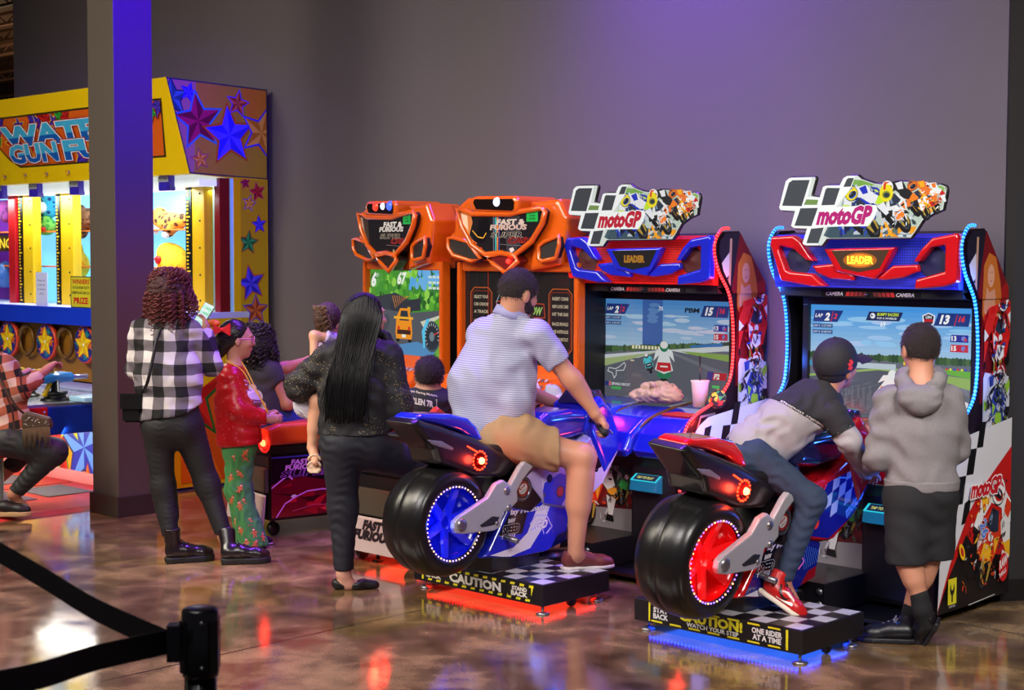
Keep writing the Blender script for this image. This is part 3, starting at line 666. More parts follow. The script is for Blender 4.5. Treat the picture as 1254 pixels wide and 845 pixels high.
# neighbouring prize bay at the left edge
pz = thing('prize_bay', 'purple prize bay with a black and gold sign at the left edge', 'prize display', (-12.2, 6.7, 1.28))
a = onY(18, 300, 6.68).x
B().box((a-1.2, 6.86, 1.285), (a, 6.90, 2.19)).build('purple_back', M('bay_purple', (96, 30, 150), rough=.5, es=.25), pz)
c = Cv(); q = onY(8, 298, 6.66); c.rect(q.x-.8, q.z-.07, a, q.z+.07, (20, 14, 10)); c.rect(q.x-.79, q.z-.06, a-.01, q.z+.06, (40, 24, 6)); c.text('AMAZING', a-.03, q.z-.04, .08, (230, 190, 50), align='R', w=.62, bold=.03); c.build('bay_sign', lambda u, v, h: (u, 6.66-h, v), PRINT(), pz)
B().box((q.x-.8, 6.665, q.z-.07), (a, 6.675, q.z+.07)).build('sign_board', BLK, pz)
s_ = Sdf(.02); e_ = onY(6, 258, 6.76); s_.ell(e_, (.1, .07, .09)).ell(e_+Vector((.05, -.02, -.06)), (.05, .05, .05))
tag(s_.build('purple_plush', fur('purple_fur', (120, 40, 110), (80, 20, 80)), h=.012), 'dark purple plush in the bay at the left edge', 'plush toy')
s_ = B(); e_ = onY(6, 338, 6.76); s_.lathe([(0, -.1), (.07, -.1), (.09, 0), (.07, .1), (0, .14)], e_, n=20)
tag(s_.build('prize_bottle', M('bottle_blue', (60, 110, 190), rough=.2)), 'blue round prize standing under the gold sign', 'prize')
# ------------------------------------------------------------------ artwork routines
def racer(c, x, y, s, c1, c2, c3, helm, lean=0., flip=1, wheel=True, dark=(14, 14, 18)):
    """leaning motorcycle racer seen from the front quarter; unit height about 1"""
    c.push(x, y, s*flip, s, rot=lean)
    if wheel:
        c.circ(.02, .16, .13, dark, ry=.20, rot=-.1); c.circ(.045, .16, .075, (60, 60, 66), ry=.14, rot=-.1); c.circ(.05, .16, .05, dark, ry=.10, rot=-.1)
        c.poly([(-.08, .30), (-.02, .1), (.01, .1), (0, .32)], (180, 150, 60)); c.poly([(.10, .32), (.09, .1), (.12, .1), (.15, .33)], (180, 150, 60))
        c.poly([(-.12, .24), (.02, .36), (.16, .26), (.12, .38), (-.08, .38)], c1)
    c.poly([(-.22, .18), (-.30, .42), (-.24, .62), (-.05, .56), (-.1, .3)], dark)
    c.poly([(.16, .62), (.34, .48), (.44, .56), (.36, .72), (.2, .76)], c2); c.poly([(.30, .5), (.44, .38), (.50, .44), (.44, .58)], c3)  # knee out
    c.poly([(.3, .44), (.36, .2), (.43, .2), (.46, .42)], c2); c.poly([(.34, .2), (.32, .12), (.46, .12), (.43, .2)], dark)
    c.poly([(-.16, .30), (-.22, .56), (-.06, .74), (.14, .74), (.24, .54), (.16, .32), (0, .24)], c1)
    c.poly([(-.16, .36), (-.2, .54), (-.08, .50)], c2); c.poly([(.16, .36), (.2, .54), (.1, .5)], c3); c.poly([(-.1, .3), (0, .24), (.1, .3), (.08, .42), (-.08, .42)], c3)
    c.poly([(-.1, .58), (-.04, .76), (.10, .76), (.16, .58), (.04, .54)], (40, 50, 70)); c.poly([(-.06, .62), (-.03, .74), (.0, .74), (-.01, .6)], (120, 140, 170))
    c.circ(.02, .5, .045, (245, 245, 245)); 
    c.poly([(-.26, .62), (-.30, .80), (-.14, .95), (.14, .98), (.36, .88), (.36, .70), (.2, .68), (.14, .8), (-.08, .8), (-.16, .66)], c2)
    c.poly([(-.30, .80), (-.24, .88), (-.12, .78), (-.2, .68)], c3); c.poly([(.2, .92), (.34, .88), (.3, .74), (.2, .78)], c1)
    c.poly([(-.30, .66), (-.34, .5), (-.22, .48), (-.18, .64)], c2); c.poly([(-.34, .52), (-.34, .46), (-.22, .44), (-.2, .5)], dark)
    c.circ(.02, .93, .135, (12, 12, 14)); c.circ(.02, .935, .125, helm[0]); c.poly([(-.09, .98), (.02, 1.055), (.12, .99), (.02, 1.0)], helm[1])
    c.circ(.03, .90, .085, helm[1], ry=.06); c.circ(.03, .91, .08, (26, 30, 40), ry=.045); c.poly([(-.03, .92), (0, .945), (.05, .945), (.03, .925)], (110, 130, 160))
    c.pop()
def mosaic(c, x0, y0, x1, y1, pal, n, s, seed, rot=0.):
    rg = random.Random(seed)
    for i in range(n):
        x, y = rg.uniform(x0, x1), rg.uniform(y0, y1); a = rg.uniform(0, 6.28) if rot == 0 else rot+rg.uniform(-.4, .4); L_ = s*rg.uniform(.6, 1.8); w_ = s*rg.uniform(.2, .6); ca, sa = math.cos(a), math.sin(a)
        P = [(L_, 0), (L_*.3, w_), (-L_*.8, w_*.6), (-L_, -w_*.3), (L_*.1, -w_)]; c.poly([(x+u*ca-v*sa, y+u*sa+v*ca) for u, v in P], rg.choice(pal))
BLUR = ((30, 50, 190), (235, 235, 240), (200, 230, 40), ((240, 220, 40), (40, 90, 200)))
WHTR = ((235, 235, 235), (30, 30, 34), (250, 130, 30), ((245, 245, 245), (235, 80, 30)))
ORGR = ((245, 120, 20), (240, 240, 240), (210, 30, 30), ((250, 250, 250), (220, 40, 40)))
REDR = ((215, 24, 24), (225, 40, 36), (245, 245, 245), ((245, 245, 245), (200, 20, 20)))
GRNR = ((40, 90, 60), (150, 160, 160), (60, 190, 90), ((120, 130, 130), (40, 150, 70)))
def cn(px, crop): return (crop[0]+px[0]/crop[2], crop[1]+px[1]/crop[2])
K3 = (930, 200, 3.84); M2X = -3.97
def to2(pts, Y_, crop=K3): 
    r = []
    for p in pts:
        q = onY(*cn(p, crop), Y_); r.append((q.x-M2X, q.z))
    return r
PROF = [(6.29, .05), (6.29, .20), (6.32, .47), (6.33, .68), (6.37, .80), (6.45, .865), (6.62, .925), (6.71, .985), (6.762, 1.06), (6.78, 1.2), (6.77, 1.37), (6.735, 1.50), (6.64, 1.62), (6.60, 1.72), (6.61, 1.785), (6.66, 1.83), (6.80, 1.835), (7.045, 1.55), (7.05, .05)]
BLK2 = M('cabinet_black', (16, 15, 18), rough=.4); CHR = M('chrome', (200, 200, 205), rough=.15, metal=1); STL = M('brushed_steel', (150, 150, 155), rough=.35, metal=.9)
SIGN_OUT = [(95, 215), (130, 72), (148, 60), (262, 58), (268, 72), (246, 150), (288, 155), (304, 105), (320, 97), (380, 97), (398, 64), (420, 51), (462, 51), (482, 68), (540, 88), (600, 95), (640, 78), (700, 80), (740, 90), (770, 92), (800, 106), (850, 92), (878, 104), (884, 130), (866, 222), (820, 240), (770, 272), (738, 322), (712, 356), (318, 360), (294, 392), (215, 393), (204, 380), (224, 312), (165, 312), (150, 298), (170, 230), (102, 227)]
def grille_mat(nm, col):
    if nm in MT: return MT[nm]
    m = M(nm, col, rough=.35, es=.22, ecol=col); nt = m.node_tree; N = nt.nodes
    v = N.new('ShaderNodeTexVoronoi'); v.inputs['Scale'].default_value = 75; v.inputs['Randomness'].default_value = 0; tc = N.new('ShaderNodeTexCoord'); nt.links.new(tc.outputs['Object'], v.inputs['Vector'])
    r = N.new('ShaderNodeValToRGB'); r.color_ramp.elements[0].position = .35; r.color_ramp.elements[0].color = (*[x*.25 for x in lin(col)], 1); r.color_ramp.elements[1].position = .5; r.color_ramp.elements[1].color = (*lin(col), 1)
    nt.links.new(v.outputs['Distance'], r.inputs['Fac']); nt.links.new(r.outputs['Color'], N['Principled BSDF'].inputs['Base Color']); return m
def led_strip(pts, col, name, parent, sp=.019, r=.0058, es=3.4):
    P = smooth_path(pts, 8); L_ = [0]
    for i in range(1, len(P)): L_.append(L_[-1]+(P[i]-P[i-1]).length)
    b = B(); b.tube(P, .0075, n=6); o = b.build(name, M(name+'_sleeve_%02x%02x%02x' % col, col, rough=.3, es=.75, ecol=col), parent)
    s_ = sp/2; i = 0; b = B()
    while s_ < L_[-1]:
        while L_[i+1] < s_: i += 1
        t = (s_-L_[i])/(L_[i+1]-L_[i]); b.ball(P[i].lerp(P[i+1], t), r+.003, n=6); s_ += sp
    bright = tuple(min(255, int(c+(255-c)*.17)) for c in col)
    b.build('bulb_row', M('bulbs_%02x%02x%02x' % col, bright, es=es, ecol=bright), o); return o
def moto_side_art(c, z0=.06):
    c.clip = None
    lower = [(y, z) for y, z in PROF]
    c.poly([(y+.004 if y < 6.9 else y-.004, z) for y, z in lower], (30, 16, 22))
    # upper: dark red sky, model, riders
    for cl_ in ([(6.785, 1.0), (7.04, 1.0), (7.04, 1.5), (6.785, 1.5)], [(6.745, 1.50), (7.04, 1.50), (7.04, 1.553), (6.80, 1.825), (6.665, 1.822), (6.617, 1.78), (6.610, 1.72), (6.65, 1.62)]):
        c.clip = cl_; c.rect(6.55, 1.0, 7.05, 1.84, (120, 18, 24)); c.poly([(6.55, 1.5), (6.55, 1.84), (6.8, 1.84), (6.72, 1.5)], (30, 26, 40)); c.poly([(6.9, 1.0), (6.88, 1.5), (7.05, 1.6), (7.05, 1.0)], (160, 24, 24)); mosaic(c, 6.7, 1.3, 7.04, 1.8, [(120, 18, 24), (90, 14, 20), (150, 30, 26), (60, 18, 26)], 40, .04, 21)
        c.rect(6.55, 1.0, 7.05, 1.84, (120, 18, 24)); c.poly([(6.55, 1.5), (6.55, 1.84), (6.8, 1.84), (6.72, 1.5)], (30, 26, 40)); c.poly([(6.9, 1.0), (6.88, 1.5), (7.05, 1.6), (7.05, 1.0)], (160, 24, 24))
        c.line([(6.70, 1.46), (6.715, 1.79)], .02, (196, 150, 120)); c.poly([(6.63, 1.66), (6.70, 1.72), (6.70, 1.60), (6.64, 1.56)], (210, 200, 190)); c.poly([(6.62, 1.54), (6.69, 1.58), (6.69, 1.48), (6.62, 1.46)], (190, 180, 175))
        c.poly([(6.77, 1.46), (6.78, 1.66), (6.83, 1.72), (6.90, 1.70), (6.95, 1.58), (6.98, 1.42), (6.9, 1.38), (6.8, 1.40)], (200, 110, 40))
        c.poly([(6.80, 1.44), (6.81, 1.56), (6.84, 1.53), (6.89, 1.55), (6.94, 1.42), (6.88, 1.36)], (214, 150, 118)); c.circ(6.853, 1.61, .035, (222, 160, 126), ry=.055); c.circ(6.842, 1.625, .005, (150, 96, 76), n=8, ry=.003); c.circ(6.865, 1.627, .005, (150, 96, 76), n=8, ry=.003); c.line([(6.846, 1.585), (6.861, 1.586)], .005, (190, 90, 80)); c.poly([(6.8, 1.42), (6.9, 1.46), (6.95, 1.38), (6.82, 1.30)], (190, 30, 30))
    c.clip = [(6.4, .80), (7.046, .80), (7.046, 1.52), (6.74, 1.48), (6.78, 1.2), (6.762, 1.06), (6.62, .94)]
    mosaic(c, 6.78, 1.28, 7.0, 1.44, [(150, 30, 26), (90, 16, 20), (190, 60, 40), (60, 20, 30)], 40, .03, 5)
    c.clip = [(6.785, .80), (7.046, .80), (7.046, 1.5), (6.785, 1.45)]
    c.poly([(6.60, .80), (7.046, .80), (7.046, 1.12), (6.8, 1.15), (6.7, .98)], (215, 215, 220))
    racer(c, 6.93, 1.10, .42, *REDR, lean=-.12, flip=-1); racer(c, 6.92, .80, .36, (50, 70, 160), (200, 205, 215), (150, 200, 60), ((230, 230, 235), (190, 30, 30)), lean=-.1, flip=-1)
    mosaic(c, 6.84, 1.13, 7.02, 1.50, [(215, 24, 24), (240, 240, 245), (60, 20, 24), (170, 20, 24), (30, 60, 160)], 50, .016, 6); mosaic(c, 6.82, .82, 7.0, 1.12, [(50, 70, 160), (200, 205, 215), (30, 34, 44), (90, 110, 60), (30, 30, 60)], 50, .016, 7); mosaic(c, 6.6, .9, 6.84, 1.12, [(20, 20, 30), (40, 50, 90), (24, 26, 36)], 30, .025, 8)
    c.clip = [(6.34, .06), (7.046, .06), (7.046, .92), (6.62, .92), (6.38, .80)]
    c.poly([(6.33, .06), (6.34, .75), (6.45, .85), (7.046, .92), (7.046, .35), (6.6, .06)], (222, 222, 226))
    # chequered flag swoosh
    ch = (16, 16, 18)
    for q in ([(6.72, .92), (6.78, .92), (6.75, .80), (6.69, .80)], [(6.62, .80), (6.69, .80), (6.66, .68), (6.59, .68)], [(6.50, .68), (6.59, .68), (6.56, .55), (6.46, .55)], [(6.58, .55), (6.64, .57), (6.62, .46), (6.55, .45)], [(6.46, .80), (6.52, .81), (6.49, .72), (6.44, .71)]): c.poly(q, ch)
    c.poly([(6.33, .06), (6.45, .28), (6.62, .50), (6.74, .60), (7.046, .78), (7.046, .06)], (200, 26, 24))
    c.poly([(6.33, .06), (6.44, .22), (6.60, .40), (6.72, .30), (7.046, .24), (7.046, .06)], (22, 18, 22))
    racer(c, 6.74, .12, .52, (226, 60, 26), (240, 240, 240), (250, 190, 40), ((250, 250, 250), (210, 30, 30)), lean=-.35, flip=1)
    mosaic(c, 6.56, .14, 6.95, .36, [(22, 18, 22), (60, 60, 70), (230, 70, 30), (30, 30, 36), (200, 205, 210), (250, 150, 40)], 70, .014, 9); mosaic(c, 6.6, .3, 6.98, .62, [(226, 60, 26), (240, 240, 240), (30, 24, 26), (250, 180, 40), (190, 30, 24)], 46, .014, 10)
    c.text('26', 6.70, .44, .06, (80, 130, 230), rot=-1.15, bold=.03, out=(240, 240, 245)); c.circ(6.53, .33, .022, (250, 200, 30), ry=.045, rot=.5); c.circ(6.53, .33, .012, (200, 30, 40), ry=.025, rot=.5)
    c.text('motoGP', 6.60, .575, .075, (205, 24, 40), w=.30, shear=.25, bold=.05, out=(250, 250, 250), ow=.05)
    c.circ(6.95, .20, .05, (215, 30, 34), ry=.07); c.text('RAW', 6.91, .19, .04, (245, 245, 245), w=.085, shear=.3, bold=.04, rot=.35); c.text('THRILLS', 6.91, .15, .02, (245, 245, 245), w=.075, bold=.03, rot=.35)
    c.rect(6.40, .10, 6.48, .22, (230, 220, 40)); c.circ(6.44, .17, .022, (30, 30, 30), ry=.03); c.circ(6.44, .185, .012, (230, 220, 40), ry=.02); c.rect(6.433, .11, 6.447, .15, (30, 30, 30)); c.text('GAMES', 6.44, .085, .012, (220, 220, 220), align='C', w=.06)
    c.line([(6.6, .07), (6.86, .08)], .004, (220, 220, 220)); c.clip = None
def race_screen(c, W_, H_, k):
    """lap read-outs over a circuit; k = 1 left machine, 2 right machine"""
    sky = (96, 160, 222) if k == 1 else (88, 170, 238)
    c.rect(0, 0, W_, H_, sky); n = 10
    for i in range(n): t = i/n; c.rect(0, H_*(.52+.048*i), W_, H_*(.52+.048*(i+1)), tuple(int(a+(b-a)*t) for a, b in zip((172, 205, 232), (70, 140, 214) if k == 1 else (62, 150, 232))))
    rg = random.Random(k); c.clip = [(0, 0), (W_, 0), (W_, H_), (0, H_)]
    for i in range(26): c.circ(rg.uniform(0, W_), H_*rg.uniform(.6, .88), rg.uniform(.03, .11), (180+rg.randint(-12, 30), 212, 238) if k == 1 else (140+rg.randint(0, 40), 204, 246), ry=rg.uniform(.004, .014))
    if k == 1:
        c.rect(W_*.32, H_*.5, W_*.48, H_, (62, 104, 178)); 
        for i in range(9): c.circ(W_*(.38+.05*rg.random()), H_*rg.uniform(.78, .95), rg.uniform(.02, .04), (92, 140, 200), ry=.012)
    hz = .52
    c.poly([(0, 0), (W_, 0), (W_, H_*hz), (0, H_*hz)], (104, 110, 122))
    for i in range(46): x = W_*i/45; c.circ(x, H_*(hz+.02+(-.06+.10*i/45 if k == 1 else 0)), .016, rg.choice([(60, 92, 52), (78, 112, 62), (44, 76, 44)]), ry=.014+.01*rg.random(), n=8)
    if k == 1:
        c.poly([(0, H_*.42), (W_*.3, H_*.47), (W_, H_*.58), (W_, H_*.53), (0, H_*.36)], (216, 222, 224)); c.poly([(W_*.62, H_*.5), (W_, H_*.49), (W_, H_*.40), (W_*.8, H_*.44)], (140, 176, 80)); c.poly([(0, H_*.38), (W_*.45, H_*.48), (0, H_*.30)], (170, 190, 130))
        c.poly([(0, 0), (W_, 0), (W_, H_*.42), (W_*.55, H_*.5), (W_*.45, H_*.48), (0, H_*.28)], (96, 100, 112)); c.poly([(W_*.5, H_*.49), (W_*.56, H_*.49), (W_, H_*.30), (W_, H_*.25)], (116, 120, 132))
        for i in range(10): c.rect(W_*(.24+.026*i), H_*.50, W_*(.257+.026*i), H_*.535, (245, 240, 200))
        c.poly([(W_*.70, H_*.56), (W_*.94, H_*.60), (W_*.94, H_*.565), (W_*.70, H_*.54)], (50, 120, 190))
    else:
        c.poly([(0, H_*.36), (W_*.5, H_*.46), (W_, H_*.40), (W_, H_*.30), (0, H_*.28)], (150, 182, 92)); c.rect(0, H_*.44, W_*.2, H_*.49, (70, 150, 190)); c.rect(W_*.2, H_*.44, W_*.55, H_*.49, (190, 205, 215))
        c.poly([(0, 0), (W_, 0), (W_, H_*.06), (W_*.62, H_*.42), (W_*.44, H_*.43), (0, H_*.34)], (84, 88, 102)); c.poly([(W_*.66, H_*.38), (W_, H_*.12), (W_, H_*.18), (W_*.68, H_*.40)], (230, 230, 230)); c.poly([(W_*.7, H_*.40), (W_, H_*.30), (W_, H_*.24), (W_*.72, H_*.37)], (120, 124, 130)); c.poly([(W_*.78, H_*.48), (W_, H_*.46), (W_, H_*.40), (W_*.8, H_*.44)], (110, 180, 60))
        for i in range(60): x = rg.random(); c.rect(W_*x, H_*.02+H_*.28*rg.random(), W_*x+.014, H_*.02+H_*.28*rg.random()+.0, (100, 104, 116))
    for i in range(26): x = rg.uniform(.1, .6); y = rg.uniform(.02, .33); c.line([(W_*x, H_*y), (W_*(x+.05), H_*(y+.02))], .0018, (120, 124, 136))
    nv = (28, 54, 128); rd = (214, 40, 50)
    c.poly([(.02, H_*.845), (.165, H_*.845), (.20, H_*.95), (.03, H_*.95)], nv); c.text('LAP', .032, H_*.885, .018, (250, 250, 250), shear=.3, bold=.02); c.text('2', .088, H_*.86, .036, (250, 250, 250), shear=.3, bold=.05); c.line([(.128, H_*.85), (.14, H_*.94)], .004, rd); c.text('2', .142, H_*.875, .026, (240, 60, 60), shear=.3, bold=.03)
    for j, t in enumerate(('LAP 1  1:17.397', 'LAP 2  0:40.397' if k == 1 else 'LAP 2  0:18.397')): c.rect(.018, H_*(.79-.055*j), .138, H_*(.828-.055*j), (60, 96, 150)); c.text(t, .022, H_*(.80-.055*j), .010, (230, 240, 250), w=.108)
    num, sub = ('15', '16') if k == 1 else ('13', '16')
    c.poly([(W_-.205, H_*.845), (W_-.02, H_*.845), (W_-.01, H_*.955), (W_-.18, H_*.955)], nv); c.text(num, W_-.175, H_*.865, .040, (250, 250, 250), shear=.3, bold=.05); c.line([(W_-.095, H_*.85), (W_-.08, H_*.94)], .004, rd); c.text(sub, W_-.075, H_*.885, .026, (235, 50, 50), shear=.3, bold=.04)
    c.text('70' if k == 1 else '69', W_*.47, H_*(.895 if k == 1 else .82), .022, (245, 250, 255), align='C', bold=.02)
    if k == 1: c.text('PBM', W_-.315, H_*.885, .024, (20, 22, 26), w=.10, bold=.04, shear=.2)
    else:
        c.poly([(.33, H_*.87), (.52, H_*.87), (.54, H_*.95), (.35, H_*.95)], (30, 44, 90)); c.text('BUMPY RACERS', .395, H_*.915, .014, (210, 230, 40), w=.12, bold=.03, shear=.2); c.text('POP A WHEELIE!', .395, H_*.885, .009, (240, 240, 250), w=.11, bold=.02); c.circ(.37, H_*.912, .014, (240, 240, 250)); c.circ(.365, H_*.914, .005, (40, 40, 60), n=8)
        c.poly([(.645, H_*.93), (.68, H_*.955), (.715, H_*.93), (.71, H_*.86), (.68, H_*.835), (.65, H_*.86)], (240, 240, 245)); c.poly([(.652, H_*.925), (.68, H_*.945), (.708, H_*.925), (.703, H_*.865), (.68, H_*.845), (.657, H_*.865)], (24, 30, 60)); c.text('LEN', .68, H_*.905, .013, (240, 240, 240), align='C', bold=.03); c.rect(.656, H_*.875, .704, H_*.898, (200, 30, 40))
    for j, (t, cc) in enumerate((('13', (34, 44, 150)), ('15', (200, 30, 50)))): y = H_*(.71-.085*j); c.poly([(W_-.115, y), (W_-.02, y), (W_-.02, y+.036), (W_-.11, y+.036)], cc); c.text(t, W_-.108, y+.007, .022, (250, 250, 250), bold=.04); c.circ(W_-.045, y+.018, .012, (120, 130, 200)); c.circ(W_-.035, y+.012, .008, (200, 60, 80))
    if k == 1:
        c.line([(.04, .145), (.05, .165), (.10, .16), (.13, .175), (.165, .20), (.175, .185), (.16, .155), (.105, .15), (.105, .125), (.09, .105), (.075, .135)], .004, (240, 244, 250), closed=True)
        c.rect(.02, .06, .05, .085, (40, 50, 130)); c.rect(.05, .06, .065, .085, (220, 120, 120)); c.text('SEPANG CIRCUIT', .07, .066, .014, (245, 245, 250), w=.14, bold=.02); c.text('NOVICE', .07, .042, .014, (40, 230, 60), w=.07, bold=.04)
        c.poly([(W_-.155, .135), (W_-.03, .135), (W_-.02, .175), (W_-.14, .175)], (200, 26, 40)); c.text('P2', W_-.11, .142, .026, (250, 250, 250), shear=.2, bold=.05); c.poly([(W_-.16, .13), (W_-.12, .13), (W_-.11, .18), (W_-.15, .18)], (60, 50, 140))
        c.rect(W_-.12, .09, W_-.07, .105, (80, 210, 110)); c.text('/3', W_-.06, .075, .03, (220, 50, 60), shear=.3); c.poly([(W_-.2, .01), (W_-.17, .06), (W_-.16, .05), (W_-.18, .01)], (60, 200, 80))
        c.circ(.225, .215, .014, (250, 250, 230), ry=.004); c.circ(.225, .215, .006, (250, 160, 60), ry=.003)
    else:
        for j in range(6): c.circ(W_-.13+.02*j, H_*.475, .006, [(220, 40, 40), (240, 240, 60), (40, 60, 200)][j % 3], n=8)
        c.line([(W_-.02, .06), (W_-.09, .13), (W_-.12, .17)], .012, (140, 60, 200)); c.line([(W_-.02, .03), (W_-.07, .10), (W_-.10, .14)], .010, (230, 60, 70)); c.poly([(W_-.09, .01), (W_-.01, .02), (W_-.01, .08)], (230, 235, 240))
        c.poly([(W_*.60, H_*.52), (W_*.63, H_*.52), (W_*.63, H_*.49), (W_*.60, H_*.49)], (240, 200, 40))
    def back_rider(x, y, s, lean, a, b_, d):
        c.push(x, y, s, s, rot=lean); c.circ(0, .12, .09, (20, 20, 24), ry=.16); c.poly([(-.2, .18), (-.1, .34), (.1, .34), (.2, .18), (.1, .12), (-.1, .12)], d)
        c.poly([(-.24, .30), (-.13, .62), (.13, .62), (.24, .30), (0, .22)], a); c.poly([(-.20, .30), (-.17, .46), (.17, .46), (.20, .30), (0, .26)], b_); c.rect(-.1, .36, .1, .39, (250, 250, 250))
        c.poly([(-.15, .60), (-.28, .48), (-.22, .70), (-.1, .76), (.1, .76), (.22, .70), (.28, .48), (.15, .6)], a); c.circ(0, .80, .12, d); c.circ(0, .83, .10, (240, 240, 240), ry=.08); c.pop()
    if k == 1: back_rider(W_*.50, .09, .27, .0, (235, 240, 240), (206, 30, 40), (30, 130, 90)); back_rider(W_*.40, .15, .13, .35, (80, 210, 220), (30, 60, 70), (30, 34, 44))
    else: back_rider(W_*.465, .06, .22, -.38, (250, 240, 240), (240, 110, 30), (240, 240, 240))
    back_rider(W_*.12, .17, .12, .3, (60, 120, 230), (210, 40, 60), (230, 230, 240)) if k == 2 else None
    c.clip = None
def moto_cabinet(cx, led, trim, grille, lab, k, lit):
    t = thing('motorcycle_racing_cabinet', lab, 'arcade cabinet', (cx, 6.8, 0), 'motorcycle racing cabinets')
    hw = .54; f = lambda u, v, d: (d, u, v)
    TR = M('trim_%02x%02x%02x' % trim, trim, rough=.18, coat=.8); GR = grille_mat('grille_%02x%02x%02x' % grille, grille)
    for sx in (-1, 1):
        x0, x1 = (cx+sx*hw, cx+sx*(hw-.022)); b = B(); b.prism(PROF, f, min(x0, x1), max(x0, x1)); sp = b.build('side_panel', BLK2, t)
        c = Cv(); moto_side_art(c); c.build('side_artwork', (lambda u, v, h: (cx+hw+h, u, v)) if sx > 0 else (lambda u, v, h: (cx-hw-h, u, v)), PRINT(), sp)
        pth = [(x0-sx*.004, y-.012 if z < 1.80 else y, z+(.012 if z > 1.80 else 0)) for y, z in PROF[2:17]]
        pth = pth[:-1]; pth[-1] = (x0-sx*.004, 6.652, 1.842); pth.append((x0-sx*.004, 6.72, 1.848)); led_strip(pth, led, 'led_strip', t)
        if sx > 0:  # cut-out handle window in the lower panel
            c = Cv(); c.poly([(6.44, .80), (6.47, .86), (6.60, .87), (6.60, .80), (6.52, .745), (6.45, .745)], (120, 124, 134)); c.poly([(6.455, .80), (6.475, .848), (6.588, .856), (6.588, .805), (6.515, .758), (6.46, .758)], (20, 18, 24)); c.build('side_handle', lambda u, v, h: (cx+hw+.004+h, u, v), PRINT(), sp)
    # shell
    b = B(); b.box((cx-hw+.03, 6.93, .06), (cx+hw-.03, 7.03, 1.56)); b.hexa([(cx-hw+.03, 6.66, 1.50), (cx+hw-.03, 6.66, 1.50), (cx+hw-.03, 7.03, 1.50), (cx-hw+.03, 7.03, 1.50), (cx-hw+.03, 6.66, 1.81), (cx+hw-.03, 6.66, 1.81), (cx+hw-.03, 6.80, 1.825), (cx-hw+.03, 6.80, 1.825)]); b.build('back_shell', BLK2, t)
    # monitor
    sw, z0, z1 = .456, .885, 1.452; b = B(); mo_ = cx; cx = cx+.028
    for q in (((cx-sw-.035, z1, cx+sw+.022, z1+.035)), (cx-sw-.035, z0-.035, cx+sw+.022, z0), (cx-sw-.035, z0, cx-sw, z1), (cx+sw, z0, cx+sw+.022, z1)): b.box((q[0], 6.800, q[1]), (q[2], 6.86, q[3]), .003)
    mo = b.build('monitor_bezel', M('bezel_black', (22, 20, 22), rough=.3), t)
    c = Cv(step=.00006); c.push(cx-sw, z0, 1, 1); race_screen(c, 2*sw, z1-z0, k); c.pop(); c.build('screen', lambda u, v, h: (u, 6.825-h, v), M('screen_picture_%d' % k, attr=True, es=.62 if k == 1 else .85, rough=.12), t)
    B().box((cx-sw, 6.8265, z0), (cx+sw, 6.85, z1)).build('screen_glass', M('glass_black', (8, 8, 10), rough=.08), mo); cx = mo_
    b = B(); b.prism([(6.70, 1.50), (6.80, 1.487), (6.86, 1.487), (6.86, 1.53), (6.66, 1.53)], f, cx-hw+.03, cx+hw-.03); cb = b.build('camera_bar', M('bar_black', (20, 18, 20), rough=.25), t)
    c = Cv()
    def pc(t_, x, w_): c.text(t_, x, .008, .018, (190, 180, 180), w=w_, shear=.25, bold=.03)
    pc('CAMERA', -.235, .1); pc('CAMERA', .16, .1)
    for i in range(5): c.poly([(-.12+.024*i, .006), (-.10+.024*i, .006), (-.094+.024*i, .028), (-.114+.024*i, .028)], (170-i*20, 30, 30)); c.poly([(.04+.024*i, .006), (.06+.024*i, .006), (.054+.024*i, .028), (.034+.024*i, .028)], (90+i*20, 30, 30))
    c.build('camera_lettering', lambda u, v, h: (cx+u, 6.655-h, 1.497+v), PRINT(), cb)
    B().box((cx-.26, 6.656, 1.497), (cx+.29, 6.70, 1.53)).build('camera_plate', M('bar_black'), cb)
    B().tube([(cx, 6.657, 1.512), (cx, 6.648, 1.512)], .008).build('camera_lens', M('lens', (30, 30, 40), rough=.05), cb)
    # hood grille with moulded trim
    b = B(); b.prism([(6.62, 1.545), (6.60, 1.60), (6.60, 1.79), (6.64, 1.81), (6.68, 1.80), (6.68, 1.545)], f, cx-hw+.03, cx+hw-.03); b.build('hood_grille', GR, t)
    sb = B()
    for x in (-.30, 0, .30): sb.box((cx+x-.002, 6.596, 1.56), (cx+x+.002, 6.60, 1.80))
    fx = lambda u, v, d: (cx+u, d, v)
    for sx in (-.36, .385):
        b = B(); b.lathe([(.075, -.002), (.06, -.004), (.03, .0), (.012, -.008), (0, -.008)], (cx+sx, 6.60, 1.675), (0, 1, 0), n=28); b.build('speaker', M('speaker_%02x%02x%02x' % grille, tuple(int(v*.35) for v in grille), rough=.6), t)
    def pf_(pts, d0, d1, r, nm, m, par=t): return puff(to2(pts, 6.59), fx, d0, d1, r, .005, nm, m, par)
    pf_([(75, 345), (175, 338), (208, 362), (274, 462), (235, 455), (180, 405), (112, 388), (108, 405), (140, 495), (160, 508), (265, 518), (328, 578), (270, 580), (118, 550), (68, 380)], 6.55, 6.61, .012, 'speaker_surround', TR)
    pf_([(740, 465), (780, 400), (830, 350), (945, 328), (952, 350), (942, 560), (880, 580), (745, 592), (752, 545), (888, 508), (890, 385), (822, 398), (768, 462)], 6.55, 6.61, .012, 'speaker_surround', TR)
    pf_([(258, 482), (366, 470), (460, 528), (456, 552), (345, 542), (285, 515)], 6.56, 6.60, .010, 'hood_trim', TR)
    pf_([(562, 545), (640, 480), (755, 476), (760, 508), (690, 538), (600, 550)], 6.56, 6.60, .010, 'hood_trim', TR)
    bz = pf_([(322, 402), (658, 394), (640, 430), (590, 515), (560, 545), (470, 528), (380, 508), (345, 440)], 6.545, 6.60, .010, 'display_bezel', TR)
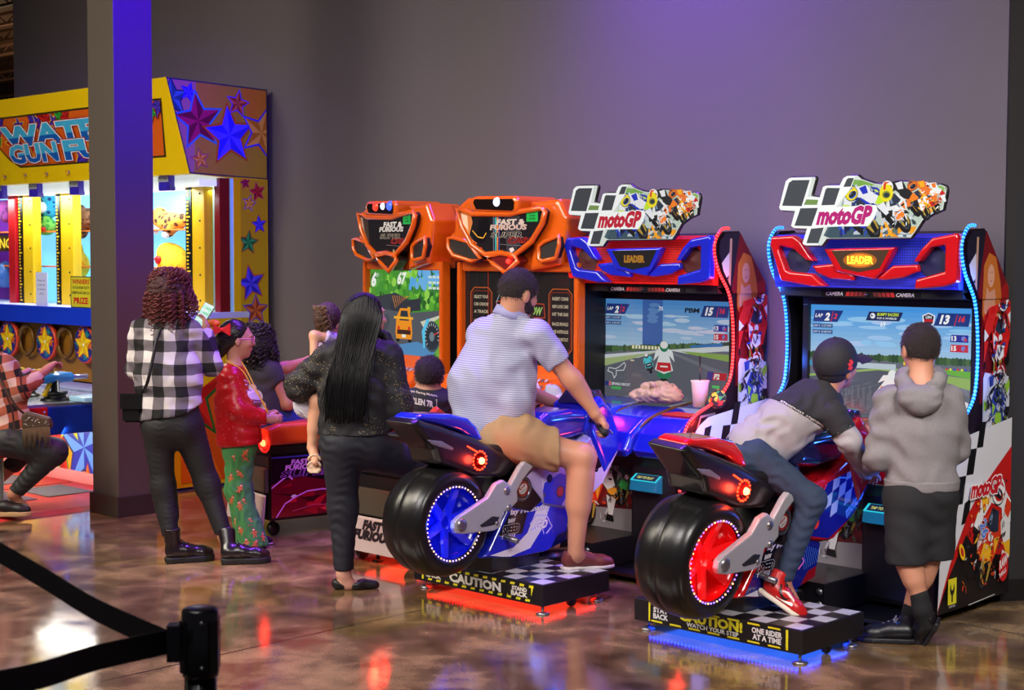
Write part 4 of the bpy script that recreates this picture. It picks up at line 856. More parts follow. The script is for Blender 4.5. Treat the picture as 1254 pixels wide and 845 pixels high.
    dp = to2([(340, 411), (610, 407), (565, 494), (466, 512), (388, 494)], 6.545); c = Cv(); c.poly(dp, (60, 40, 24) if lit else (26, 18, 20))
    xs = [p[0] for p in dp]; zs = [p[1] for p in dp]; mx, mz = sum(xs)/5, (min(zs)+max(zs))/2
    if lit: 
        for q, col in ((.075, (150, 80, 20)), (.06, (226, 120, 30)), (.045, (250, 140, 40))): c.circ(mx, mz+.004, q*1.25, col, ry=q*.5)
    c.text('LEADER', mx+.002, mz-.012, .034, (255, 226, 60) if lit else (214, 150, 40), w=.145, align='C', bold=.06, out=(150, 50, 20), ow=.03)
    c.build('leader_display', lambda u, v, h: (cx+u, 6.5445-h, v), M('leader_lit' if lit else 'leader_dim', attr=True, es=1.6 if lit else .55, rough=.2), bz)
    # topper sign
    SO = to2(SIGN_OUT, 6.50); sg = puff(SO, fx, 6.505, 6.53, .008, .006, 'topper_sign', M('sign_edge', (34, 30, 28), rough=.3), t)
    b = B(); b.box((cx-.25, 6.53, 1.80), (cx-.21, 6.66, 1.84)); b.box((cx+.21, 6.53, 1.80), (cx+.25, 6.66, 1.84)); b.build('sign_bracket', BLK2, sg)
    cxm = sum(p[0] for p in SO)/len(SO); czm = sum(p[1] for p in SO)/len(SO); ins = []
    n = len(SO)
    for i in range(n):
        a, b_, d = Vector(SO[i-1]), Vector(SO[i]), Vector(SO[(i+1) % n]); e1 = (b_-a).normalized(); e2 = (d-b_).normalized(); nn = Vector((e1.y+e2.y, -e1.x-e2.x)); nn = nn/max(nn.length, .3)*1.; ins.append(tuple(b_+nn*.007))
    c = Cv(step=.00005); c.poly(ins, (214, 222, 214))
    P = lambda L_: to2(L_, 6.50); Q = lambda x, y: P([(x, y)])[0]
    # picture area
    pic = P([(372, 330), (380, 205), (398, 120), (430, 75), (480, 78), (540, 98), (600, 105), (645, 88), (700, 90), (760, 102), (800, 116), (850, 102), (872, 112), (872, 135), (856, 215), (815, 232), (762, 264), (730, 318), (706, 348), (330, 352), (300, 342)])
    c.poly(pic, (190, 206, 190)); c.poly(P([(400, 115), (430, 75), (480, 80), (540, 100), (470, 130), (410, 150)]), (120, 170, 70)); c.poly(P([(300, 340), (320, 300), (560, 290), (720, 300), (706, 348), (330, 352)]), (60, 84, 96)); c.poly(P([(600, 330), (620, 305), (738, 296), (728, 320), (715, 332)]), (246, 160, 30)); c.poly(P([(520, 345), (540, 332), (715, 335), (706, 347)]), (210, 220, 224))
    c.poly(P([(232, 170), (290, 165), (284, 190), (226, 190)]), (110, 150, 60)); c.poly(P([(790, 118), (850, 104), (870, 115), (866, 140), (800, 150)]), (140, 180, 90))
    RA, RB = P([(330, 350), (700, 346), (755, 262), (770, 108), (430, 100), (385, 200)]), P([(750, 262), (856, 214), (870, 120), (760, 108)])
    c.clip = RA
    def mz(a, b_, d, e, pal, n, sz, sd): (u0, v0), (u1, v1) = Q(a, d), Q(b_, e); mosaic(c, min(u0, u1), min(v0, v1), max(u0, u1), max(v0, v1), pal, n, sz, sd)
    mz(380, 560, 330, 110, [(40, 56, 170), (30, 40, 120), (52, 80, 200), (20, 24, 60), (190, 200, 210)], 70, .022, 1); mz(560, 740, 320, 140, [(30, 34, 44), (60, 70, 80), (24, 26, 30), (200, 205, 210), (90, 110, 90)], 70, .018, 2); c.clip = RB; mz(740, 860, 230, 120, [(240, 120, 40), (250, 180, 60), (220, 225, 225), (60, 50, 50), (200, 60, 40)], 60, .013, 3); c.clip = RA; mz(560, 720, 350, 300, [(250, 170, 30), (240, 150, 30), (90, 110, 120), (200, 210, 214)], 24, .02, 4)
    c.clip = None
    def rc(px, py, s, sc, **kw): x, z = Q(px, py); racer(c, x, z, s, *sc, **kw)
    rc(840, 235, .15, ORGR, lean=.45); rc(795, 262, .19, ((250, 180, 30), (240, 120, 40), (250, 250, 250), ((240, 120, 30), (60, 60, 70))), lean=.5); rc(700, 318, .25, WHTR, lean=.5); 
    for (a, b_, r_, cc) in ((440, 160, 24, (40, 60, 180)), (470, 190, 22, (36, 44, 150)), (520, 150, 26, (40, 60, 190)), (560, 175, 22, (230, 232, 236)), (430, 185, 12, (220, 230, 60)), (500, 180, 12, (230, 235, 240))): x, z = Q(a, b_); c.circ(x, z, r_/3.84/250, cc, ry=r_/3.84/300)
    c.clip = RA; mz(410, 560, 250, 120, [(44, 60, 190), (30, 40, 140), (230, 232, 240), (210, 230, 60), (24, 28, 70)], 60, .012, 6); rc(560, 345, .27, BLUR, lean=.62); mz(640, 740, 300, 190, [(230, 232, 236), (30, 32, 40), (120, 128, 140)], 30, .010, 7); c.clip = RB; mz(760, 850, 225, 130, [(245, 130, 40), (250, 250, 250), (250, 190, 60), (60, 50, 60)], 34, .008, 8); c.clip = None; x, z = Q(607, 140); c.circ(x, z, .036, (244, 224, 30), ry=.042); c.circ(x, z-.008, .022, (150, 150, 40), ry=.018); c.circ(x+.002, z-.01, .016, (40, 60, 60), ry=.012); c.line([(x-.01, z+.018), (x-.008, z+.04)], .012, (220, 50, 30))
    WH = (250, 252, 250)
    c.poly(P([(104, 208), (135, 85), (152, 70), (258, 68), (238, 158), (294, 163), (310, 112), (322, 106), (388, 106), (406, 70), (424, 60), (462, 60), (440, 120), (372, 205), (296, 345), (286, 384), (222, 384), (214, 376), (236, 304), (172, 304), (160, 294), (180, 220), (110, 220)]), WH)
    cell = (70, 74, 80) if k == 2 else (62, 66, 72)
    for q in ([(118, 200), (150, 92), (168, 80), (248, 79), (210, 202)], [(176, 294), (204, 212), (286, 210), (256, 296)], [(302, 198), (322, 124), (330, 116), (390, 117), (364, 196)], [(406, 112), (422, 76), (430, 70), (456, 70), (440, 110)], [(232, 376), (254, 308), (314, 302), (288, 376)]): c.poly(P(q), cell)
    c.poly(P([(232, 170), (288, 172), (282, 196), (220, 196)]), (120, 150, 80))
    c.poly(P([(268, 298), (300, 210), (560, 196), (566, 220), (548, 262), (520, 296)]), WH)
    x0, z_ = Q(278, 290); x1, _ = Q(546, 290); c.text('motoGP', x0, z_+.006, .078, (196, 24, 54) if k == 1 else (190, 30, 120), w=x1-x0-.02, shear=.27, bold=.06, out=WH, ow=.04)
    c.build('sign_face', lambda u, v, h: (cx+u, 6.5035-h, v), M('backlit_sign_%d' % k, attr=True, es=.85 if k == 1 else 1.0, rough=.2), sg)
    # control deck
    D = M('deck_%02x%02x%02x' % trim, trim, rough=.15, coat=1.)
    b = B(); b.prism([(6.80, .86), (6.83, .56), (6.36, .56), (6.30, .66), (6.40, .74), (6.62, .80)], f, cx-hw+.03, cx+hw-.03); b.build('deck_body', BLK2, t)
    for u0, u1, y0, z0_ in ((-.50, -.27, 6.30, .82), (-.28, -.02, 6.16, .80), (-.03, .24, 6.22, .82), (.23, .505, 6.27, .82)):
        puff([(6.80, .89), (y0+.36, .875), (y0+.18, .835), (y0+.05, .755), (y0, .67), (y0+.03, .63), (y0+.12, .66), (6.55, .70), (6.80, .78)], lambda u, v, d: (d, u, v), cx+u0, cx+u1, .03, .010, 'deck_cowl', D, t)
    b = B()
    for x in (-.015, .255): b.tube(smooth_path([(cx+x, 6.80, .89), (cx+x, 6.58, .865), (cx+x-.02, 6.42, .82), (cx+x-.03, 6.30, .74), (cx+x-.03, 6.26, .70)], 5), .010, n=8); b.build('deck_channel', M('channel_gold', (120, 84, 40), rough=.3, metal=.4), t); b = B()
    b.bm.free()
    c = Cv(); c.poly([(.28, 6.47), (.47, 6.47), (.48, 6.54), (.33, 6.55), (.27, 6.50)], (230, 36, 20)); c.build('deck_light', lambda u, v, h: (cx+u, v, .838+(v-6.45)*.17+h+.006), M('deck_glow', attr=True, es=.8), t)
    # lower front: printed board, coin door, card reader
    b = B(); b.box((cx-hw+.03, 6.44, .06), (cx+hw-.03, 6.47, .72)); b.build('front_board', BLK2, t)
    c = Cv(); x0, x1 = -.51, .16; c.clip = [(x0, .07), (x1, .07), (x1, .66), (x0, .66)]; c.rect(x0, .07, x1, .66, (96, 20, 26)); c.poly([(x0, .24), (-.2, .30), (x1, .32), (x1, .07), (x0, .07)], (150, 146, 150)); c.poly([(x0, .45), (x1, .5), (x1, .7), (x0, .7)], (40, 20, 26))
    c.circ(-.1, .38, .25, (130, 24, 26), ry=.06); racer(c, .02, .34, .32, *GRNR, lean=-.3); racer(c, -.22, .20, .44, (226, 50, 30), (240, 240, 240), (250, 170, 40), ((240, 240, 240), (210, 40, 40)), lean=-.1); mosaic(c, -.42, .14, -.06, .36, [(30, 24, 26), (226, 60, 30), (90, 90, 96), (20, 18, 20), (210, 210, 215)], 50, .014, 3); mosaic(c, -.05, .34, .15, .62, [(30, 50, 40), (110, 120, 120), (20, 26, 24), (50, 110, 70)], 50, .014, 4); c.text('93', -.22, .42, .05, (250, 250, 250), align='C', bold=.06, out=(200, 30, 30)); c.clip = None
    c.build('front_artwork', lambda u, v, h: (cx+u, 6.4395-h, v), PRINT(), t)
    dr = B().box((cx+.17, 6.36, .07), (cx+.49, 6.44, .68), .008).build('coin_door', M('door_black', (20, 18, 22), rough=.35), t)
    fr = B(); 
    fr.box((cx+.185, 6.352, .09), (cx+.475, 6.36, .60), .004); fr.build('door_panel', M('door_panel', (28, 26, 30), rough=.3), dr)
    rd_ = B(); rd_.prism([(6.352, .44), (6.29, .455), (6.30, .50), (6.352, .535)], f, cx+.21, cx+.39, .006); ro = rd_.build('card_reader', M('reader_glow', (24, 70, 100), rough=.15, es=.22, ecol=(40, 170, 230)), dr)
    c = Cv(); c.rect(.212, .0, .388, .036, (40, 190, 210)); c.rect(.225, .005, .375, .035, (16, 30, 60)); c.text('TAP TO PLAY', .24, .013, .012, (240, 240, 120), w=.11); c.build('reader_display', lambda u, v, h: (cx+u, 6.2965+v*1.4-h, .505+v*.85+h), M('reader_scr', attr=True, es=1.2), ro)
    B().tube([(cx+.43, 6.352, .42), (cx+.43, 6.34, .42)], .012).build('lock', CHR, dr)
    # floor plate, steel link box
    B().box((cx-.50, 6.10, .03), (cx+.50, 6.43, .05), .004).build('floor_plate', BLK2, t)
    lk = B(); lk.box((cx-.22, 6.0, .055), (cx+.20, 6.42, .20), .006); lb = lk.build('link_box', M('link_black', (22, 20, 22), rough=.35), t)
    for x in (-.19, .17):
        for z in (.10, .16): B().lathe([(0, -.008), (.014, -.008), (.016, 0)], (cx+x, 6.0, z), (0, 1, 0), n=12).build('bolt', STL, lb)
    for x in (-.45, .45):
        for y in (6.36, 6.95): B().lathe([(.03, 0), (.03, .01), (.01, .015), (.01, .06)], (cx+x, y, 0), (0, 0, 1), n=12).build('foot', BLK2, t)
    return t
moto_cabinet(M2X-1.415, (255, 26, 20), (24, 36, 190), (214, 24, 16), 'motorcycle racing cabinet with red edge lights and blue trim', 1, False)
moto_cabinet(M2X, (20, 120, 255), (196, 14, 24), (40, 50, 200), 'motorcycle racing cabinet with blue edge lights and red trim at the right', 2, True)
for cx_, col in ((M2X-1.415, (1, .05, .03)), (M2X, (.04, .16, 1))):
    for sx_ in (-.57, .57):
        for y_, z_, e_ in ((6.62, 1.55, 1.6), (6.70, 1.15, 1.8), (6.42, .84, 2.4), (6.26, .60, 2.0)): lamp('led_glow', 'POINT', (cx_+sx_, y_, z_), (cx_, 6, 1), e_ if col[0] > .5 else e_*2.2, col, .04)
# ------------------------------------------------------------------ street racing cabinets with seats
K2 = (540, 220, 3.839)
ORG = M('orange_shell', (226, 98, 14), rough=.2, coat=1.); ORG2 = M('orange_frame', (212, 92, 14), rough=.3, coat=.5)
CO = Vector((-6.29, 6.60, 0))
def tof(pts, v=-.12, crop=K2):
    """outline read off the right-hand cabinet's front, to (u, z)"""
    r = []
    for p in pts: q = onY(*cn(p, crop), CO.y+v); r.append((q.x-CO.x, q.z))
    return r
def car_cabinet(org, ang, lab, k, lamp_u):
    t = thing('street_racing_cabinet', lab, 'arcade cabinet', tuple(org), 'street racing cabinets')
    ca, sa = math.cos(ang), math.sin(ang)
    def f(u, v, z): return (org.x+u*ca+v*sa, org.y-u*sa+v*ca, z)
    fz = lambda u, z, v: f(u, v, z)     # front-facing work (u,z,depth)
    fs = lambda v, z, u: f(u, v, z)     # side-facing work
    def bx(a, b_, nm, m, par=t, bev=.006):
        q = B(); P = [f(x, y, z) for z in (a[2], b_[2]) for x, y in ((a[0], a[1]), (b_[0], a[1]), (b_[0], b_[1]), (a[0], b_[1]))]; q.hexa(P)
        if bev: bmesh.ops.bevel(q.bm, geom=q.bm.edges[:], offset=bev, segments=2, affect='EDGES')
        return q.build(nm, m, par)
    def ring(pts, r, v, nm, m, par=t, closed=True, n=5):
        b = B(); b.tube(smooth_path([fz(u, z, v) for u, z in pts], n, closed) if n > 1 else [fz(u, z, v) for u, z in pts], r, n=8, closed=closed); return b.build(nm, m, par)
    # tower
    bx((-.492, .03, .04), (.492, .38, 1.62), 'body', BLK2)
    for s_ in (-1, 1): bx((s_*.50, -.03, .55), (s_*.462, .035, 1.66), 'frame_side', ORG2)
    bx((-.462, -.02, 1.605), (.462, .10, 1.66), 'frame_top', ORG2); bx((-.462, -.03, 1.00), (.462, .10, 1.055), 'frame_bottom', ORG2)
    W_, H_ = .924, .55; z0 = 1.055
    bx((-W_/2, .012, z0), (W_/2, .03, z0+H_), 'monitor', M('glass_black', (8, 8, 10)), bev=0)
    c = Cv(step=.00006); c.push(-W_/2, z0); c.clip = [(0, 0), (W_, 0), (W_, H_), (0, H_)]; rg = random.Random(k)
    if k == 1:
        c.rect(0, 0, W_, H_, (70, 150, 50)); c.rect(.5, .42, W_, H_, (90, 170, 230)); c.poly([(.4, .36), (.7, .50), (W_, .42), (W_, .3), (.4, .3)], (60, 130, 60))
        for i in range(160): c.circ(rg.uniform(0, W_), rg.uniform(.30, .55) if rg.random() < .6 else rg.uniform(.28, .4), rg.uniform(.012, .035), rg.choice([(60, 140, 40), (120, 200, 60), (40, 100, 36), (90, 170, 50), (150, 215, 80)]), n=9)
        for i in range(18): c.circ(rg.uniform(.6, W_), rg.uniform(.44, .54), rg.uniform(.02, .03), (110, 180, 235), n=8)
        c.poly([(0, .36), (.35, .40), (.66, .32), (.5, .26), (0, .26)], (54, 60, 66)); c.poly([(.28, .33), (.66, .37), (.66, .29), (.30, .27)], (46, 50, 60)); c.rect(.50, .24, .535, .31, (230, 160, 30)); c.rect(.46, .25, .48, .30, (180, 120, 40))
        c.poly([(0, .30), (.5, .27), (W_, .30), (W_, .26), (.74, .21), (.8, .0), (0, 0)], (84, 88, 96)); c.poly([(.74, .21), (W_, .26), (W_, .0), (.86, .0), (.78, .12)], (110, 170, 50)); c.poly([(.66, .22), (.90, .27), (.88, .25), (.70, .18)], (210, 210, 190)); c.poly([(0, .0), (0, .2), (.25, .26), (.28, .20), (.1, .0)], (70, 74, 82))
        c.poly([(.10, .07), (.8, .0), (0, 0)], (90, 130, 170)); c.poly([(.3, .05), (.62, .09), (.85, .05), (.8, .0), (.2, .0)], (80, 140, 190))
        c.push(.45, .10, 1, 1); c.poly([(-.10, .04), (-.09, .14), (-.04, .20), (.06, .20), (.10, .13), (.11, .04), (.10, .0), (-.09, 0)], (246, 150, 24)); c.poly([(-.05, .12), (-.03, .185), (.05, .185), (.07, .12)], (40, 50, 60)); c.poly([(-.12, .13), (.12, .13), (.12, .145), (-.12, .145)], (250, 180, 40)); c.rect(-.08, .03, .09, .06, (60, 30, 20)); c.circ(-.06, .07, .014, (220, 40, 30)); c.circ(.07, .07, .014, (220, 40, 30)); c.rect(-.09, -.02, -.05, .0, (20, 20, 20)); c.rect(.06, -.02, .10, .0, (20, 20, 20)); c.rect(-.02, .01, .03, .03, (240, 240, 220))
        for i in range(8): c.line([(-.1+.02*i, .2+.01*i), (-.14+.03*i, .28)], .004, (250, 150, 40))
        c.pop()
        c.circ(.80, .13, .10, (60, 80, 90)); c.circ(.80, .13, .085, (36, 44, 54)); 
        for i in range(14): a = math.radians(220-i*18); c.line([(.80+.07*math.cos(a), .13+.07*math.sin(a)), (.80+.084*math.cos(a), .13+.084*math.sin(a))], .004, (230, 240, 245))
        c.line([(.80, .13), (.87, .16)], .006, (240, 60, 40)); c.circ(.80, .13, .03, (110, 130, 140)); c.poly([(.70, .05), (.68, .16), (.74, .24), (.78, .245), (.72, .16), (.72, .06)], (90, 200, 240))
        c.text('6', .03, .44, .085, (245, 250, 240), bold=.05, shear=.25); c.text('th', .095, .50, .03, (245, 250, 240), shear=.25); c.text('67', .37, .46, .07, (245, 250, 235), bold=.05, shear=.25); c.line([(.40, .545), (.55, .55)], .006, (40, 60, 40))
        for i in range(3):
            for j in range(3): c.rect(.76+.05*i, .50-.035*j, .80+.05*i, .515-.035*j, (210, 230, 220))
    else:
        c.rect(0, 0, W_, H_, (22, 18, 20)); c.rect(0, .2, W_, .5, (30, 22, 22))
        for i in range(22): x = rg.uniform(0, W_); c.line([(x, 0), (x+rg.uniform(-.04, .04), H_)], rg.uniform(.002, .012), (44, 34, 34))
        OG = (240, 110, 40)
        for x0, tt in ((.05, ('SELECT YOUR', 'CAR CHOOSE', 'A TRACK', 'GET SET')), (.70, ('INSERT COINS', 'NEW LOOK CARS', 'HIT THE GAS', 'RACE RIVALS', 'USE NITROUS', 'EVERY SHORTCUT'))):
            c.line([(x0, .10), (x0, .42), (x0+.03, .45), (x0+.15, .45), (x0+.18, .42), (x0+.18, .10), (x0+.15, .07), (x0+.03, .07)], .006, OG, closed=True); c.line([(x0+.012, .11), (x0+.012, .41), (x0+.03, .43), (x0+.15, .43), (x0+.168, .41), (x0+.168, .11), (x0+.15, .085), (x0+.03, .085)], .003, (200, 60, 30), closed=True)
            for i in range(6): c.text(tt[i % len(tt)], x0+.09, .385-.045*i-(.012 if i > 2 else 0), .018, (250, 225, 190), w=.125, align='C', bold=.03)
        c.poly([(.24, .25), (.24, .34), (.30, .38), (.62, .37), (.68, .34), (.68, .27), (.62, .24)], (40, 16, 14)); c.line([(.27, .27), (.27, .37), (.66, .36), (.67, .28)], .006, (235, 80, 40), closed=True); c.text('TURN', .285, .295, .05, (190, 250, 220), bold=.04, w=.13, shear=.1); c.text('NOW', .52, .295, .045, (200, 250, 130), w=.12, bold=.04, shear=.25)
        c.line([(.20, .06), (.20, .54)], .004, (240, 70, 40)); c.poly([(.48, .0), (.60, .0), (.56, .54), (.47, .54)], (66, 54, 40)); c.text('FREE', .34, .46, .03, (245, 170, 50), w=.1, bold=.03); c.line([(.27, .36), (.34, .50), (.46, .52)], .006, (180, 200, 220))
        c.circ(.60, .17, .03, (60, 130, 60)); c.text('PLAY', .56, .10, .05, (240, 200, 70), w=.16, bold=.04, shear=.2); c.line([(.64, .05), (.78, .13), (.72, .03)], .008, (230, 80, 40)); c.rect(.30, .05, .44, .20, (60, 30, 26))
    c.pop(); c.clip = None
    c.build('screen', lambda u, v, h: f(u, .011-h, v), M('car_screen_%d' % k, attr=True, es=.85 if k == 1 else .5, rough=.15), t)
    # header shell
    HD = puff(tof([(80, 135), (135, 85), (350, 75), (440, 105), (585, 92), (600, 150), (600, 240), (590, 395), (440, 430), (370, 385), (310, 430), (240, 390), (190, 385), (100, 375), (45, 350), (40, 270), (72, 245)], .0), fz, -.03, .20, .03, .009, 'header_shell', ORG, t)
    puff(tof([(445, 105), (590, 90), (632, 180), (624, 245), (590, 400), (450, 432), (470, 250), (500, 160)], .0), fz, -.07, .14, .03, .009, 'header_cheek', ORG, HD)
    vz = tof([(133, 108), (140, 84), (160, 76), (345, 74), (362, 92), (360, 140), (345, 158), (150, 150), (136, 138)], -.14)
    puff(vz, fz, -.14, .22, .022, .008, 'light_visor', ORG, HD)
    vin = tof([(152, 108), (158, 92), (335, 90), (345, 104), (343, 138), (330, 145), (165, 138)], -.14)
    c = Cv(); c.poly(vin, (24, 14, 12)); c.build('visor_glass', lambda u, v, h: f(u, -.1415-h, v), M('visor_glass', attr=True, rough=.08), HD)
    zc = (vin[0][1]+vin[3][1])/2; 
    for u_, col, r in (((-.045, (200, 220, 255), .03),) if k == 2 else ((-.12, (255, 50, 30), .034), (-.03, (210, 220, 230), .026), (.055, (60, 90, 255), .034))):
        b = B(); b.lathe([(0, 0), (r*.8, .004), (r, .02)], fz(u_, zc, -.152), (0, 1, 0), n=16); b.build('beacon_lamp', M('beacon_%02x%02x%02x' % col, col, rough=.2, es=1.6 if k == 2 else 1.3, ecol=col), HD)
    sgn = tof([(84, 140), (125, 148), (150, 162), (330, 163), (380, 150), (478, 134), (492, 150), (480, 205), (430, 290), (342, 362), (290, 343), (212, 352), (150, 308), (100, 220)], -.11)
    c = Cv(step=.00006); c.poly(sgn, (30, 26, 30)); c.clip = None
    g = lambda x, y: tof([(x, y)], -.11)[0]
    c.poly(tof([(90, 145), (140, 158), (150, 200), (135, 260), (104, 215)], -.11), (214, 130, 70) if k == 2 else (96, 66, 50)); c.poly(tof([(95, 160), (125, 170), (130, 240), (105, 205)], -.11), (240, 210, 180) if k == 2 else (170, 150, 130))
    if k == 2:
        c.poly(tof([(180, 190), (225, 170), (235, 240), (200, 300), (160, 290)], -.11), (18, 16, 20)); c.line(tof([(150, 240), (175, 270), (200, 275), (215, 250)], -.11), .006, (250, 190, 60)); c.line(tof([(140, 280), (170, 300)], -.11), .006, (240, 110, 40))
        for x, cc in ((246, (90, 100, 120)), (256, (60, 190, 190)), (264, (230, 130, 60)), (272, (60, 60, 130))): c.poly(tof([(x, 166), (x+7, 166), (x+6, 345), (x+1, 345)], -.11), cc)
        c.poly(tof([(300, 166), (370, 160), (380, 290), (340, 355), (310, 345)], -.11), (56, 54, 62)); c.circ(*g(190, 325), .01, (220, 60, 40)); c.poly(tof([(322, 325), (340, 318), (347, 332), (330, 345)], -.11), (225, 215, 215))
    else:
        c.poly(tof([(110, 165), (150, 170), (160, 300), (130, 260)], -.11), (70, 56, 50)); c.circ(*g(160, 335), .008, (220, 220, 220)); c.circ(*g(335, 335), .012, (210, 170, 130))
    u0, z_ = g(262, 212); u1, _ = g(396, 212); c.text('FAST &', u0, z_, .030, (214, 196, 186) if k == 2 else (224, 224, 224), w=u1-u0, bold=.05, shear=.2)
    u0, z_ = g(232, 236); u1, _ = g(404, 236); c.text('FURIOUS', u0, z_, .028, (206, 180, 170) if k == 2 else (214, 214, 214), w=u1-u0, bold=.05, shear=.2)
    u0, z_ = g(236, 272); u1, _ = g(384, 272); c.text('SUPER', u0, z_, .030, (30, 26, 28), w=u1-u0, shear=.35, bold=.02, out=(214, 206, 190), ow=.025)
    u0, z_ = g(314, 297); u1, _ = g(434, 297); c.text('CARS', u0, z_, .030, (60, 20, 20), w=u1-u0, shear=.35, bold=.02, out=(236, 60, 50), ow=.03)
    c.line(tof([(280, 304), (400, 312)], -.11), .002, (150, 140, 140))
    gx0, gz0 = g(404, 198); gx1, gz1 = g(458, 140); c.rect(gx0, gz0, gx1, gz1, (40, 180, 80))
    for i, tt in enumerate(('FREE PLAY', 'CARD', 'PLAYERS')): c.text(tt, (gx0+gx1)/2, gz1-.022-.017*i, .009, (16, 60, 30), w=.05, align='C', bold=.03)
    c.build('header_sign', lambda u, v, h: f(u, -.112-h, v), M('header_sign_%d' % k, attr=True, rough=.15, coat=.6), HD)
    bk = puff(sgn, fz, -.11, -.02, .004, .007, 'sign_back', BLK2, HD)
    ring(sgn, .017, -.115, 'sign_frame', ORG, HD, n=1)
    for pod in ([(40, 276), (62, 272), (130, 292), (192, 372), (150, 384), (62, 356), (38, 322)], [(466, 312), (492, 290), (560, 265), (560, 310), (545, 368), (482, 384), (462, 372)]):
        P = tof(pod, -.09); puff(P, fz, -.095, -.02, .006, .007, 'speaker_pod', M('pod_black', (26, 20, 20), rough=.5, bump=.3, bscale=300), HD); ring(P, .014, -.097, 'pod_frame', ORG, HD, n=1)
    sh = tof([(220, 360), (290, 345), (350, 358), (368, 382), (310, 438), (252, 400)], -.12); puff(sh, fz, -.125, -.03, .01, .007, 'shield', M('shield_dark', (110, 20, 20) if k == 2 else (40, 26, 24), rough=.3) if k == 2 else M('shield_brown', (44, 30, 26), rough=.3), HD); ring(sh, .016, -.128, 'shield_frame', ORG, HD, n=1)
    if k == 2: q = tof([(320, 384)], -.13)[0]; B().ball(fz(q[0], q[1], -.135), .016, n=10).build('red_lamp', M('red_lamp', (255, 30, 30), es=5, ecol=(255, 30, 20)), HD)
    # dash, wheel
    puff([(.02, 1.02), (-.20, .98), (-.34, .86), (-.30, .74), (-.02, .70)], fs, -.46, .46, .04, .012, 'dash', ORG, t)
    puff([(.0, .72), (-.26, .74), (-.20, .50), (.02, .1)], fs, -.30, .30, .03, .012, 'dash_column', BLK2, t)
    b = B(); wc = Vector(f(-.02 if k == 1 else 0, -.42, .93)); axv = (Vector(f(0, -1, 0))-Vector(f(0, 0, 0)))*.92+Vector((0, 0, .38))
    b.lathe([(.165, -.014), (.18, 0), (.165, .014), (.15, 0), (.165, -.014)], wc, axv, n=36); wh = b.build('steering_wheel', M('wheel_black', (20, 19, 20), rough=.45), t)
    b = B(); b.lathe([(0, .02), (.05, .018), (.055, -.03), (0, -.05)], wc, axv, n=20); vv = Vector(f(1, 0, 0))-Vector(f(0, 0, 0)); up_ = axv.normalized().cross(vv)
    for a in (0, math.pi, -math.pi/2): b.tube([wc, wc+(vv*math.cos(a)+up_*math.sin(a))*.16], .014, n=8)
    b.build('hub', M('hub_grey', (60, 60, 66), rough=.35), wh); b = B(); b.tube([wc-axv*.02, Vector(f(0, -.22, .84))], .03); b.build('column', BLK2, wh)
    c = Cv(); 
    for i in range(9):
        for j in range(4): c.circ(-.12+.03*i, .03*j, .009, (150, 150, 150) if (i+j) % 2 else (70, 70, 74), n=8)
    c.build('dash_grille', lambda u, v, h: f(u+.30, -.205-.12*(.09-v)/.1*1.1-h, .985-(.09-v)*1.1+h), PRINT(), t)
    # seat pod
    st = bx((-.26, -1.10, .10), (.26, -.25, .50), 'seat_base', M('seat_base_black', (22, 20, 22), rough=.35), t, .012)
    puff([(-1.13, .56), (-1.13, .66), (-1.05, .69), (-.45, .69), (-.35, .62), (-.35, .56)], fs, -.30, .30, .025, .010, 'seat_cushion', M('seat_orange', (222, 74, 18), rough=.35, coat=.3), t)
    bx((-.27, -1.11, .50), (.27, -.33, .56), 'seat_trim', BLK2, t)
    if k == 2:
        for s_ in (-1, 1): puff([(-1.0, .62), (-1.02, .80), (-.92, .88), (-.80, .80), (-.7, .62)], fs, s_*.29, s_*.23, .02, .010, 'seat_bolster', M('seat_orange'), t)
        puff([(-1.05, .62), (-1.07, .72), (-1.0, .78), (-.96, .66)], fs, -.22, .22, .025, .010, 'backrest', BLK2, t)
    # rear lamp
    b = B(); b.lathe([(.022, 0), (.03, -.006), (.038, 0)], f(lamp_u, -1.13, .575), (0, 1, 0), n=20); b.lathe([(.045, 0), (.052, -.006), (.058, 0)], f(lamp_u, -1.13, .575), (0, 1, 0), n=20); rl = b.build('rear_lamp', M('lamp_ring_red', (200, 20, 16), rough=.2, es=1.3, ecol=(255, 30, 20)), t)
    B().ball(f(lamp_u, -1.135, .575), .02, n=12).build('lamp_bulb', M('lamp_core_red', (255, 70, 40), es=26, ecol=(255, 50, 26)), rl)
    o = lamp('rear_lamp_glow', 'POINT', f(lamp_u, -1.21, .575), f(lamp_u, -1.5, .3), 1.2, (1, .05, .02), .02)
    # rear end: grey box, sloped badge plate
    bx((-.25, -1.13, .27), (.25, -1.10, .42), 'rear_box', M('grey_box', (92, 86, 74), rough=.3, metal=.3), t)
    b = B(); b.hexa([f(-.25, -1.15, .07), f(.22, -1.15, .07), f(.22, -1.12, .07), f(-.25, -1.12, .07), f(-.25, -1.13, .25), f(.25, -1.13, .25), f(.25, -1.12, .26), f(-.25, -1.12, .26)]); bp = b.build('badge_plate', M('badge_plate', (222, 200, 196), rough=.35, metal=.3), t)
    c = Cv(); c.text('FAST &', -.10, .125, .045, (30, 24, 28), w=.22, shear=.25, bold=.06, out=(120, 90, 96), ow=.04); c.text('FURIOUS', -.17, .07, .045, (30, 24, 28), w=.30, shear=.25, bold=.06, out=(120, 90, 96), ow=.04); c.build('badge_lettering', lambda u, v, h: f(u, -1.15+(v)*.11-h, .07+v), PRINT(), bp)
    if k == 2: puff([(-1.14, .06), (-1.13, .26), (-1.0, .30), (-.9, .06)], fs, .235, .275, .01, .008, 'corner_guard', M('guard_black', (36, 30, 44), rough=.12, coat=1), t)
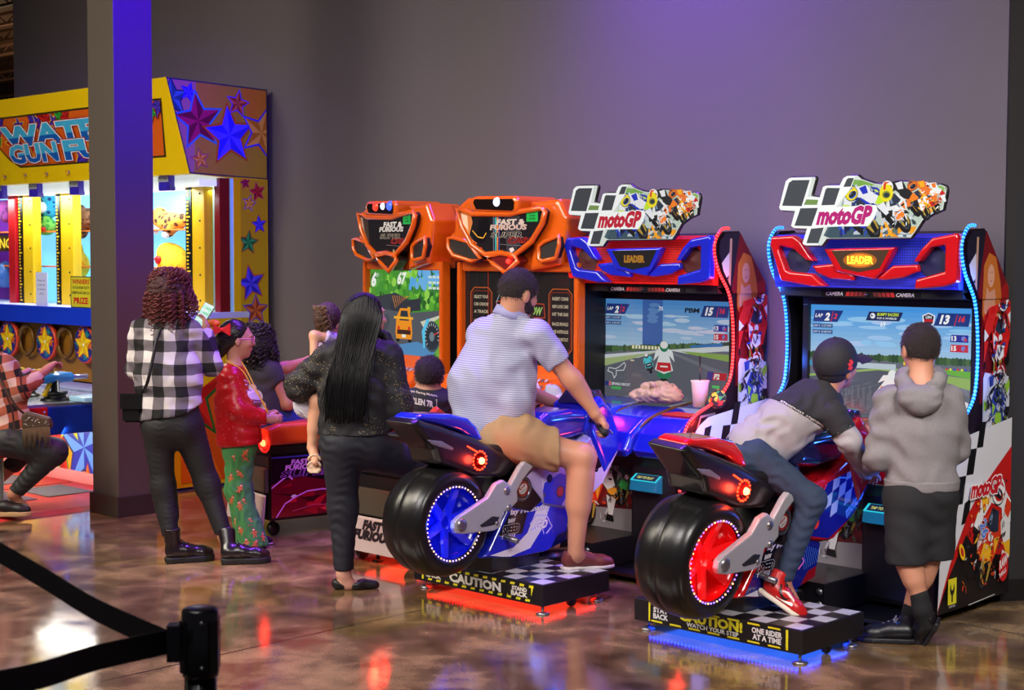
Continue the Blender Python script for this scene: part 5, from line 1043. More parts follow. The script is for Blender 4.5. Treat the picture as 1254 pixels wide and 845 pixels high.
    # printed side
    c = Cv(step=.00008); c.clip = [(-1.09, .12), (-.27, .12), (-.27, .49), (-1.09, .49)]; c.rect(-1.1, .1, -.25, .5, (30, 10, 22)); c.poly([(-1.1, .1), (-1.1, .32), (-.9, .36), (-.6, .30), (-.25, .36), (-.25, .1)], (110, 8, 30))
    rg = random.Random(3)
    for i in range(26): x = rg.uniform(-1.1, -.3); z = rg.uniform(.12, .36); c.poly([(x, z), (x+rg.uniform(.05, .2), z+rg.uniform(-.02, .06)), (x+rg.uniform(.05, .15), z+rg.uniform(-.06, .02))], rg.choice([(160, 14, 36), (200, 20, 40), (60, 6, 20), (30, 8, 16), (230, 40, 60)]))
    c.circ(-.62, .34, .10, (190, 14, 40), ry=.06); c.circ(-.64, .34, .06, (250, 40, 70), ry=.035); c.circ(-.66, .29, .018, (250, 200, 220)); c.circ(-.94, .24, .02, (240, 200, 230), ry=.01)
    LT = (236, 130, 230)
    c.line([(-1.06, .12), (-1.0, .20), (-.93, .235), (-.85, .265), (-.74, .27), (-.66, .25), (-.58, .19), (-.45, .15)], .008, LT); c.line([(-1.09, .30), (-1.03, .34), (-.98, .37), (-.95, .345)], .009, LT); c.line([(-.72, .345), (-.6, .33), (-.5, .30), (-.4, .31)], .007, (250, 140, 170)); c.line([(-.95, .15), (-.8, .18), (-.7, .17)], .004, (220, 70, 120))
    c.text('FAST &', -.96, .435, .028, (220, 130, 220), w=.17, shear=.2, bold=.05); c.text('FURIOUS', -1.0, .403, .028, (220, 130, 220), w=.22, shear=.2, bold=.05); c.text('SUPER', -1.03, .36, .036, (30, 8, 30), w=.36, shear=.4, bold=.02, out=(190, 90, 220), ow=.03); c.text('CARS', -.66, .375, .036, (60, 6, 20), w=.26, shear=.4, bold=.02, out=(240, 40, 110), ow=.03)
    c.clip = None; c.build('side_artwork', lambda u, v, h: f(.2605+h, u, v), M('seat_side_print', attr=True, rough=.2, coat=.5, es=.0), st)
    c = Cv(step=.0001); c.rect(-1.09, .478, -.27, .488, (70, 50, 190)); c.build('side_stripe', lambda u, v, h: f(.263+h, u, v), M('seat_side_print'), st)
    for u, v in ((-.2, -1.05), (.2, -1.05), (-.2, -.4), (.2, -.4)):
        b = B(); b.lathe([(0, -.014), (.04, -.014), (.045, 0), (.04, .014), (0, .014)], f(u, v, .045), (1, 0, .2), n=16); b.tube([f(u, v, .045), f(u, v, .105)], .012, n=8); b.build('caster', BLK2, t)
    b = B(); b.tube([f(-.08, -1.04, 0.0), f(-.08, -1.04, .1)], .012, n=8); b.lathe([(.03, 0), (.03, .012), (0, .02)], f(-.08, -1.04, 0), (0, 0, 1), n=12); b.build('foot', BLK2, t)
    bx((-.28, -.30, .02), (.28, .04, .12), 'rail', BLK2)
    if k == 2: 
        lamp('underglow', 'AREA', f(0, -.7, .09), f(0, -.7, 0), 3.5, (1, .05, .02), .5, .8)
    return t
A1 = math.radians(11)
car_cabinet(Vector((-7.405, 6.695, 0)), A1, 'orange street racing cabinet showing a car on a green mountain road', 1, .25)
car_cabinet(CO, 0., 'orange street racing cabinet with a dark screen behind the man', 2, .085)
# ------------------------------------------------------------------ ride-on motorcycles on their platforms
TYRE = M('tyre_rubber', (20, 19, 20), rough=.28, bump=.06, bscale=30); ALU = M('cast_aluminium', (176, 174, 182), rough=.38, metal=.25)
def ride_bike(bx, by, px_, py_, roll, lab, sc, k):
    body, body2, rimc, ledc, glow = sc
    t = thing('ride_on_motorcycle', lab, 'arcade motorcycle', (0, 0, 0), 'ride-on motorcycles')
    PAINT = M('paint_%02x%02x%02x' % body, body, rough=.14, coat=1.); DRK = M('bike_black', (20, 18, 22), rough=.3, coat=.4); P2_ = M('paint_%02x%02x%02x' % body2, body2, rough=.15, coat=1.)
    fy = lambda y, z, x: (x, y, z)
    O = []
    def pu(poly, x0, x1, r, nm, m, par=t, h=.008): o = puff(poly, fy, x0, x1, r, h, nm, m, par); (O.append(o) if par is t else None); return o
    def bb(b, nm, m, par=t): o = b.build(nm, m, par); (O.append(o) if par is t else None); return o
    hy, hz = -.235, .43; X_ = (1, 0, 0)
    ty = bb(B().lathe([(.170, -.118), (.185, -.132), (.215, -.134), (.240, -.118), (.256, -.08), (.262, -.03), (.2625, -.004), (.2600, 0), (.2625, .004), (.262, .03), (.256, .08), (.240, .118), (.215, .134), (.185, .132), (.170, .118)], (0, hy, hz), X_, n=64), 'tyre', TYRE)
    RM = M('rim_%02x%02x%02x' % rimc, rimc, rough=.2, coat=.8, es=.05)
    rim = bb(B().lathe([(.172, .128), (.178, .12), (.165, .10), (.155, .06), (.06, .045), (.03, .05), (0, .05)], (0, hy, hz), X_, n=48).lathe([(.172, -.128), (.178, -.12), (.16, -.08), (0, -.06)], (0, hy, hz), X_, n=48), 'rim', RM)
    for i in range(6):
        a = i*math.pi/3+.3; d = Vector((0, math.cos(a), math.sin(a))); e = Vector((0, -math.sin(a), math.cos(a))); c0 = Vector((0, hy, hz)); b = B()
        P = []
        for (r, w_, x_) in ((.03, .022, .07), (.165, .014, .108)):
            for s1, s2 in ((-1, -.02), (1, -.02), (1, 0), (-1, 0)): P.append(c0+d*r+e*w_*s1+Vector((x_+s2, 0, 0)))
        b.hexa(P); b.bm.normal_update(); b.build('spoke', M('spoke_%02x%02x%02x' % rimc, tuple(min(255, int(v*1.15+18)) for v in rimc), rough=.18, coat=1, es=.10), rim)
    lb = B(); lc = B()
    for i in range(54):
        a = i*2*math.pi/54; (lb if i % 3 else lc).ball((.127, hy+.1765*math.cos(a), hz+.1765*math.sin(a)), .0042, n=6)
    lb.build('rim_light', M('rimled_%02x%02x%02x' % ledc, ledc, es=3.2), rim); lc.build('rim_light', M('rimled_orange', (255, 190, 130), es=3), rim)
    # swingarm and frame plate on the right side, plain arm on the left
    SA = pu([(-.285, .42), (-.28, .45), (-.25, .47), (-.06, .54), (-.005, .60), (.05, .615), (.095, .585), (.165, .665), (.20, .69), (.262, .66), (.19, .605), (.145, .55), (.15, .50), (.09, .46), (.05, .46), (.03, .385), (-.02, .375), (-.22, .385), (-.27, .395)], .142, .175, .006, 'swingarm', ALU, h=.005)
    pu([(-.12, .415), (-.03, .45), (.02, .44), (.0, .405), (-.10, .40)], .172, .178, .003, 'arm_recess', M('arm_recess', (30, 30, 34), rough=.5), SA, h=.005)
    for y, z, r in ((-.235, .43, .03), (.085, .475, .017), (.07, .56, .02), (-.0, .41, .012)): B().lathe([(r, .172), (r, .180), (r*.6, .184), (0, .184)], (0, y, z), X_, n=18).build('bolt_cap', STL, SA)
    pu([(-.285, .425), (-.106, .52), (.05, .585), (.25, .64), (.28, .55), (.03, .40), (-.24, .385)], -.175, -.145, .012, 'swingarm', ALU)
    # tail
    cowl = pu([(-.445, .935), (-.435, .950), (-.40, .962), (-.21, .948), (-.095, .92), (-.04, .878), (.01, .805), (-.05, .80), (-.15, .86), (-.30, .905)], -.085, .085, .022, 'tail_cowl', PAINT)
    tb = pu([(-.49, .925), (-.44, .942), (-.30, .90), (-.06, .822), (.18, .708), (.24, .667), (.13, .61), (-.06, .63), (-.22, .69), (-.31, .72), (-.34, .79), (-.42, .862)], -.105, .105, .028, 'tail_body', DRK)
    pu([(-.40, .845), (-.30, .83), (-.22, .79), (-.23, .775), (-.36, .815)], .100, .108, .004, 'side_vent', M('vent_grey', (120, 110, 130), rough=.3), tb, h=.005)
    lm = bb(B().lathe([(.0, .118), (.016, .117), (.018, .105), (.036, .105), (.040, .100), (.052, .100), (.056, .09), (.056, .06)], (0, -.047, .712), X_, n=28), 'tail_lamp', M('lamp_body_red', (150, 10, 8), rough=.15, coat=1, es=.5, ecol=(255, 20, 10)))
    B().ball((.118, -.047, .712), .017, n=12).build('lamp_bulb', M('lamp_core', (255, 90, 60), es=30, ecol=(255, 70, 40)), lm)
    ld = B(); 
    for i in range(16): a = i*2*math.pi/16; ld.ball((.106, -.047+.045*math.cos(a), .712+.045*math.sin(a)), .0055, n=6)
    ld.build('led_ring', M('lamp_leds', (255, 60, 20), es=6, ecol=(255, 50, 20)), lm)
    sd = B(); 
    for i in range(8): sd.ball((.108, -.13+.008*i, .788-.004*i), .004, n=6)
    sd.build('marker_row', M('lamp_leds'), lm)
    # seat, tank, upper cowl
    pu([(-.06, .80), (.0, .775), (.28, .77), (.40, .80), (.42, .74), (.2, .69), (.0, .72)], -.09, .09, .025, 'seat', M('seat_vinyl', (22, 20, 24), rough=.4))
    tk = pu([(.34, .78), (.36, .86), (.45, .91), (.62, .915), (.76, .90), (.80, .85), (.72, .77), (.52, .755)], -.115, .115, .04, 'tank', M('tank_%d' % k, (30, 40, 170) if k == 1 else (20, 22, 60), rough=.15, coat=1.))
    uc = pu([(.70, .80), (.74, .93), (.82, .97), (.90, .90), (.96, .78), (.97, .68), (.84, .55)], -.15, .15, .04, 'upper_cowl', PAINT)
    ff = pu([(.24, .60), (.34, .66), (.56, .70), (.74, .79), (.84, .80), (.95, .76), (.965, .67), (.84, .50), (.66, .40), (.56, .405), (.40, .44)], -.135, .135, .03, 'side_fairing', P2_)
    be = pu([(-.03, .232), (.20, .200), (.42, .20), (.58, .235), (.60, .41), (.50, .46), (.30, .50), (.14, .465), (.08, .37), (.01, .27)], -.115, .115, .028, 'belly_fairing', PAINT)
    pu([(.10, .47), (.22, .62), (.40, .66), (.45, .50), (.30, .42)], -.10, .125, .02, 'engine_block', DRK)
    em = bb(B().lathe([(.062, .125), (.062, .150), (.050, .155), (.048, .148), (0, .148)], (0, .212, .552), X_, n=32), 'round_emblem', M('emblem_steel', (120, 116, 128), rough=.25, metal=.8))
    c = Cv(); c.circ(.212, .552, .046, (26, 18, 22)); c.circ(.212, .552, .040, (150, 20, 24)); c.circ(.212, .552, .030, (236, 220, 220), ry=.024, rot=.6); c.text('RAW', .212, .553, .016, (180, 20, 24), align='C', w=.045, bold=.04, rot=.5); c.text('THRILLS', .216, .538, .008, (60, 20, 24), align='C', w=.045, bold=.03, rot=.5); c.build('emblem_print', lambda u, v, h: (.1485+h, u, v), M('emblem_lit', attr=True, es=.35, rough=.2), em)
    # graphics
    c = Cv(step=.00006); c.clip = [(.0, .245), (.10, .225), (.20, .212), (.42, .212), (.565, .245), (.585, .40), (.50, .445), (.30, .485), (.16, .455), (.10, .37)]
    W3 = (225, 220, 240); A_, B_ = ((40, 44, 210), (20, 24, 90)) if k == 1 else ((26, 30, 120), (150, 16, 30))
    c.rect(-.1, .2, .7, .5, A_); c.poly([(.0, .24), (.18, .26), (.28, .32), (.34, .42), (.42, .47), (.46, .47), (.40, .34), (.30, .24), (.14, .215)], W3); c.poly([(.05, .33), (.24, .32), (.28, .42), (.12, .46)], (22, 20, 40)); c.poly([(.45, .22), (.6, .25), (.6, .30), (.5, .28)], B_)
    c.text('Play Mechanix', .13, .425, .026, (235, 228, 245), w=.30, shear=.3, bold=.03, out=(60, 40, 140), ow=.03); c.text('RAW', .14, .385, .020, (230, 225, 240), w=.05, bold=.05, shear=.2); c.text('SPEED', .10, .335, .038, (18, 16, 30), w=.12, bold=.06, shear=.15, out=(220, 216, 235), ow=.03); c.text('THRILLS', .09, .312, .015, (220, 216, 235), w=.10, bold=.04, shear=.15)
    c.line([(.30, .36), (.34, .40), (.42, .39), (.46, .33), (.42, .30)], .008, (250, 120, 200) if k == 2 else (200, 190, 255)); c.line([(.30, .33), (.38, .35), (.40, .30)], .006, (250, 120, 200) if k == 2 else (190, 180, 250)); c.text('GO', .33, .33, .04, (236, 230, 250), shear=.3, bold=.05, out=(180, 30, 90) if k == 2 else (120, 60, 200)); c.rect(.085, .42, .125, .455, (210, 220, 40)); c.rect(.095, .425, .112, .445, (30, 30, 30))
    for i in range(9): c.line([(.42+.018*i, .42-.006*i), (.47+.016*i, .29+.004*i)], .0025, (90, 90, 220) if k == 1 else (90, 150, 250))
    c.clip = None; c.build('belly_graphics', lambda u, v, h: (.1155+h, u, v), M('bike_print', attr=True, rough=.15, coat=.8), be)
    c = Cv(step=.00006); c.clip = [(.35, .645), (.56, .685), (.74, .775), (.84, .785), (.935, .75), (.95, .67), (.83, .515), (.655, .415), (.57, .42), (.38, .46)]
    if k == 1:
        c.rect(.2, .4, 1, .8, (196, 186, 226)); c.poly([(.3, .6), (.6, .68), (.8, .8), (.3, .8)], (34, 40, 190)); c.poly([(.35, .44), (.5, .42), (.62, .56), (.5, .60), (.38, .56)], (46, 50, 200)); c.poly([(.72, .62), (.80, .66), (.82, .60), (.74, .58)], (20, 20, 30)); c.poly([(.78, .7), (.95, .76), (.95, .70), (.82, .66)], (40, 44, 200)); c.circ(.42, .58, .022, (20, 20, 60)); c.circ(.50, .505, .03, (20, 20, 30)); c.circ(.50, .505, .024, (230, 40, 30)); c.circ(.375, .50, .014, (80, 80, 100))
        c.text('MOTOGP', .70, .50, .045, (20, 18, 30), w=.20, bold=.05, shear=.2, rot=.75)
    else:
        c.rect(.2, .4, 1, .8, (170, 14, 24)); c.poly([(.42, .46), (.55, .68), (.9, .78), (.95, .62), (.8, .50), (.62, .42)], (24, 30, 130))
        for i in range(5):
            for j in range(3):
                if (i+j) % 2: u, v = .56+.055*i, .50+.06*j+.02*i; c.poly([(u, v), (u+.055, v+.02), (u+.06, v+.08), (u+.005, v+.06)], (180, 186, 220))
        c.text('motoGP', .76, .50, .05, (150, 190, 255), w=.18, bold=.05, shear=.2, rot=.6); c.line([(.66, .70), (.70, .74), (.78, .74), (.76, .69)], .006, (120, 200, 255), closed=True); c.line([(.36, .50), (.50, .60), (.56, .68)], .008, (250, 60, 60)); c.circ(.50, .505, .026, (240, 60, 40))
    c.clip = None; c.build('fairing_graphics', lambda u, v, h: (.1355+h, u, v), M('bike_print'), ff)
    c = Cv(); c.text('SUPER', -.30, .905, .016, (200, 200, 230), w=.09, shear=.3)
    # bars, screen, pegs, exhaust, post
    b = B(); b.tube(smooth_path([(-.36, .58, .82), (-.30, .62, .835), (-.16, .72, .85), (0, .76, .85), (.16, .72, .85), (.30, .62, .835), (.36, .58, .82)], 5), .012, n=8); hb = bb(b, 'handlebar', BLK2)
    for s_ in (-1, 1): b = B(); b.tube([(s_*.27, .645, .84), (s_*.375, .57, .817)], .02, n=12); b.build('grip', M('grip_rubber', (18, 18, 20), rough=.7), hb); b = B(); b.tube([(s_*.27, .70, .83), (s_*.36, .64, .81)], .006, n=6); b.build('lever', STL, hb)
    pu([(.72, .93), (.80, 1.0), (.86, 1.0), (.92, .90), (.84, .93)], -.10, .10, .012, 'windscreen', M('screen_smoke', (40, 40, 60), rough=.1, coat=1))
    for s_ in (-1, 1): bb(B().tube([(s_*.10, .12, .32), (s_*.20, .12, .31)], .014, n=10), 'foot_peg', STL)
    bb(B().box((-.09, .05, .125), (.09, .40, .24), .01), 'mounting_block', DRK); bb(B().tube([(0, .3, .14), (0, .95, .12)], .05, n=12), 'pivot_arm', DRK)
    R_ = Matrix.Translation((bx, by, 0)) @ Matrix.Translation((0, 0, .2)) @ Matrix.Rotation(roll, 4, 'Y') @ Matrix.Translation((0, 0, -.2))
    for o in O: o.matrix_basis = R_ @ o.matrix_basis
    # platform
    X0, X1, Y0, Y1, Z0, Z1 = px_, px_+.90, py_, py_+.485, .042, .145
    PM = M('platform_black', (22, 20, 24), rough=.4)
    pl = B().box((X0, Y0, Z0), (X1, Y1, Z1), .004).build('platform', PM, t)
    c = Cv(); n = 10; m_ = 5
    for i in range(n):
        for j in range(m_):
            c.rect(X0+.01+i*.088, Y0+.01+j*.093, X0+.01+(i+1)*.088, Y0+.01+(j+1)*.093, (190, 190, 200) if (i+j) % 2 else (26, 25, 30))
    c.build('chequered_mat', lambda u, v, h: (u, v, Z1+.0005+h*0+.001), M('mat_print', attr=True, rough=.3), pl)
    c = Cv(); Yw = (226, 214, 30); c.push(X0, Z0); W_, H_ = .90, .103
    if k == 1:
        c.rect(.06, .012, .84, .092, (24, 22, 20)); c.clip = [(.06, .012), (.84, .012), (.84, .092), (.06, .092)]
        for i in range(14): c.poly([(.04+.062*i, .008), (.07+.062*i, .008), (.10+.062*i, .096), (.07+.062*i, .096)], Yw)
        c.clip = None; c.rect(.075, .024, .225, .080, (24, 22, 20)); c.rect(.235, .024, .66, .080, (24, 22, 20)); c.rect(.67, .024, .825, .080, (24, 22, 20))
        for x in (.15, .748): c.text('STAND', x, .056, .018, (225, 220, 205), align='C', w=.10, bold=.05); c.text('BACK', x, .030, .021, (225, 220, 205), align='C', w=.11, bold=.05)
        c.text('CAUTION', .445, .032, .040, (225, 220, 210), w=.36, align='C', bold=.05)
    else:
        for x in (.10, .66): pass
        for y in (.010, .088): 
            for i in range(7): c.poly([(.10+.105*i, y), (.165+.105*i, y), (.16+.105*i, y+.008), (.10+.105*i, y+.008)], Yw)
        c.rect(.085, .010, .095, .096, Yw); c.rect(.82, .010, .832, .096, Yw)
        c.text('STAY', .155, .056, .022, (225, 225, 225), align='C', w=.085, bold=.04); c.text('BACK', .155, .028, .022, (225, 225, 225), align='C', w=.085, bold=.04)
        c.text('CAUTION!', .43, .046, .038, Yw, w=.34, align='C', bold=.05); c.text('WATCH YOUR STEP', .44, .022, .018, (225, 225, 225), w=.28, align='C', bold=.03)
        c.text('ONE RIDER', .725, .056, .022, (225, 225, 225), align='C', w=.155, bold=.04); c.text('AT A TIME', .725, .028, .022, (225, 225, 225), align='C', w=.145, bold=.04)
    c.pop(); c.build('caution_lettering', lambda u, v, h: (u, Y0-h, v), M('caution_print', attr=True, rough=.45), pl)
    for x, y in ((X0+.05, Y0+.04), (X1-.03, Y0+.03), (X1-.03, Y1-.06), (X0+.05, Y1-.06)):
        b = B(); b.lathe([(.0, .016), (.012, .014), (.030, .010), (.034, .004), (.034, 0), (0, 0)], (x, y, 0), (0, 0, 1), n=20); b.tube([(x, y, .01), (x, y, Z0+.004)], .007, n=8); b.build('levelling_foot', STL, pl)
    b = B(); b.lathe([(0, -.012), (.024, -.012), (.028, 0), (.024, .012), (0, .012)], (X1-.035, Y0+.24, .028), (1, 0, 0), n=16); b.build('caster', BLK2, pl)
    gb = B()
    for i in range(40): gb.ball((X0+.06+i*.02, Y0+.045, .038), .0045, n=6)
    for i in range(20): gb.ball((X1-.06, Y0+.06+i*.02, .038), .0045, n=6)
    gb.build('glow_strip', M('glow_%d' % k, glow, es=45), pl)
    gc = tuple(v/255 for v in glow)
    lamp('underglow', 'AREA', ((X0+X1)/2, (Y0+Y1)/2, .040), ((X0+X1)/2, (Y0+Y1)/2, 0), 1.9 if k == 1 else 2.4, gc, .8, .4)
    q = R_ @ Vector((.17, -.06, .712)); lamp('tail_lamp_glow', 'POINT', q, q+Vector((0, -1, 0)), .9, (1, .05, .02), .02)
    q = R_ @ Vector((.16, hy, hz)); lamp('wheel_glow', 'POINT', R_ @ Vector((.125, hy-.1, hz)), q, .5, tuple(v/255 for v in rimc), .02)
    t.location = (0, 0, 0); return t
def rebase(t, loc):
    bpy.context.view_layer.update(); d = Matrix.Translation(loc)
    for ch in t.children: ch.matrix_parent_inverse = d.inverted() @ ch.matrix_parent_inverse
    t.location = loc
b1 = ride_bike(-5.30, 5.23, -5.742, 5.255, 0., 'blue ride-on motorcycle carrying the man, with blue wheel and red glow beneath', ((26, 40, 200), (170, 160, 215), (14, 24, 190), (190, 150, 255), (255, 14, 6)), 1)
b2 = ride_bike(-3.93, 5.41, -4.377, 5.365, math.radians(5), 'red ride-on motorcycle carrying the capped boy, with red wheel and blue glow beneath', ((205, 20, 26), (170, 14, 24), (225, 10, 14), (150, 110, 255), (8, 36, 255)), 2)
rebase(b1, (-5.3, 5.45, 0)); rebase(b2, (-3.93, 5.6, 0))
# ------------------------------------------------------------------ people
FH = Vector((fw.x, fw.y, 0)).normalized(); RH = Vector((rt.x, rt.y, 0)).normalized(); ZU = Vector((0, 0, 1))
def PT(w0): return lambda px, py, dd=0.: at(px, py, w0+dd)
def cdir(r, f, u=0.): return (RH*r+FH*f+ZU*u).normalized()
def skin(nm, c): return M('skin_'+nm, c, rough=.5, bump=.04, bscale=120)
def axes(face, up_): y = face.normalized(); x = y.cross(up_).normalized(); z = x.cross(y); return x, y, z
def Rm(x, y, z): return [[x.x, y.x, z.x], [x.y, y.y, z.y], [x.z, y.z, z.z]]
def add_head(S, c, face, up_, k, neck=None, nr=.052):
    x, y, z = axes(face, up_); R = Rm(x, y, z); q = lambda a, b, d: c+x*(a*k)+y*(b*k)+z*(d*k)
    S.ell(q(0, -.004, .012), (.073*k, .092*k, .088*k), R, k=.02); S.ell(q(0, .030, -.045), (.056*k, .060*k, .062*k), R, k=.03)
    S.cap(q(0, .062, -.092), q(0, .055, -.085), .026*k, .03*k, k=.03); S.cap(q(0, .086, .006), q(0, .106, -.030), .008*k, .0135*k, k=.012); S.ell(q(0, .080, .022), (.05*k, .016*k, .010*k), R, k=.02)
    for s in (-1, 1): S.ell(q(s*.076, -.008, -.018), (.009*k, .019*k, .031*k), R, k=.008); S.ell(q(s*.038, .062, -.028), (.024*k, .022*k, .022*k), R, k=.02)
    S.ell(q(0, .090, -.060), (.022*k, .010*k, .010*k), R, k=.008)
    if neck is not None: S.cap(q(0, -.018, -.055), neck, nr*k, nr*k*1.08, k=.03)
def face_bits(t, c, face, up_, k, lips=(170, 90, 84), brow=(30, 22, 20)):
    x, y, z = axes(face, up_); q = lambda a, b, d: c+x*(a*k)+y*(b*k)+z*(d*k); ax = Matrix((x, y, z)).transposed()
    for s in (-1, 1):
        e = B(); e.ball(q(s*.031, .076, .0), .0125*k, (1, .8, .75), 12, ax); eo = e.build('eye', M('eye_white', (225, 220, 215), rough=.2), t)
        e = B(); e.ball(q(s*.031, .085, .0), .0055*k, (1, .5, 1), 8, ax); e.build('iris', M('iris_dark', (40, 24, 18), rough=.1), eo)
        e = B(); e.tube([q(s*.016, .094, .019), q(s*.032, .090, .025), q(s*.048, .078, .020)], .0034*k, n=6); e.build('eyebrow', M('hair_%02x%02x%02x' % brow, brow, rough=.6), t)
    e = B(); e.ball(q(0, .097, -.058), .0045*k, (4.2, 1, 1), 10, ax); e.ball(q(0, .096, -.066), .0052*k, (3.6, 1, 1), 10, ax); e.build('lips', M('lips_%02x%02x%02x' % lips, lips, rough=.4), t)
def add_hand(S, wr, d, pn, k=1., curl=.5, thumb=1, spread=.16, ks=.010):
    """wrist, pointing direction, palm normal; five separate fingers, thumb on the side"""
    d = d.normalized(); pn = (pn-d*pn.dot(d)).normalized(); s = d.cross(pn)*thumb
    S.cap(wr, wr+d*.035*k, .024*k, .026*k, flat=s, fr=1.15, k=.02); S.cap(wr+d*.035*k, wr+d*.085*k, .019*k, .017*k, flat=s, fr=2.0, k=.02)
    for i, (o, L, r) in enumerate(((.030, .070, .0086), (.010, .078, .0088), (-.010, .073, .0085), (-.029, .058, .0076))):
        b = wr+d*.082*k+s*o*k; dd = (d+s*(o*spread*14)).normalized(); a = curl*.5
        p = b-dd*.02*k; pts = [p]
        for seg in (.45, .32, .26):
            dr = (dd*math.cos(a)+pn*math.sin(a)).normalized(); p = p+dr*(L*seg*k+(.02*k if seg == .45 else 0)); pts.append(p); a += curl
        S.chain(pts, [r*k, r*k*.98, r*k*.92, r*k*.8], k=.004)
    b = wr+d*.028*k+s*.022*k; p1 = b+(d*.6+s*.8+pn*.3).normalized()*.035*k; p2 = p1+(d*.85+s*.25+pn*.5).normalized()*.032*k; p3 = p2+(d*.8+pn*.6).normalized()*.024*k
    S.chain([b, p1, p2, p3], [.015*k, .0115*k, .010*k, .008*k], k=.008)
def shoe(t, heel, d, up_, L, wd, upper, sole, sh=.025, top=.09, ankle=None, nm='shoe', laces=None, strap=False, h=.006, ar=.042):
    """heel = point on the ground under the heel; d toe direction"""
    d = d.normalized(); s = d.cross(up_).normalized(); u = s.cross(d).normalized(); q = lambda a, b, c: heel+d*a+s*b+u*c
    S = Sdf(.02); S.cap(q(.035*L/.26, 0, sh+.030), q(.10*L/.26, 0, sh+.028), wd*.78, wd*.80, k=.03)
    S.cap(q(.10*L/.26, 0, sh+.030), q(L*.74, 0, sh+.012), wd*.80, wd*.78, k=.03, flat=s, fr=1.12); S.cap(q(L*.74, 0, sh+.012), q(L-wd*.72, 0, sh+.008), wd*.80, wd*.66, k=.02, flat=s, fr=1.08)
    a = ankle if ankle is not None else q(.05, 0, top+.02)
    if top > 0: S.cap(q(.042, 0, sh+.03), q(.042, 0, sh+.03).lerp(a, min(1., top/max(.01, (a-q(.042, 0, sh+.03)).length))), wd*.80, ar, k=.02, ce=1)
    S.plane(q(0, 0, sh-.004), -u); o = S.build(nm, upper, t, h=h)
    w = wd*1.08; fp = [(0, -w*.55), (.03, -w*.82), (.10*L/.26, -w*.80), (L*.55, -w*.92), (L*.74, -w*1.0), (L*.9, -w*.8), (L, -w*.35), (L+.004, 0), (L, w*.35), (L*.9, w*.8), (L*.74, w*1.0), (L*.55, w*.92), (.10*L/.26, w*.80), (.03, w*.82), (0, w*.55)]
    puff(fp, lambda a_, b_, c_: tuple(q(a_-.002, b_, c_)), 0, sh, .006, .005, 'sole', sole, o)
    if laces:
        b = B()
        for i in range(4): x = L*.36+i*L*.085; zt = sh+.05+wd*.62-i*.0085; b.tube([q(x, -wd*.42, zt-.010), q(x+.004, 0, zt), q(x+.012, wd*.42, zt-.010)], .003, n=5)
        b.tube(smooth_path([q(L*.34, 0, sh+.056+wd*.6), q(L*.32, .03, sh+.062+wd*.6), q(L*.36, .04, sh+.045+wd*.6), q(L*.35, 0, sh+.055+wd*.6), q(L*.36, -.035, sh+.045+wd*.6), q(L*.32, -.03, sh+.062+wd*.6), q(L*.34, 0, sh+.056+wd*.6)], 4), .0022, n=5)
        b.build('laces', laces, o)
    return o
def cloth(nm, c, bump=.25, sc=220, rough=.85, **kw): return M(nm, c, rough=rough, bump=bump, bscale=sc, **kw)
def pattern(nm, base, build, rough=.85):
    if nm in MT: return MT[nm]
    m = M(nm, base, rough=rough); nt = m.node_tree; N = nt.nodes; tc = N.new('ShaderNodeTexCoord'); col = build(nt, N, nt.links, tc.outputs['Object']); nt.links.new(col, N['Principled BSDF'].inputs['Base Color']); return m
def mth(N, L, op, a, b=None):
    n = N.new('ShaderNodeMath'); n.operation = op
    for i, v in enumerate((a, b)):
        if v is None: continue
        if isinstance(v, (int, float)): n.inputs[i].default_value = v
        else: L.new(v, n.inputs[i])
    return n.outputs[0]
def dotc(N, L, vec, v):
    n = N.new('ShaderNodeVectorMath'); n.operation = 'DOT_PRODUCT'; L.new(vec, n.inputs[0]); n.inputs[1].default_value = tuple(v); return n.outputs['Value']
def mixc(N, L, f, a, b):
    n = N.new('ShaderNodeMix'); n.data_type = 'RGBA'; L.new(f, n.inputs['Factor'])
    for k, v in (('A', a), ('B', b)):
        if isinstance(v, tuple): n.inputs[k].default_value = (*lin(v), 1)
        else: L.new(v, n.inputs[k])
    return n.outputs['Result']
def plaid(nm, ax, az, s, c0, c1, c2, c3=None):
    def b(nt, N, L, vec):
        nz = N.new('ShaderNodeTexNoise'); nz.inputs['Scale'].default_value = 5; L.new(vec, nz.inputs['Vector'])
        u = mth(N, L, 'ADD', dotc(N, L, vec, ax), mth(N, L, 'MULTIPLY', nz.outputs['Fac'], .05)); v = mth(N, L, 'ADD', dotc(N, L, vec, az), mth(N, L, 'MULTIPLY', nz.outputs['Fac'], .04))
        f = [mth(N, L, 'GREATER_THAN', mth(N, L, 'MODULO', mth(N, L, 'ADD', q, 50*s), s), s*.5) for q in (u, v)]
        r = mixc(N, L, mth(N, L, 'ADD', f[0], f[1]) if False else f[0], c0, c1); r2 = mixc(N, L, f[0], c1, c2); out = mixc(N, L, f[1], r, r2)
        if c3:
            g = mth(N, L, 'LESS_THAN', mth(N, L, 'MODULO', mth(N, L, 'ADD', u, 50*s+s*.3), s), s*.10); out = mixc(N, L, g, out, c3)
        return out
    return pattern(nm, c0, b)
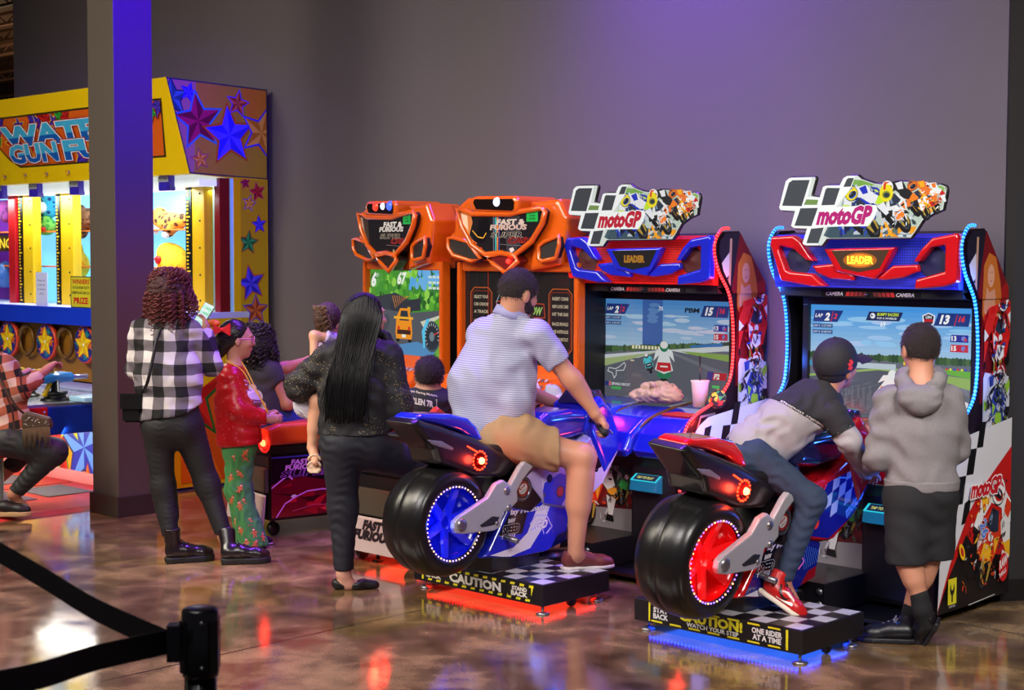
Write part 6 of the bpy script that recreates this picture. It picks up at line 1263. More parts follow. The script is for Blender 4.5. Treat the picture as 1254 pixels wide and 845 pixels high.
def curl_hair(name, mat, t, roots, seed, r=.0042, hr=.011, pitch=.030, n=5):
    rg = random.Random(seed); b = B()
    for p0, p1, bow in roots:
        L_ = (p1-p0).length; m = max(5, int(L_/pitch*6)); d = (p1-p0).normalized(); a = d.orthogonal().normalized(); c = d.cross(a); ph = rg.random()*6.3; pts = []; rs = []
        for i in range(m+1):
            f = i/m; q = p0.lerp(p1, f)+bow*math.sin(math.pi*f*.8); an = ph+f*L_/pitch*6.283; w_ = hr*min(1, f*4); pts.append(q+(a*math.cos(an)+c*math.sin(an))*w_); rs.append(r*(1-.5*f))
        b.tube(pts, rs, n=n)
    return b.build(name, mat, t)
def strand_hair(name, mat, t, paths, r=.004, n=4):
    b = B()
    for P in paths: m = len(P); b.tube(P, [r*(1-.55*i/(m-1)) for i in range(m)], n=n)
    return b.build(name, mat, t)
def fuzz(nm, c, sc=300): return M(nm, c, rough=.7, bump=.9, bscale=sc, mott=.35, mscale=200)

def short_hair(o, m, n, L_, seed, down=ZU*-1, r=.0011):
    me = o.data; N_ = len(me.vertices); co = np.empty(N_*3, np.float32); me.vertices.foreach_get('co', co); co = co.reshape(-1, 3); rg = random.Random(seed); b = B()
    for i in range(n):
        v = me.vertices[rg.randrange(N_)]; nn = v.normal; c0 = v.co
        if nn.dot(Vector(c0)-Vector(CP)) > 0 and rg.random() < .7: continue
        d = (nn*.55+down*.6+Vector((rg.uniform(-.35, .35), rg.uniform(-.35, .35), rg.uniform(-.3, .3)))).normalized(); l = L_*rg.uniform(.6, 1.2)
        b.tube([c0-nn*.002, c0+d*l*.5+nn*.001, c0+d*l], [r, r*.9, r*.3], n=3, caps=False)
    h_ = b.build('hair_strands', m, o); return h_
# ---- woman in the black and white plaid shirt
p = PT(8.48); t = thing('person', 'woman with long curly dark red hair in a black and white plaid shirt', 'person', onZ(250, 688))
SK = skin('tan', (188, 130, 100)); fd = cdir(.45, .9)
S = Sdf(.03); hc = p(208, 356, .02)
add_head(S, hc, fd, ZU, 1.0, neck=p(203, 395, .0))
tor = [(p(209, 518), p(206, 462), .112, .108, 1.4), (p(206, 462), p(202, 412), .108, .098, 1.45)]
for a, b_, r1, r2, fl in tor: S.cap(a, b_, r1, r2, flat=RH, fr=fl, k=.05)
armR = [p(234, 405, .02), p(259, 448, .10), p(254, 410, .27)]; armL = [p(172, 406, 0), p(167, 452, .10), p(186, 432, .26)]
S.chain(armR, [.045, .040, .026]); S.chain(armL, [.045, .040, .026]); S.cap(p(176, 403), p(230, 403), .045, .045, k=.05)
add_hand(S, p(253.5, 407, .28), (p(249, 388, .34)-p(253.5, 407, .28)), cdir(-.8, -.5), .85, curl=.45, thumb=-1); add_hand(S, p(187, 431, .27), cdir(.7, .6, .2), cdir(.2, -.3, .9), .85, curl=.3)
legL = [p(193, 524, -.01), p(200, 597, .0), p(210, 664, -.04)]; legR = [p(230, 524, .02), p(254, 594, .06), p(277, 664, .03)]
S.chain(legL, [.078, .054, .036], k=.04); S.chain(legR, [.080, .056, .036], k=.04); S.cap(p(203, 612, .01), p(206, 630, .0), .055, .05, k=.03)
S.build('body', SK, t, h=.008)
G = Sdf(.03)
for a, b_, r1, r2, fl in tor[1:]: G.cap(a, b_, r1+.012, r2+.012, flat=RH, fr=fl, k=.05)
G.cap(p(209, 512), p(206, 455), .132, .122, flat=RH, fr=1.38, k=.05); G.cap(p(176, 402), p(230, 402), .056, .056, k=.05); G.cap(p(203, 398), p(203, 388, .02), .062, .055, k=.03, ce=1)
G.chain(armR, [.062, .058, .040], k=.03); G.chain(armL, [.062, .056, .040], k=.03); G.fold((0, .2, 1), .004, .09, 3).fold((.8, .3, .3), .003, .07, 5)
G.plane(p(210, 512), cdir(.12, -.1, -1)); G.plane(p(240, 499), cdir(.62, 0, -.8))
G.build('plaid_shirt', plaid('plaid_black_white', RH, (0, 0, 1), .125, (214, 206, 206), (112, 104, 110), (20, 18, 20)), t, h=.008)
G = Sdf(.03); G.chain(legL, [.088, .062, .043], k=.05); G.chain(legR, [.092, .064, .043], k=.05); G.cap(p(203, 612, .01), p(206, 630, .0), .062, .057, k=.03); G.cap(p(209, 514), p(209, 500), .116, .116, flat=RH, fr=1.36, k=.04); G.cap(p(199, 528, -.03), p(221, 528, -.02), .08, .08, k=.05)
G.fold((0, .1, 1), .0012, .03, 2); G.plane(p(209, 655), (0, 0, -1)); G.build('leggings', M('leggings_black', (24, 22, 24), rough=.6, bump=.15, bscale=150), t, h=.008)
BT = M('boot_leather', (26, 18, 22), rough=.3, coat=.3, bump=.1, bscale=60); BS = M('boot_sole', (20, 18, 18), rough=.6); LC = M('lace_black', (30, 26, 28), rough=.6)
for h_, tp, an in ((onZ(203, 690), cdir(1, .45), legL[2]), (onZ(271, 691), cdir(1, .25), legR[2])):
    o = shoe(t, h_, tp, ZU, .27, .048, BT, BS, sh=.035, top=.13, ankle=Vector((an.x, an.y, .2)), nm='boot', laces=LC, ar=.048)
    for j in range(1): b = B(); b.tube([h_+tp*.02+ZU*.04+ZU.cross(tp)*0, h_+tp*.02+ZU*.042], .001); b.bm.free()
HR = M('hair_darkred', (60, 24, 26), rough=.75, bump=.8, bscale=60, mott=.5, mscale=40); rg = random.Random(7)
S = Sdf(.03); S.ell(hc+ZU*.02-fd*.02, (.095, .105, .10), Rm(*axes(fd, ZU))); S.cap(p(206, 360), p(203, 392), .095, .085, k=.04, flat=RH, fr=1.15); S.fold((0, 0, 1), .006, .03, 4); S.fold((1, 0, 0), .005, .025, 9)
S.plane(hc+fd*.055, fd*1.); hb = S.build('hair', HR, t, h=.008); roots = []
for i in range(300):
    a = rg.uniform(-2.5, 2.5) ; e = rg.uniform(.0, 1.35); dd = (-fd*math.cos(a)+fd.cross(ZU)*math.sin(a))*math.cos(e)+ZU*math.sin(e); p0 = hc+Vector((dd.x*.09, dd.y*.09, dd.z*.10))+ZU*.02
    out = Vector((dd.x, dd.y, 0)); L_ = rg.uniform(.12, .30) if abs(a) < 1.6 else rg.uniform(.08, .18); p1 = Vector((hc.x, hc.y, hc.z+.03))+out*(.115+.02*rg.random())+ZU*(-L_); roots.append((p0, p1, out*.03))
for i in range(150):
    a = rg.uniform(-2.6, 2.6); e = rg.uniform(.35, 1.5); f_ = lambda e_, r_: hc+ZU*.02+((-fd*math.cos(a)+fd.cross(ZU)*math.sin(a))*math.cos(e_)+ZU*math.sin(e_))*r_
    roots.append((f_(e, .103), f_(e-.75, .122), Vector((0, 0, .012))))
curl_hair('curls', M('hair_curl', (104, 42, 40), rough=.35), hb, roots, 3)
# phone, bag
ph = thing('smartphone', 'phone with pale green screen held up by the woman in plaid', 'phone', p(249, 386, .33)); pc = p(249.5, 385, .33); pu_ = cdir(.45, .35, .8); pr_ = cdir(.85, -.2, -.35); pn_ = pr_.cross(pu_).normalized(); pr_ = pu_.cross(pn_).normalized()
if pn_.dot(fw) > 0: pn_ = -pn_
P = [pc+pr_*(a*.034)+pu_*(c_*.072)-pn_*b_ for b_ in (.0, .008) for a, c_ in ((-1, -1), (1, -1), (1, 1), (-1, 1))]
b = B(); b.hexa([P[i] for i in (0, 1, 2, 3, 4, 5, 6, 7)]); bmesh.ops.recalc_face_normals(b.bm, faces=b.bm.faces[:]); b.build('phone_case', M('phone_black', (14, 14, 16), rough=.2), ph)
c = Cv(); c.rect(-.031, -.068, .031, .068, (190, 240, 225)); c.rect(-.031, .055, .031, .068, (225, 245, 240))
for i in range(6): c.rect(-.027 if i % 2 else -.01, .035-.016*i, .012 if i % 2 else .028, .046-.016*i, (130, 215, 170) if i % 2 == 0 else (240, 250, 248))
c.build('phone_screen', lambda u, v, h: tuple(pc+pr_*u+pu_*v+pn_*(h+.0005)), M('phone_scr', attr=True, es=.9), ph)
bg = thing('crossbody_bag', 'small black bag on a strap hanging at the left hip of the woman in plaid', 'handbag', p(162, 516, -.1)); bc = p(163, 498, -.05)
b = B(); b.hexa([bc+RH*x+FH*y+ZU*z for z in (-.085, .06) for x, y in ((-.055, -.03), (.05, -.03), (.05, .03), (-.055, .03))]); bmesh.ops.bevel(b.bm, geom=b.bm.edges[:], offset=.012, segments=3, affect='EDGES'); b.build('bag_body', M('bag_leather', (16, 14, 16), rough=.35), bg)
b = B(); b.hexa([bc+RH*x+FH*y+ZU*z for z in (-.01, .075) for x, y in ((-.062, -.04), (.056, -.04), (.056, -.028), (-.062, -.028))]); b.build('bag_flap', M('bag_leather'), bg)
b = B(); b.tube(smooth_path([bc+RH*.045+ZU*.07, p(180, 470, -.155), p(187, 440, -.155), p(192, 415, -.13), p(199, 400, -.09), p(209, 392, -.04)], 5), .009, n=6); b.build('strap', M('strap_black', (14, 13, 14), rough=.5), bg)
b = B(); b.tube([bc+RH*.045+ZU*.055, bc+RH*.047+ZU*.085], .007, n=8); b.build('buckle', M('gold_metal', (200, 160, 70), rough=.25, metal=1), bg)

# ---- girl in the red sequinned jacket
p = PT(8.91); t = thing('person', 'girl in glasses with a red bow, red sequinned top and green flared trousers', 'person', onZ(312, 670)); fd = cdir(.93, .36, -.08); hc = p(290, 414, 0)
SKG = skin('girl', (205, 145, 122)); S = Sdf(.03); add_head(S, hc, fd, ZU, .95, neck=p(288, 450), nr=.043)
S.cap(p(292, 538), p(287, 500), .085, .08, flat=RH, fr=1.15, k=.05); S.cap(p(287, 500), p(286, 465), .08, .078, k=.05); ar = [p(281, 462, -.05), p(292, 503, -.09), p(327, 512, -.03)]; al = [p(292, 462, .10), p(302, 500, .14), p(328, 508, .06)]
S.chain(ar, [.036, .032, .022]); S.chain(al, [.036, .032, .022]); add_hand(S, ar[2], cdir(1, .3, -.1), cdir(-.1, .9, -.2), .72, curl=.6); add_hand(S, al[2], cdir(1, -.2, -.2), cdir(-.1, -.9, -.2), .72, curl=.6, thumb=-1)
lg = [p(294, 545), p(291, 600), p(303, 655)]; lf2 = [p(290, 545, .10), p(296, 600, .16), p(300, 650, .2)]; S.chain(lg, [.07, .05, .035]); S.chain(lf2, [.07, .05, .035]); S.build('body', SKG, t, h=.008)
face_bits(t, hc, fd, ZU, .95, lips=(190, 110, 110))
SQ = pattern('red_sequins', (190, 14, 20), lambda nt, N, L, v: (lambda vo: mixc(N, L, mth(N, L, 'LESS_THAN', vo, .13), (196, 16, 22), (255, 150, 190)))((lambda n: (n.inputs.__getitem__('Scale').__setattr__('default_value', 48), L.new(v, n.inputs['Vector']), n.outputs['Distance'])[2])(N.new('ShaderNodeTexVoronoi'))), rough=.35)
G = Sdf(.03); G.cap(p(293, 535), p(287, 495), .108, .098, flat=RH, fr=1.12, k=.05); G.cap(p(287, 495), p(284, 464), .098, .088, k=.05); G.cap(p(286, 455), p(288, 447), .07, .05, k=.03, ce=1); G.chain(ar, [.055, .052, .042], k=.04); G.chain(al, [.05, .048, .04], k=.04); G.plane(p(327, 511, 0), cdir(1, .1, 0)); G.plane(p(292, 545), cdir(.1, 0, -1)); G.cap(p(293, 540), p(292, 520), .110, .105, flat=RH, fr=1.12, k=.04); G.fold((0, .3, 1), .004, .07, 8)
jk = G.build('sequin_top', SQ, t, h=.008)
c = Cv(); 
for a, b_, r in ((0, 0, .03), (.02, -.05, .035), (-.01, -.09, .03), (.03, -.12, .03), (.0, .03, .018)): c.circ(a, b_, r, (238, 226, 232), n=14)
for i in range(4): c.line([(-.015+.012*i, .01-.03*i), (.02+.008*i, -.03*i)], .006, (150, 40, 60))
from mathutils.bvhtree import BVHTree
def tree_of(o): return BVHTree.FromPolygons([v.co[:] for v in o.data.vertices], [tuple(q.vertices) for q in o.data.polygons])
bj = tree_of(jk)
def onj(u, v, h):
    q = p(309, 474)+RH*(u*.8-v*.30)+ZU*v*.9; d = (q-CP).normalized(); r_ = bj.ray_cast(CP, d)
    if r_[0] is None: d = (q-RH*.03-CP).normalized(); r_ = bj.ray_cast(CP, d)
    return tuple((r_[0] if r_[0] is not None else q)-d*(h+.002))
c.build('printed_graphic', onj, PRINT(), jk)
G = Sdf(.03); G.cap(p(294, 548), p(291, 600), .088, .066, k=.05, flat=RH, fr=1.05); G.cap(p(291, 600), p(309, 666), .066, .092, k=.04); G.cap(lf2[0], lf2[1], .085, .062, k=.04); G.cap(lf2[1], p(304, 662, .15), .062, .085, k=.04); G.cap(p(292, 548), p(292, 540), .09, .088, k=.04)
G.fold((1, .2, .1), .006, .045, 3); G.plane(p(305, 668), (0, 0, -1)); tr = G.build('flared_trousers', M('green_trousers', (78, 150, 84), rough=.8, bump=.1, bscale=200), t, h=.008)
rg = random.Random(2); OB = M('print_orange', (226, 120, 70), rough=.8); WB_ = M('print_white', (240, 225, 220), rough=.8); R2 = M('print_red', (200, 40, 60), rough=.8)
dg = bpy.context.evaluated_depsgraph_get(); tr.data.calc_loop_triangles()
from mathutils.bvhtree import BVHTree
bv = BVHTree.FromPolygons([v.co[:] for v in tr.data.vertices], [tuple(q.vertices) for q in tr.data.polygons])
def stick(px, py): d = ray(px, py); h_ = bv.ray_cast(CP, d.normalized()); return h_[0], h_[1]
mb = B(); 
for (px, py) in ((302, 553), (286, 560), (299, 561), (292, 578), (295, 596), (285, 610), (298, 613), (293, 617), (310, 585), (283, 583), (288, 637), (306, 636), (294, 648), (311, 650), (302, 662), (322, 655), (314, 664)):
    h_, n_ = stick(px, py)
    if h_ is None: continue
    x_ = n_.cross(ZU).normalized(); z_ = x_.cross(n_).normalized(); 
    if z_.z < 0: z_ = -z_
    a = rg.uniform(-.8, .8); X_, Z_ = x_*math.cos(a)+z_*math.sin(a), z_*math.cos(a)-x_*math.sin(a); ax = Matrix((X_, n_, Z_)).transposed()
    mb.mi = 0; mb.ball(h_, .011, (1, .12, 1), 8, ax); mb.ball(h_-Z_*.017, .012, (.9, .12, 1.1), 8, ax)
    for s in (-1, 1): mb.ball(h_-Z_*.012+X_*s*.014, .006, (1.4, .2, .8), 6, ax); mb.ball(h_-Z_*.033+X_*s*.007, .006, (.8, .2, 1.4), 6, ax)
    mb.mi = 1; mb.ball(h_+Z_*.007+n_*.0005, .008, (1.2, .2, .35), 6, ax); mb.mi = 2; mb.ball(h_+Z_*.013+n_*.0005, .007, (.9, .2, 1), 6, ax)
mb.build('gingerbread_print', [OB, WB_, R2], tr)
shoe(t, onZ(292, 668), cdir(1, .2), ZU, .20, .036, M('shoe_dark', (40, 26, 40), rough=.4), M('sole_pale', (180, 160, 180), rough=.5), sh=.014, top=.03)
HB = M('hair_black', (22, 15, 17), rough=.32, bump=.3, bscale=80); x_, y_, z_ = axes(fd, ZU)
S = Sdf(.02); S.ell(hc+ZU*.018-fd*.016, (.080, .096, .092), Rm(x_, y_, z_)); S.ell(hc-fd*.085-ZU*.045, (.05, .05, .06), Rm(x_, y_, z_)); S.cap(hc-fd*.07-ZU*.02, hc-fd*.09-ZU*.10, .045, .025, k=.03); S.plane(hc+fd*.045+ZU*.05, (fd*.75-ZU*.55)); S.fold((0, 0, 1), .002, .02, 3); S.build('hair', HB, t, h=.007)
bo = B(); bc = p(272, 404, -.09)
for s in (-1, 1): bo.hexa([bc+RH*s*a+ZU*z+FH*y for a, z, y in ((.004, -.008, -.01), (.05, -.035, -.02), (.05, -.02, .02), (.004, -.004, .01), (.004, .008, -.01), (.048, .04, -.02), (.048, .03, .02), (.004, .008, .01))])
bo.ball(bc, .014); bmesh.ops.recalc_face_normals(bo.bm, faces=bo.bm.faces[:]); bo.build('hair_bow', M('bow_red', (225, 20, 26), rough=.5, bump=.4, bscale=90), t)
bo = B(); bo.ball(p(262, 396, -.04), .035, (1.3, 1, .6), 12); bo.build('orange_ribbon', M('ribbon_orange', (235, 120, 20), rough=.5), t)
q = lambda a, b_, d: hc+x_*(a*.95)+y_*(b_*.95)+z_*(d*.95); gl = B()
for s in (-1, 1):
    gl.tube([q(s*.034+.022*math.cos(k*.524), .098, .0+.017*math.sin(k*.524)) for k in range(12)], .0026, n=5, closed=True); gl.tube([q(s*.058, .094, .004), q(s*.080, .03, .002), q(s*.080, -.005, -.002), q(s*.078, -.02, -.016)], .0028, n=5)
gl.tube([q(-.012, .100, .003), q(.012, .100, .003)], .0024, n=5); gl.build('glasses', M('glasses_pink', (240, 150, 190), rough=.25), t)
b = B(); b.tube(smooth_path([p(276, 441, -.03), p(285, 446, -.10), p(297, 454, -.105), p(309, 474, -.11), p(322, 492, -.11), p(329, 508, -.09)], 5), .0038, n=5); b.tube(smooth_path([p(280, 441, .04), p(291, 440, .02), p(300, 450, -.05), p(314, 478, -.09), p(329, 508, -.085)], 5), .0038, n=5); b.build('lanyard', M('lanyard_yellow', (235, 180, 50), rough=.5), t)

# ---- seated driver with curly black hair
p = PT(9.33); t = thing('person', 'seated driver with curly black hair, charcoal tee and jeans on the orange seat', 'person', p(330, 530)); fd = cdir(.35, .9, -.05); hc = p(314, 420, 0)
S = Sdf(.03); add_head(S, hc, fd, ZU, .95, neck=p(315, 450)); S.cap(p(322, 520), p(320, 462), .105, .10, flat=RH, fr=1.15, k=.05); a1 = [p(329, 455, -.05), p(352, 494, -.02), p(366, 488, .25)]; a2 = [p(328, 452, .15), p(350, 450, .22), p(378, 441, .35)]; S.cap(p(310, 455), p(332, 455), .06, .055, k=.04)
S.chain(a1, [.044, .038, .026]); S.chain(a2, [.042, .034, .024]); add_hand(S, a1[2], cdir(.6, .8), ZU*-1, .85); add_hand(S, a2[2], cdir(.7, .7), ZU*-1, .85)
S.chain([p(326, 518, -.05), p(368, 518, .20), p(392, 560, .30)], [.08, .06, .045]); S.chain([p(326, 518, .10), p(372, 510, .35), p(400, 556, .45)], [.08, .06, .045]); S.build('body', skin('driver', (190, 128, 104)), t, h=.009)
G = Sdf(.03); G.cap(p(322, 522), p(320, 462), .118, .112, flat=RH, fr=1.15, k=.05); G.cap(p(308, 455), p(332, 455), .068, .064, k=.04); G.cap(p(316, 448), p(315, 440), .06, .055, ce=1); G.cap(a1[0], a1[0].lerp(a1[1], .38), .066, .062, ce=1, k=.03); G.cap(a2[0], a2[0].lerp(a2[1], .4), .058, .055, ce=1, k=.03); G.fold((0, .2, 1), .004, .08, 1); G.build('tee_shirt', cloth('tee_charcoal', (52, 50, 56)), t, h=.009)
G = Sdf(.03); G.chain([p(328, 518, -.05), p(368, 516, .20)], [.098, .074], k=.05); G.chain([p(328, 518, .10), p(372, 509, .35)], [.09, .072], k=.05); G.chain([p(368, 516, .20), p(388, 552, .30)], [.074, .058]); G.fold((1, .4, 0), .004, .06, 5); G.build('jeans', cloth('denim_blue', (26, 52, 130), mott=.3, mscale=60), t, h=.009)
rg = random.Random(9); S = Sdf(.03); S.ell(hc+ZU*.01-fd*.02, (.10, .105, .11), Rm(*axes(fd, ZU))); S.cap(p(316, 425, -.02), p(318, 440, -.02), .095, .07, k=.03); hb = S.build('hair', M('hair_black2', (16, 12, 14), rough=.75, bump=.8, bscale=60), t, h=.010); roots = []
for i in range(170):
    a = rg.uniform(-2.6, 2.6); e = rg.uniform(-.1, 1.4); dd = (-fd*math.cos(a)+fd.cross(ZU)*math.sin(a))*math.cos(e)+ZU*math.sin(e); p0 = hc+dd*.095; out = Vector((dd.x, dd.y, 0)); roots.append((p0, hc+out*.115-ZU*rg.uniform(.05, .17), out*.02))
for i in range(110):
    a = rg.uniform(-2.6, 2.6); e = rg.uniform(.2, 1.5); f_ = lambda e_, r_: hc+ZU*.01+((-fd*math.cos(a)+fd.cross(ZU)*math.sin(a))*math.cos(e_)+ZU*math.sin(e_))*r_
    roots.append((f_(e, .106), f_(e-.7, .124), Vector((0, 0, .012))))
curl_hair('curls', M('hair_blackcurl', (26, 22, 26), rough=.3), hb, roots, 5, r=.0048, hr=.012)

# ---- woman with long black hair
p = PT(7.79); t = thing('person', 'woman with very long black hair in a dark speckled sweater, one knee raised', 'person', onZ(428, 722)); fd = cdir(.84, .54); hc = p(448, 386, .0)
SKW = skin('woman', (206, 150, 128)); S = Sdf(.03); add_head(S, hc, fd, ZU, 1.0, neck=p(440, 425)); tor = [(p(432, 535), p(436, 480), .115, .112, 1.4), (p(436, 480), p(440, 438), .112, .10, 1.45)]
for a, b_, r1, r2, fl in tor: S.cap(a, b_, r1, r2, flat=RH, fr=fl, k=.05)
aR = [p(478, 436, 0), p(488, 502, .02), p(478, 520, .22)]; aL = [p(402, 436, .0), p(368, 472, .08), p(398, 484, .22)]; S.chain(aR, [.045, .04, .028]); S.chain(aL, [.045, .04, .028]); add_hand(S, aR[2], cdir(-.2, 1), ZU*-1, .9); add_hand(S, aL[2], cdir(.9, .3), cdir(0, -1, .2), .9)
sl = [p(418, 548, -.02), p(420, 622, .02), p(421, 704, .0)]; rl = [p(455, 552, .02), p(518, 572, .20), p(506, 650, .42)]; S.chain(sl, [.09, .062, .034], k=.04); S.chain(rl, [.09, .062, .04], k=.04)
S.cap(p(420, 702), p(428, 716), .034, .03, k=.02); S.cap(p(418, 716, .0), p(440, 718, .03), .028, .026, k=.02); S.build('body', SKW, t, h=.008); face_bits(t, hc, fd, ZU, 1.0, lips=(190, 80, 90))
SPK = pattern('speckled_black', (24, 22, 24), lambda nt, N, L, v: (lambda vo, nz: mixc(N, L, mth(N, L, 'MULTIPLY', mth(N, L, 'LESS_THAN', vo, .22), mth(N, L, 'GREATER_THAN', nz, .5)), (24, 22, 25), (150, 128, 84)))((lambda n: (n.inputs.__getitem__('Scale').__setattr__('default_value', 95), L.new(v, n.inputs['Vector']), n.outputs['Distance'])[2])(N.new('ShaderNodeTexVoronoi')), (lambda n: (n.inputs.__getitem__('Scale').__setattr__('default_value', 5), L.new(v, n.inputs['Vector']), n.outputs['Fac'])[2])(N.new('ShaderNodeTexNoise'))), rough=.7)
G = Sdf(.03)
for a, b_, r1, r2, fl in tor: G.cap(a, b_, r1+.014, r2+.014, flat=RH, fr=fl, k=.05)
G.cap(p(412, 432), p(474, 432), .056, .056, k=.05); G.cap(p(440, 430), p(441, 418), .06, .055, ce=1, k=.03); G.chain(aR, [.066, .072, .042], k=.03); G.chain(aL, [.066, .080, .05], k=.03); G.cap(aR[0].lerp(aR[1], .8), p(484, 512, .05), .075, .07, k=.03); G.fold((0, .1, 1), .005, .09, 6); G.fold((1, 0, .3), .003, .06, 2); G.plane(p(432, 531), (0, 0, -1))
G.build('sweater', SPK, t, h=.008)
G = Sdf(.03); G.chain(sl, [.105, .072, .048], k=.05); G.chain([rl[0], rl[1]], [.105, .074], k=.05); G.chain([rl[1], rl[2]], [.074, .05], k=.03); G.cap(p(432, 538), p(433, 522), .119, .119, flat=RH, fr=1.36, k=.05); G.fold((.2, .2, 1), .0025, .05, 4); G.plane(p(420, 698), (0, 0, -1)); G.build('trousers', M('trousers_navy', (20, 20, 32), rough=.7, bump=.15, bscale=200), t, h=.008)
hd_ = onZ(407, 722); FL = M('flat_black', (16, 15, 17), rough=.5)
S = Sdf(.015); e1 = cdir(1, .12); S.cap(hd_+e1*.03+ZU*.03, hd_+e1*.13+ZU*.022, .034, .034, k=.02); S.cap(hd_+e1*.13+ZU*.022, hd_+e1*.215+ZU*.018, .036, .024, k=.02); S.hole(hd_+e1*.085+ZU*.075, (.075, .075, .045), k=.012); S.plane(hd_+ZU*.003, (0, 0, -1)); sf = S.build('flat_shoe', FL, t, h=.006)
HBL = M('hair_longblack', (15, 12, 14), rough=.55, bump=.5, bscale=70); rg = random.Random(5); sd = fd.cross(ZU)
S = Sdf(.03); S.ell(hc+ZU*.02-fd*.015, (.088, .105, .098), Rm(*axes(fd, ZU))); S.cap(p(442, 395, -.01), p(434, 432, -.04), .085, .070, k=.04, flat=RH, fr=1.2); S.cap(p(434, 432, -.04), p(427, 470, -.07), .070, .045, k=.04, flat=RH, fr=1.6); S.cap(p(470, 408, .02), p(484, 432, -.0), .03, .02, k=.03); S.hole(hc+fd*.10-ZU*.015+sd*.02, (.055, .055, .085), k=.015); S.fold((1, .3, .1), .0025, .018, 3); hb = S.build('hair', HBL, t, h=.008)
paths = []
for i in range(420):
    u = rg.uniform(-1, 1); p0 = p(446+u*17, 364+abs(u)*9+rg.uniform(-6, 6), -.075-.035*(1-u*u)); x1 = 424+u*24+rg.uniform(-5, 5); p2 = p(436+u*24, 420, -.12-.02*rg.random()); p3 = p(x1+3, 465, -.155-.012*rg.random()); p4 = p(x1+rg.uniform(-6, 6), rg.uniform(484, 520), -.15); paths.append(smooth_path([p0, p(443+u*25, 388, -.135+.03*u*u), p2, p3, p4], 4))
strand_hair('strands', M('hair_strand', (9, 7, 9), rough=.45, spec=.3), hb, paths, r=.0045)

# ---- small child carried on her hip
p = PT(7.93); t = thing('person', 'small child with brown hair carried at the left side of the black-haired woman', 'person', p(398, 500)); hc = p(402, 393, .04); fd = cdir(.3, .9, -.3)
S = Sdf(.02); add_head(S, hc, fd, cdir(.1, .1, 1), .80, neck=p(406, 418, .03), nr=.04); S.cap(p(400, 478, .05), p(406, 425, .05), .075, .065, k=.03)
ar = [p(408, 416, -.02), p(385, 411, -.07), p(384, 442, -.10)]; S.chain(ar, [.030, .025, .019]); add_hand(S, ar[2], cdir(-.1, 0, -1), cdir(.9, .1), .52, curl=.5, thumb=-1)
lg = [p(398, 478, .0), p(390, 492, -.06), p(382, 547, -.06)]; S.chain(lg, [.055, .047, .026]); S.cap(p(387, 508, -.055), p(385, 525, -.06), .036, .033, k=.02); S.cap(p(383, 550, -.06), p(386, 562, -.10), .024, .024, k=.015); S.cap(p(386, 562, -.10), p(386, 566, -.13), .025, .018, k=.01)
S.build('body', skin('child', (214, 156, 124)), t, h=.006)
G = Sdf(.02); G.cap(p(402, 478, .05), p(407, 425, .05), .088, .078, k=.03); G.cap(p(407, 416, -.01), p(397, 411, -.05), .040, .036, k=.02, ce=1); G.build('tee_shirt', cloth('child_tee', (190, 170, 215)), t, h=.007)
G = Sdf(.02); G.cap(p(396, 470, .02), p(388, 486, -.055), .074, .060, k=.03, ce=1); G.fold((1, 0, 1), .003, .03); G.build('shorts', cloth('child_shorts', (138, 140, 168)), t, h=.006)
G = Sdf(.02); G.cap(p(378, 484, .0), p(374, 497, .0), .045, .060, k=.02); G.cap(p(374, 497, 0), p(379, 507, -.02), .055, .03, k=.02); G.fold((1, 0, .4), .005, .022, 3); G.build('white_ruffle', cloth('ruffle', (214, 208, 220)), t, h=.006)
S = Sdf(.02); S.ell(hc+ZU*.014-fd*.012, (.070, .084, .082), Rm(*axes(fd, ZU))); S.cap(p(399, 390, .0), p(393, 408, .0), .05, .035); S.fold((1, .2, .3), .003, .02, 2); hb = S.build('hair', M('hair_brown', (62, 38, 30), rough=.7, bump=.8, bscale=70), t, h=.007); rg = random.Random(1)
curl_hair('curls', M('hair_brown2', (92, 58, 40), rough=.4), hb, [(hc+Vector((a, -.02, .062))-fd*.066, p(388+rg.uniform(0, 22), rg.uniform(398, 414), -.05), Vector((0, 0, 0))) for a in [rg.uniform(-.06, .05) for _ in range(50)]], 4, r=.0028, hr=.006)
sn = B(); q_ = p(385, 571, -.08); SD = M('sandal_tan', (206, 176, 150), rough=.5); e1 = cdir(.12, -1, -.25)
puff([(-.055, -.03), (0, -.036), (.06, -.036), (.085, -.02), (.085, .02), (.06, .036), (0, .034), (-.055, .028)], lambda a, b_, c_: tuple(q_+e1*a+RH*b_+e1.cross(RH).normalized()*-c_), -.008, .008, .005, .004, 'sandal_sole', SD, t)
for dz, dy, r in ((.030, -.035, .032), (.055, .0, .030)): sn.tube([q_+RH*(r*1.05*math.cos(k*math.pi/8))+ZU*(dz-.012+abs(math.sin(k*math.pi/8))*.028)+e1*(.035-dy*.6) for k in range(9)], .006, n=6)
sn.build('sandal_strap', SD, t)

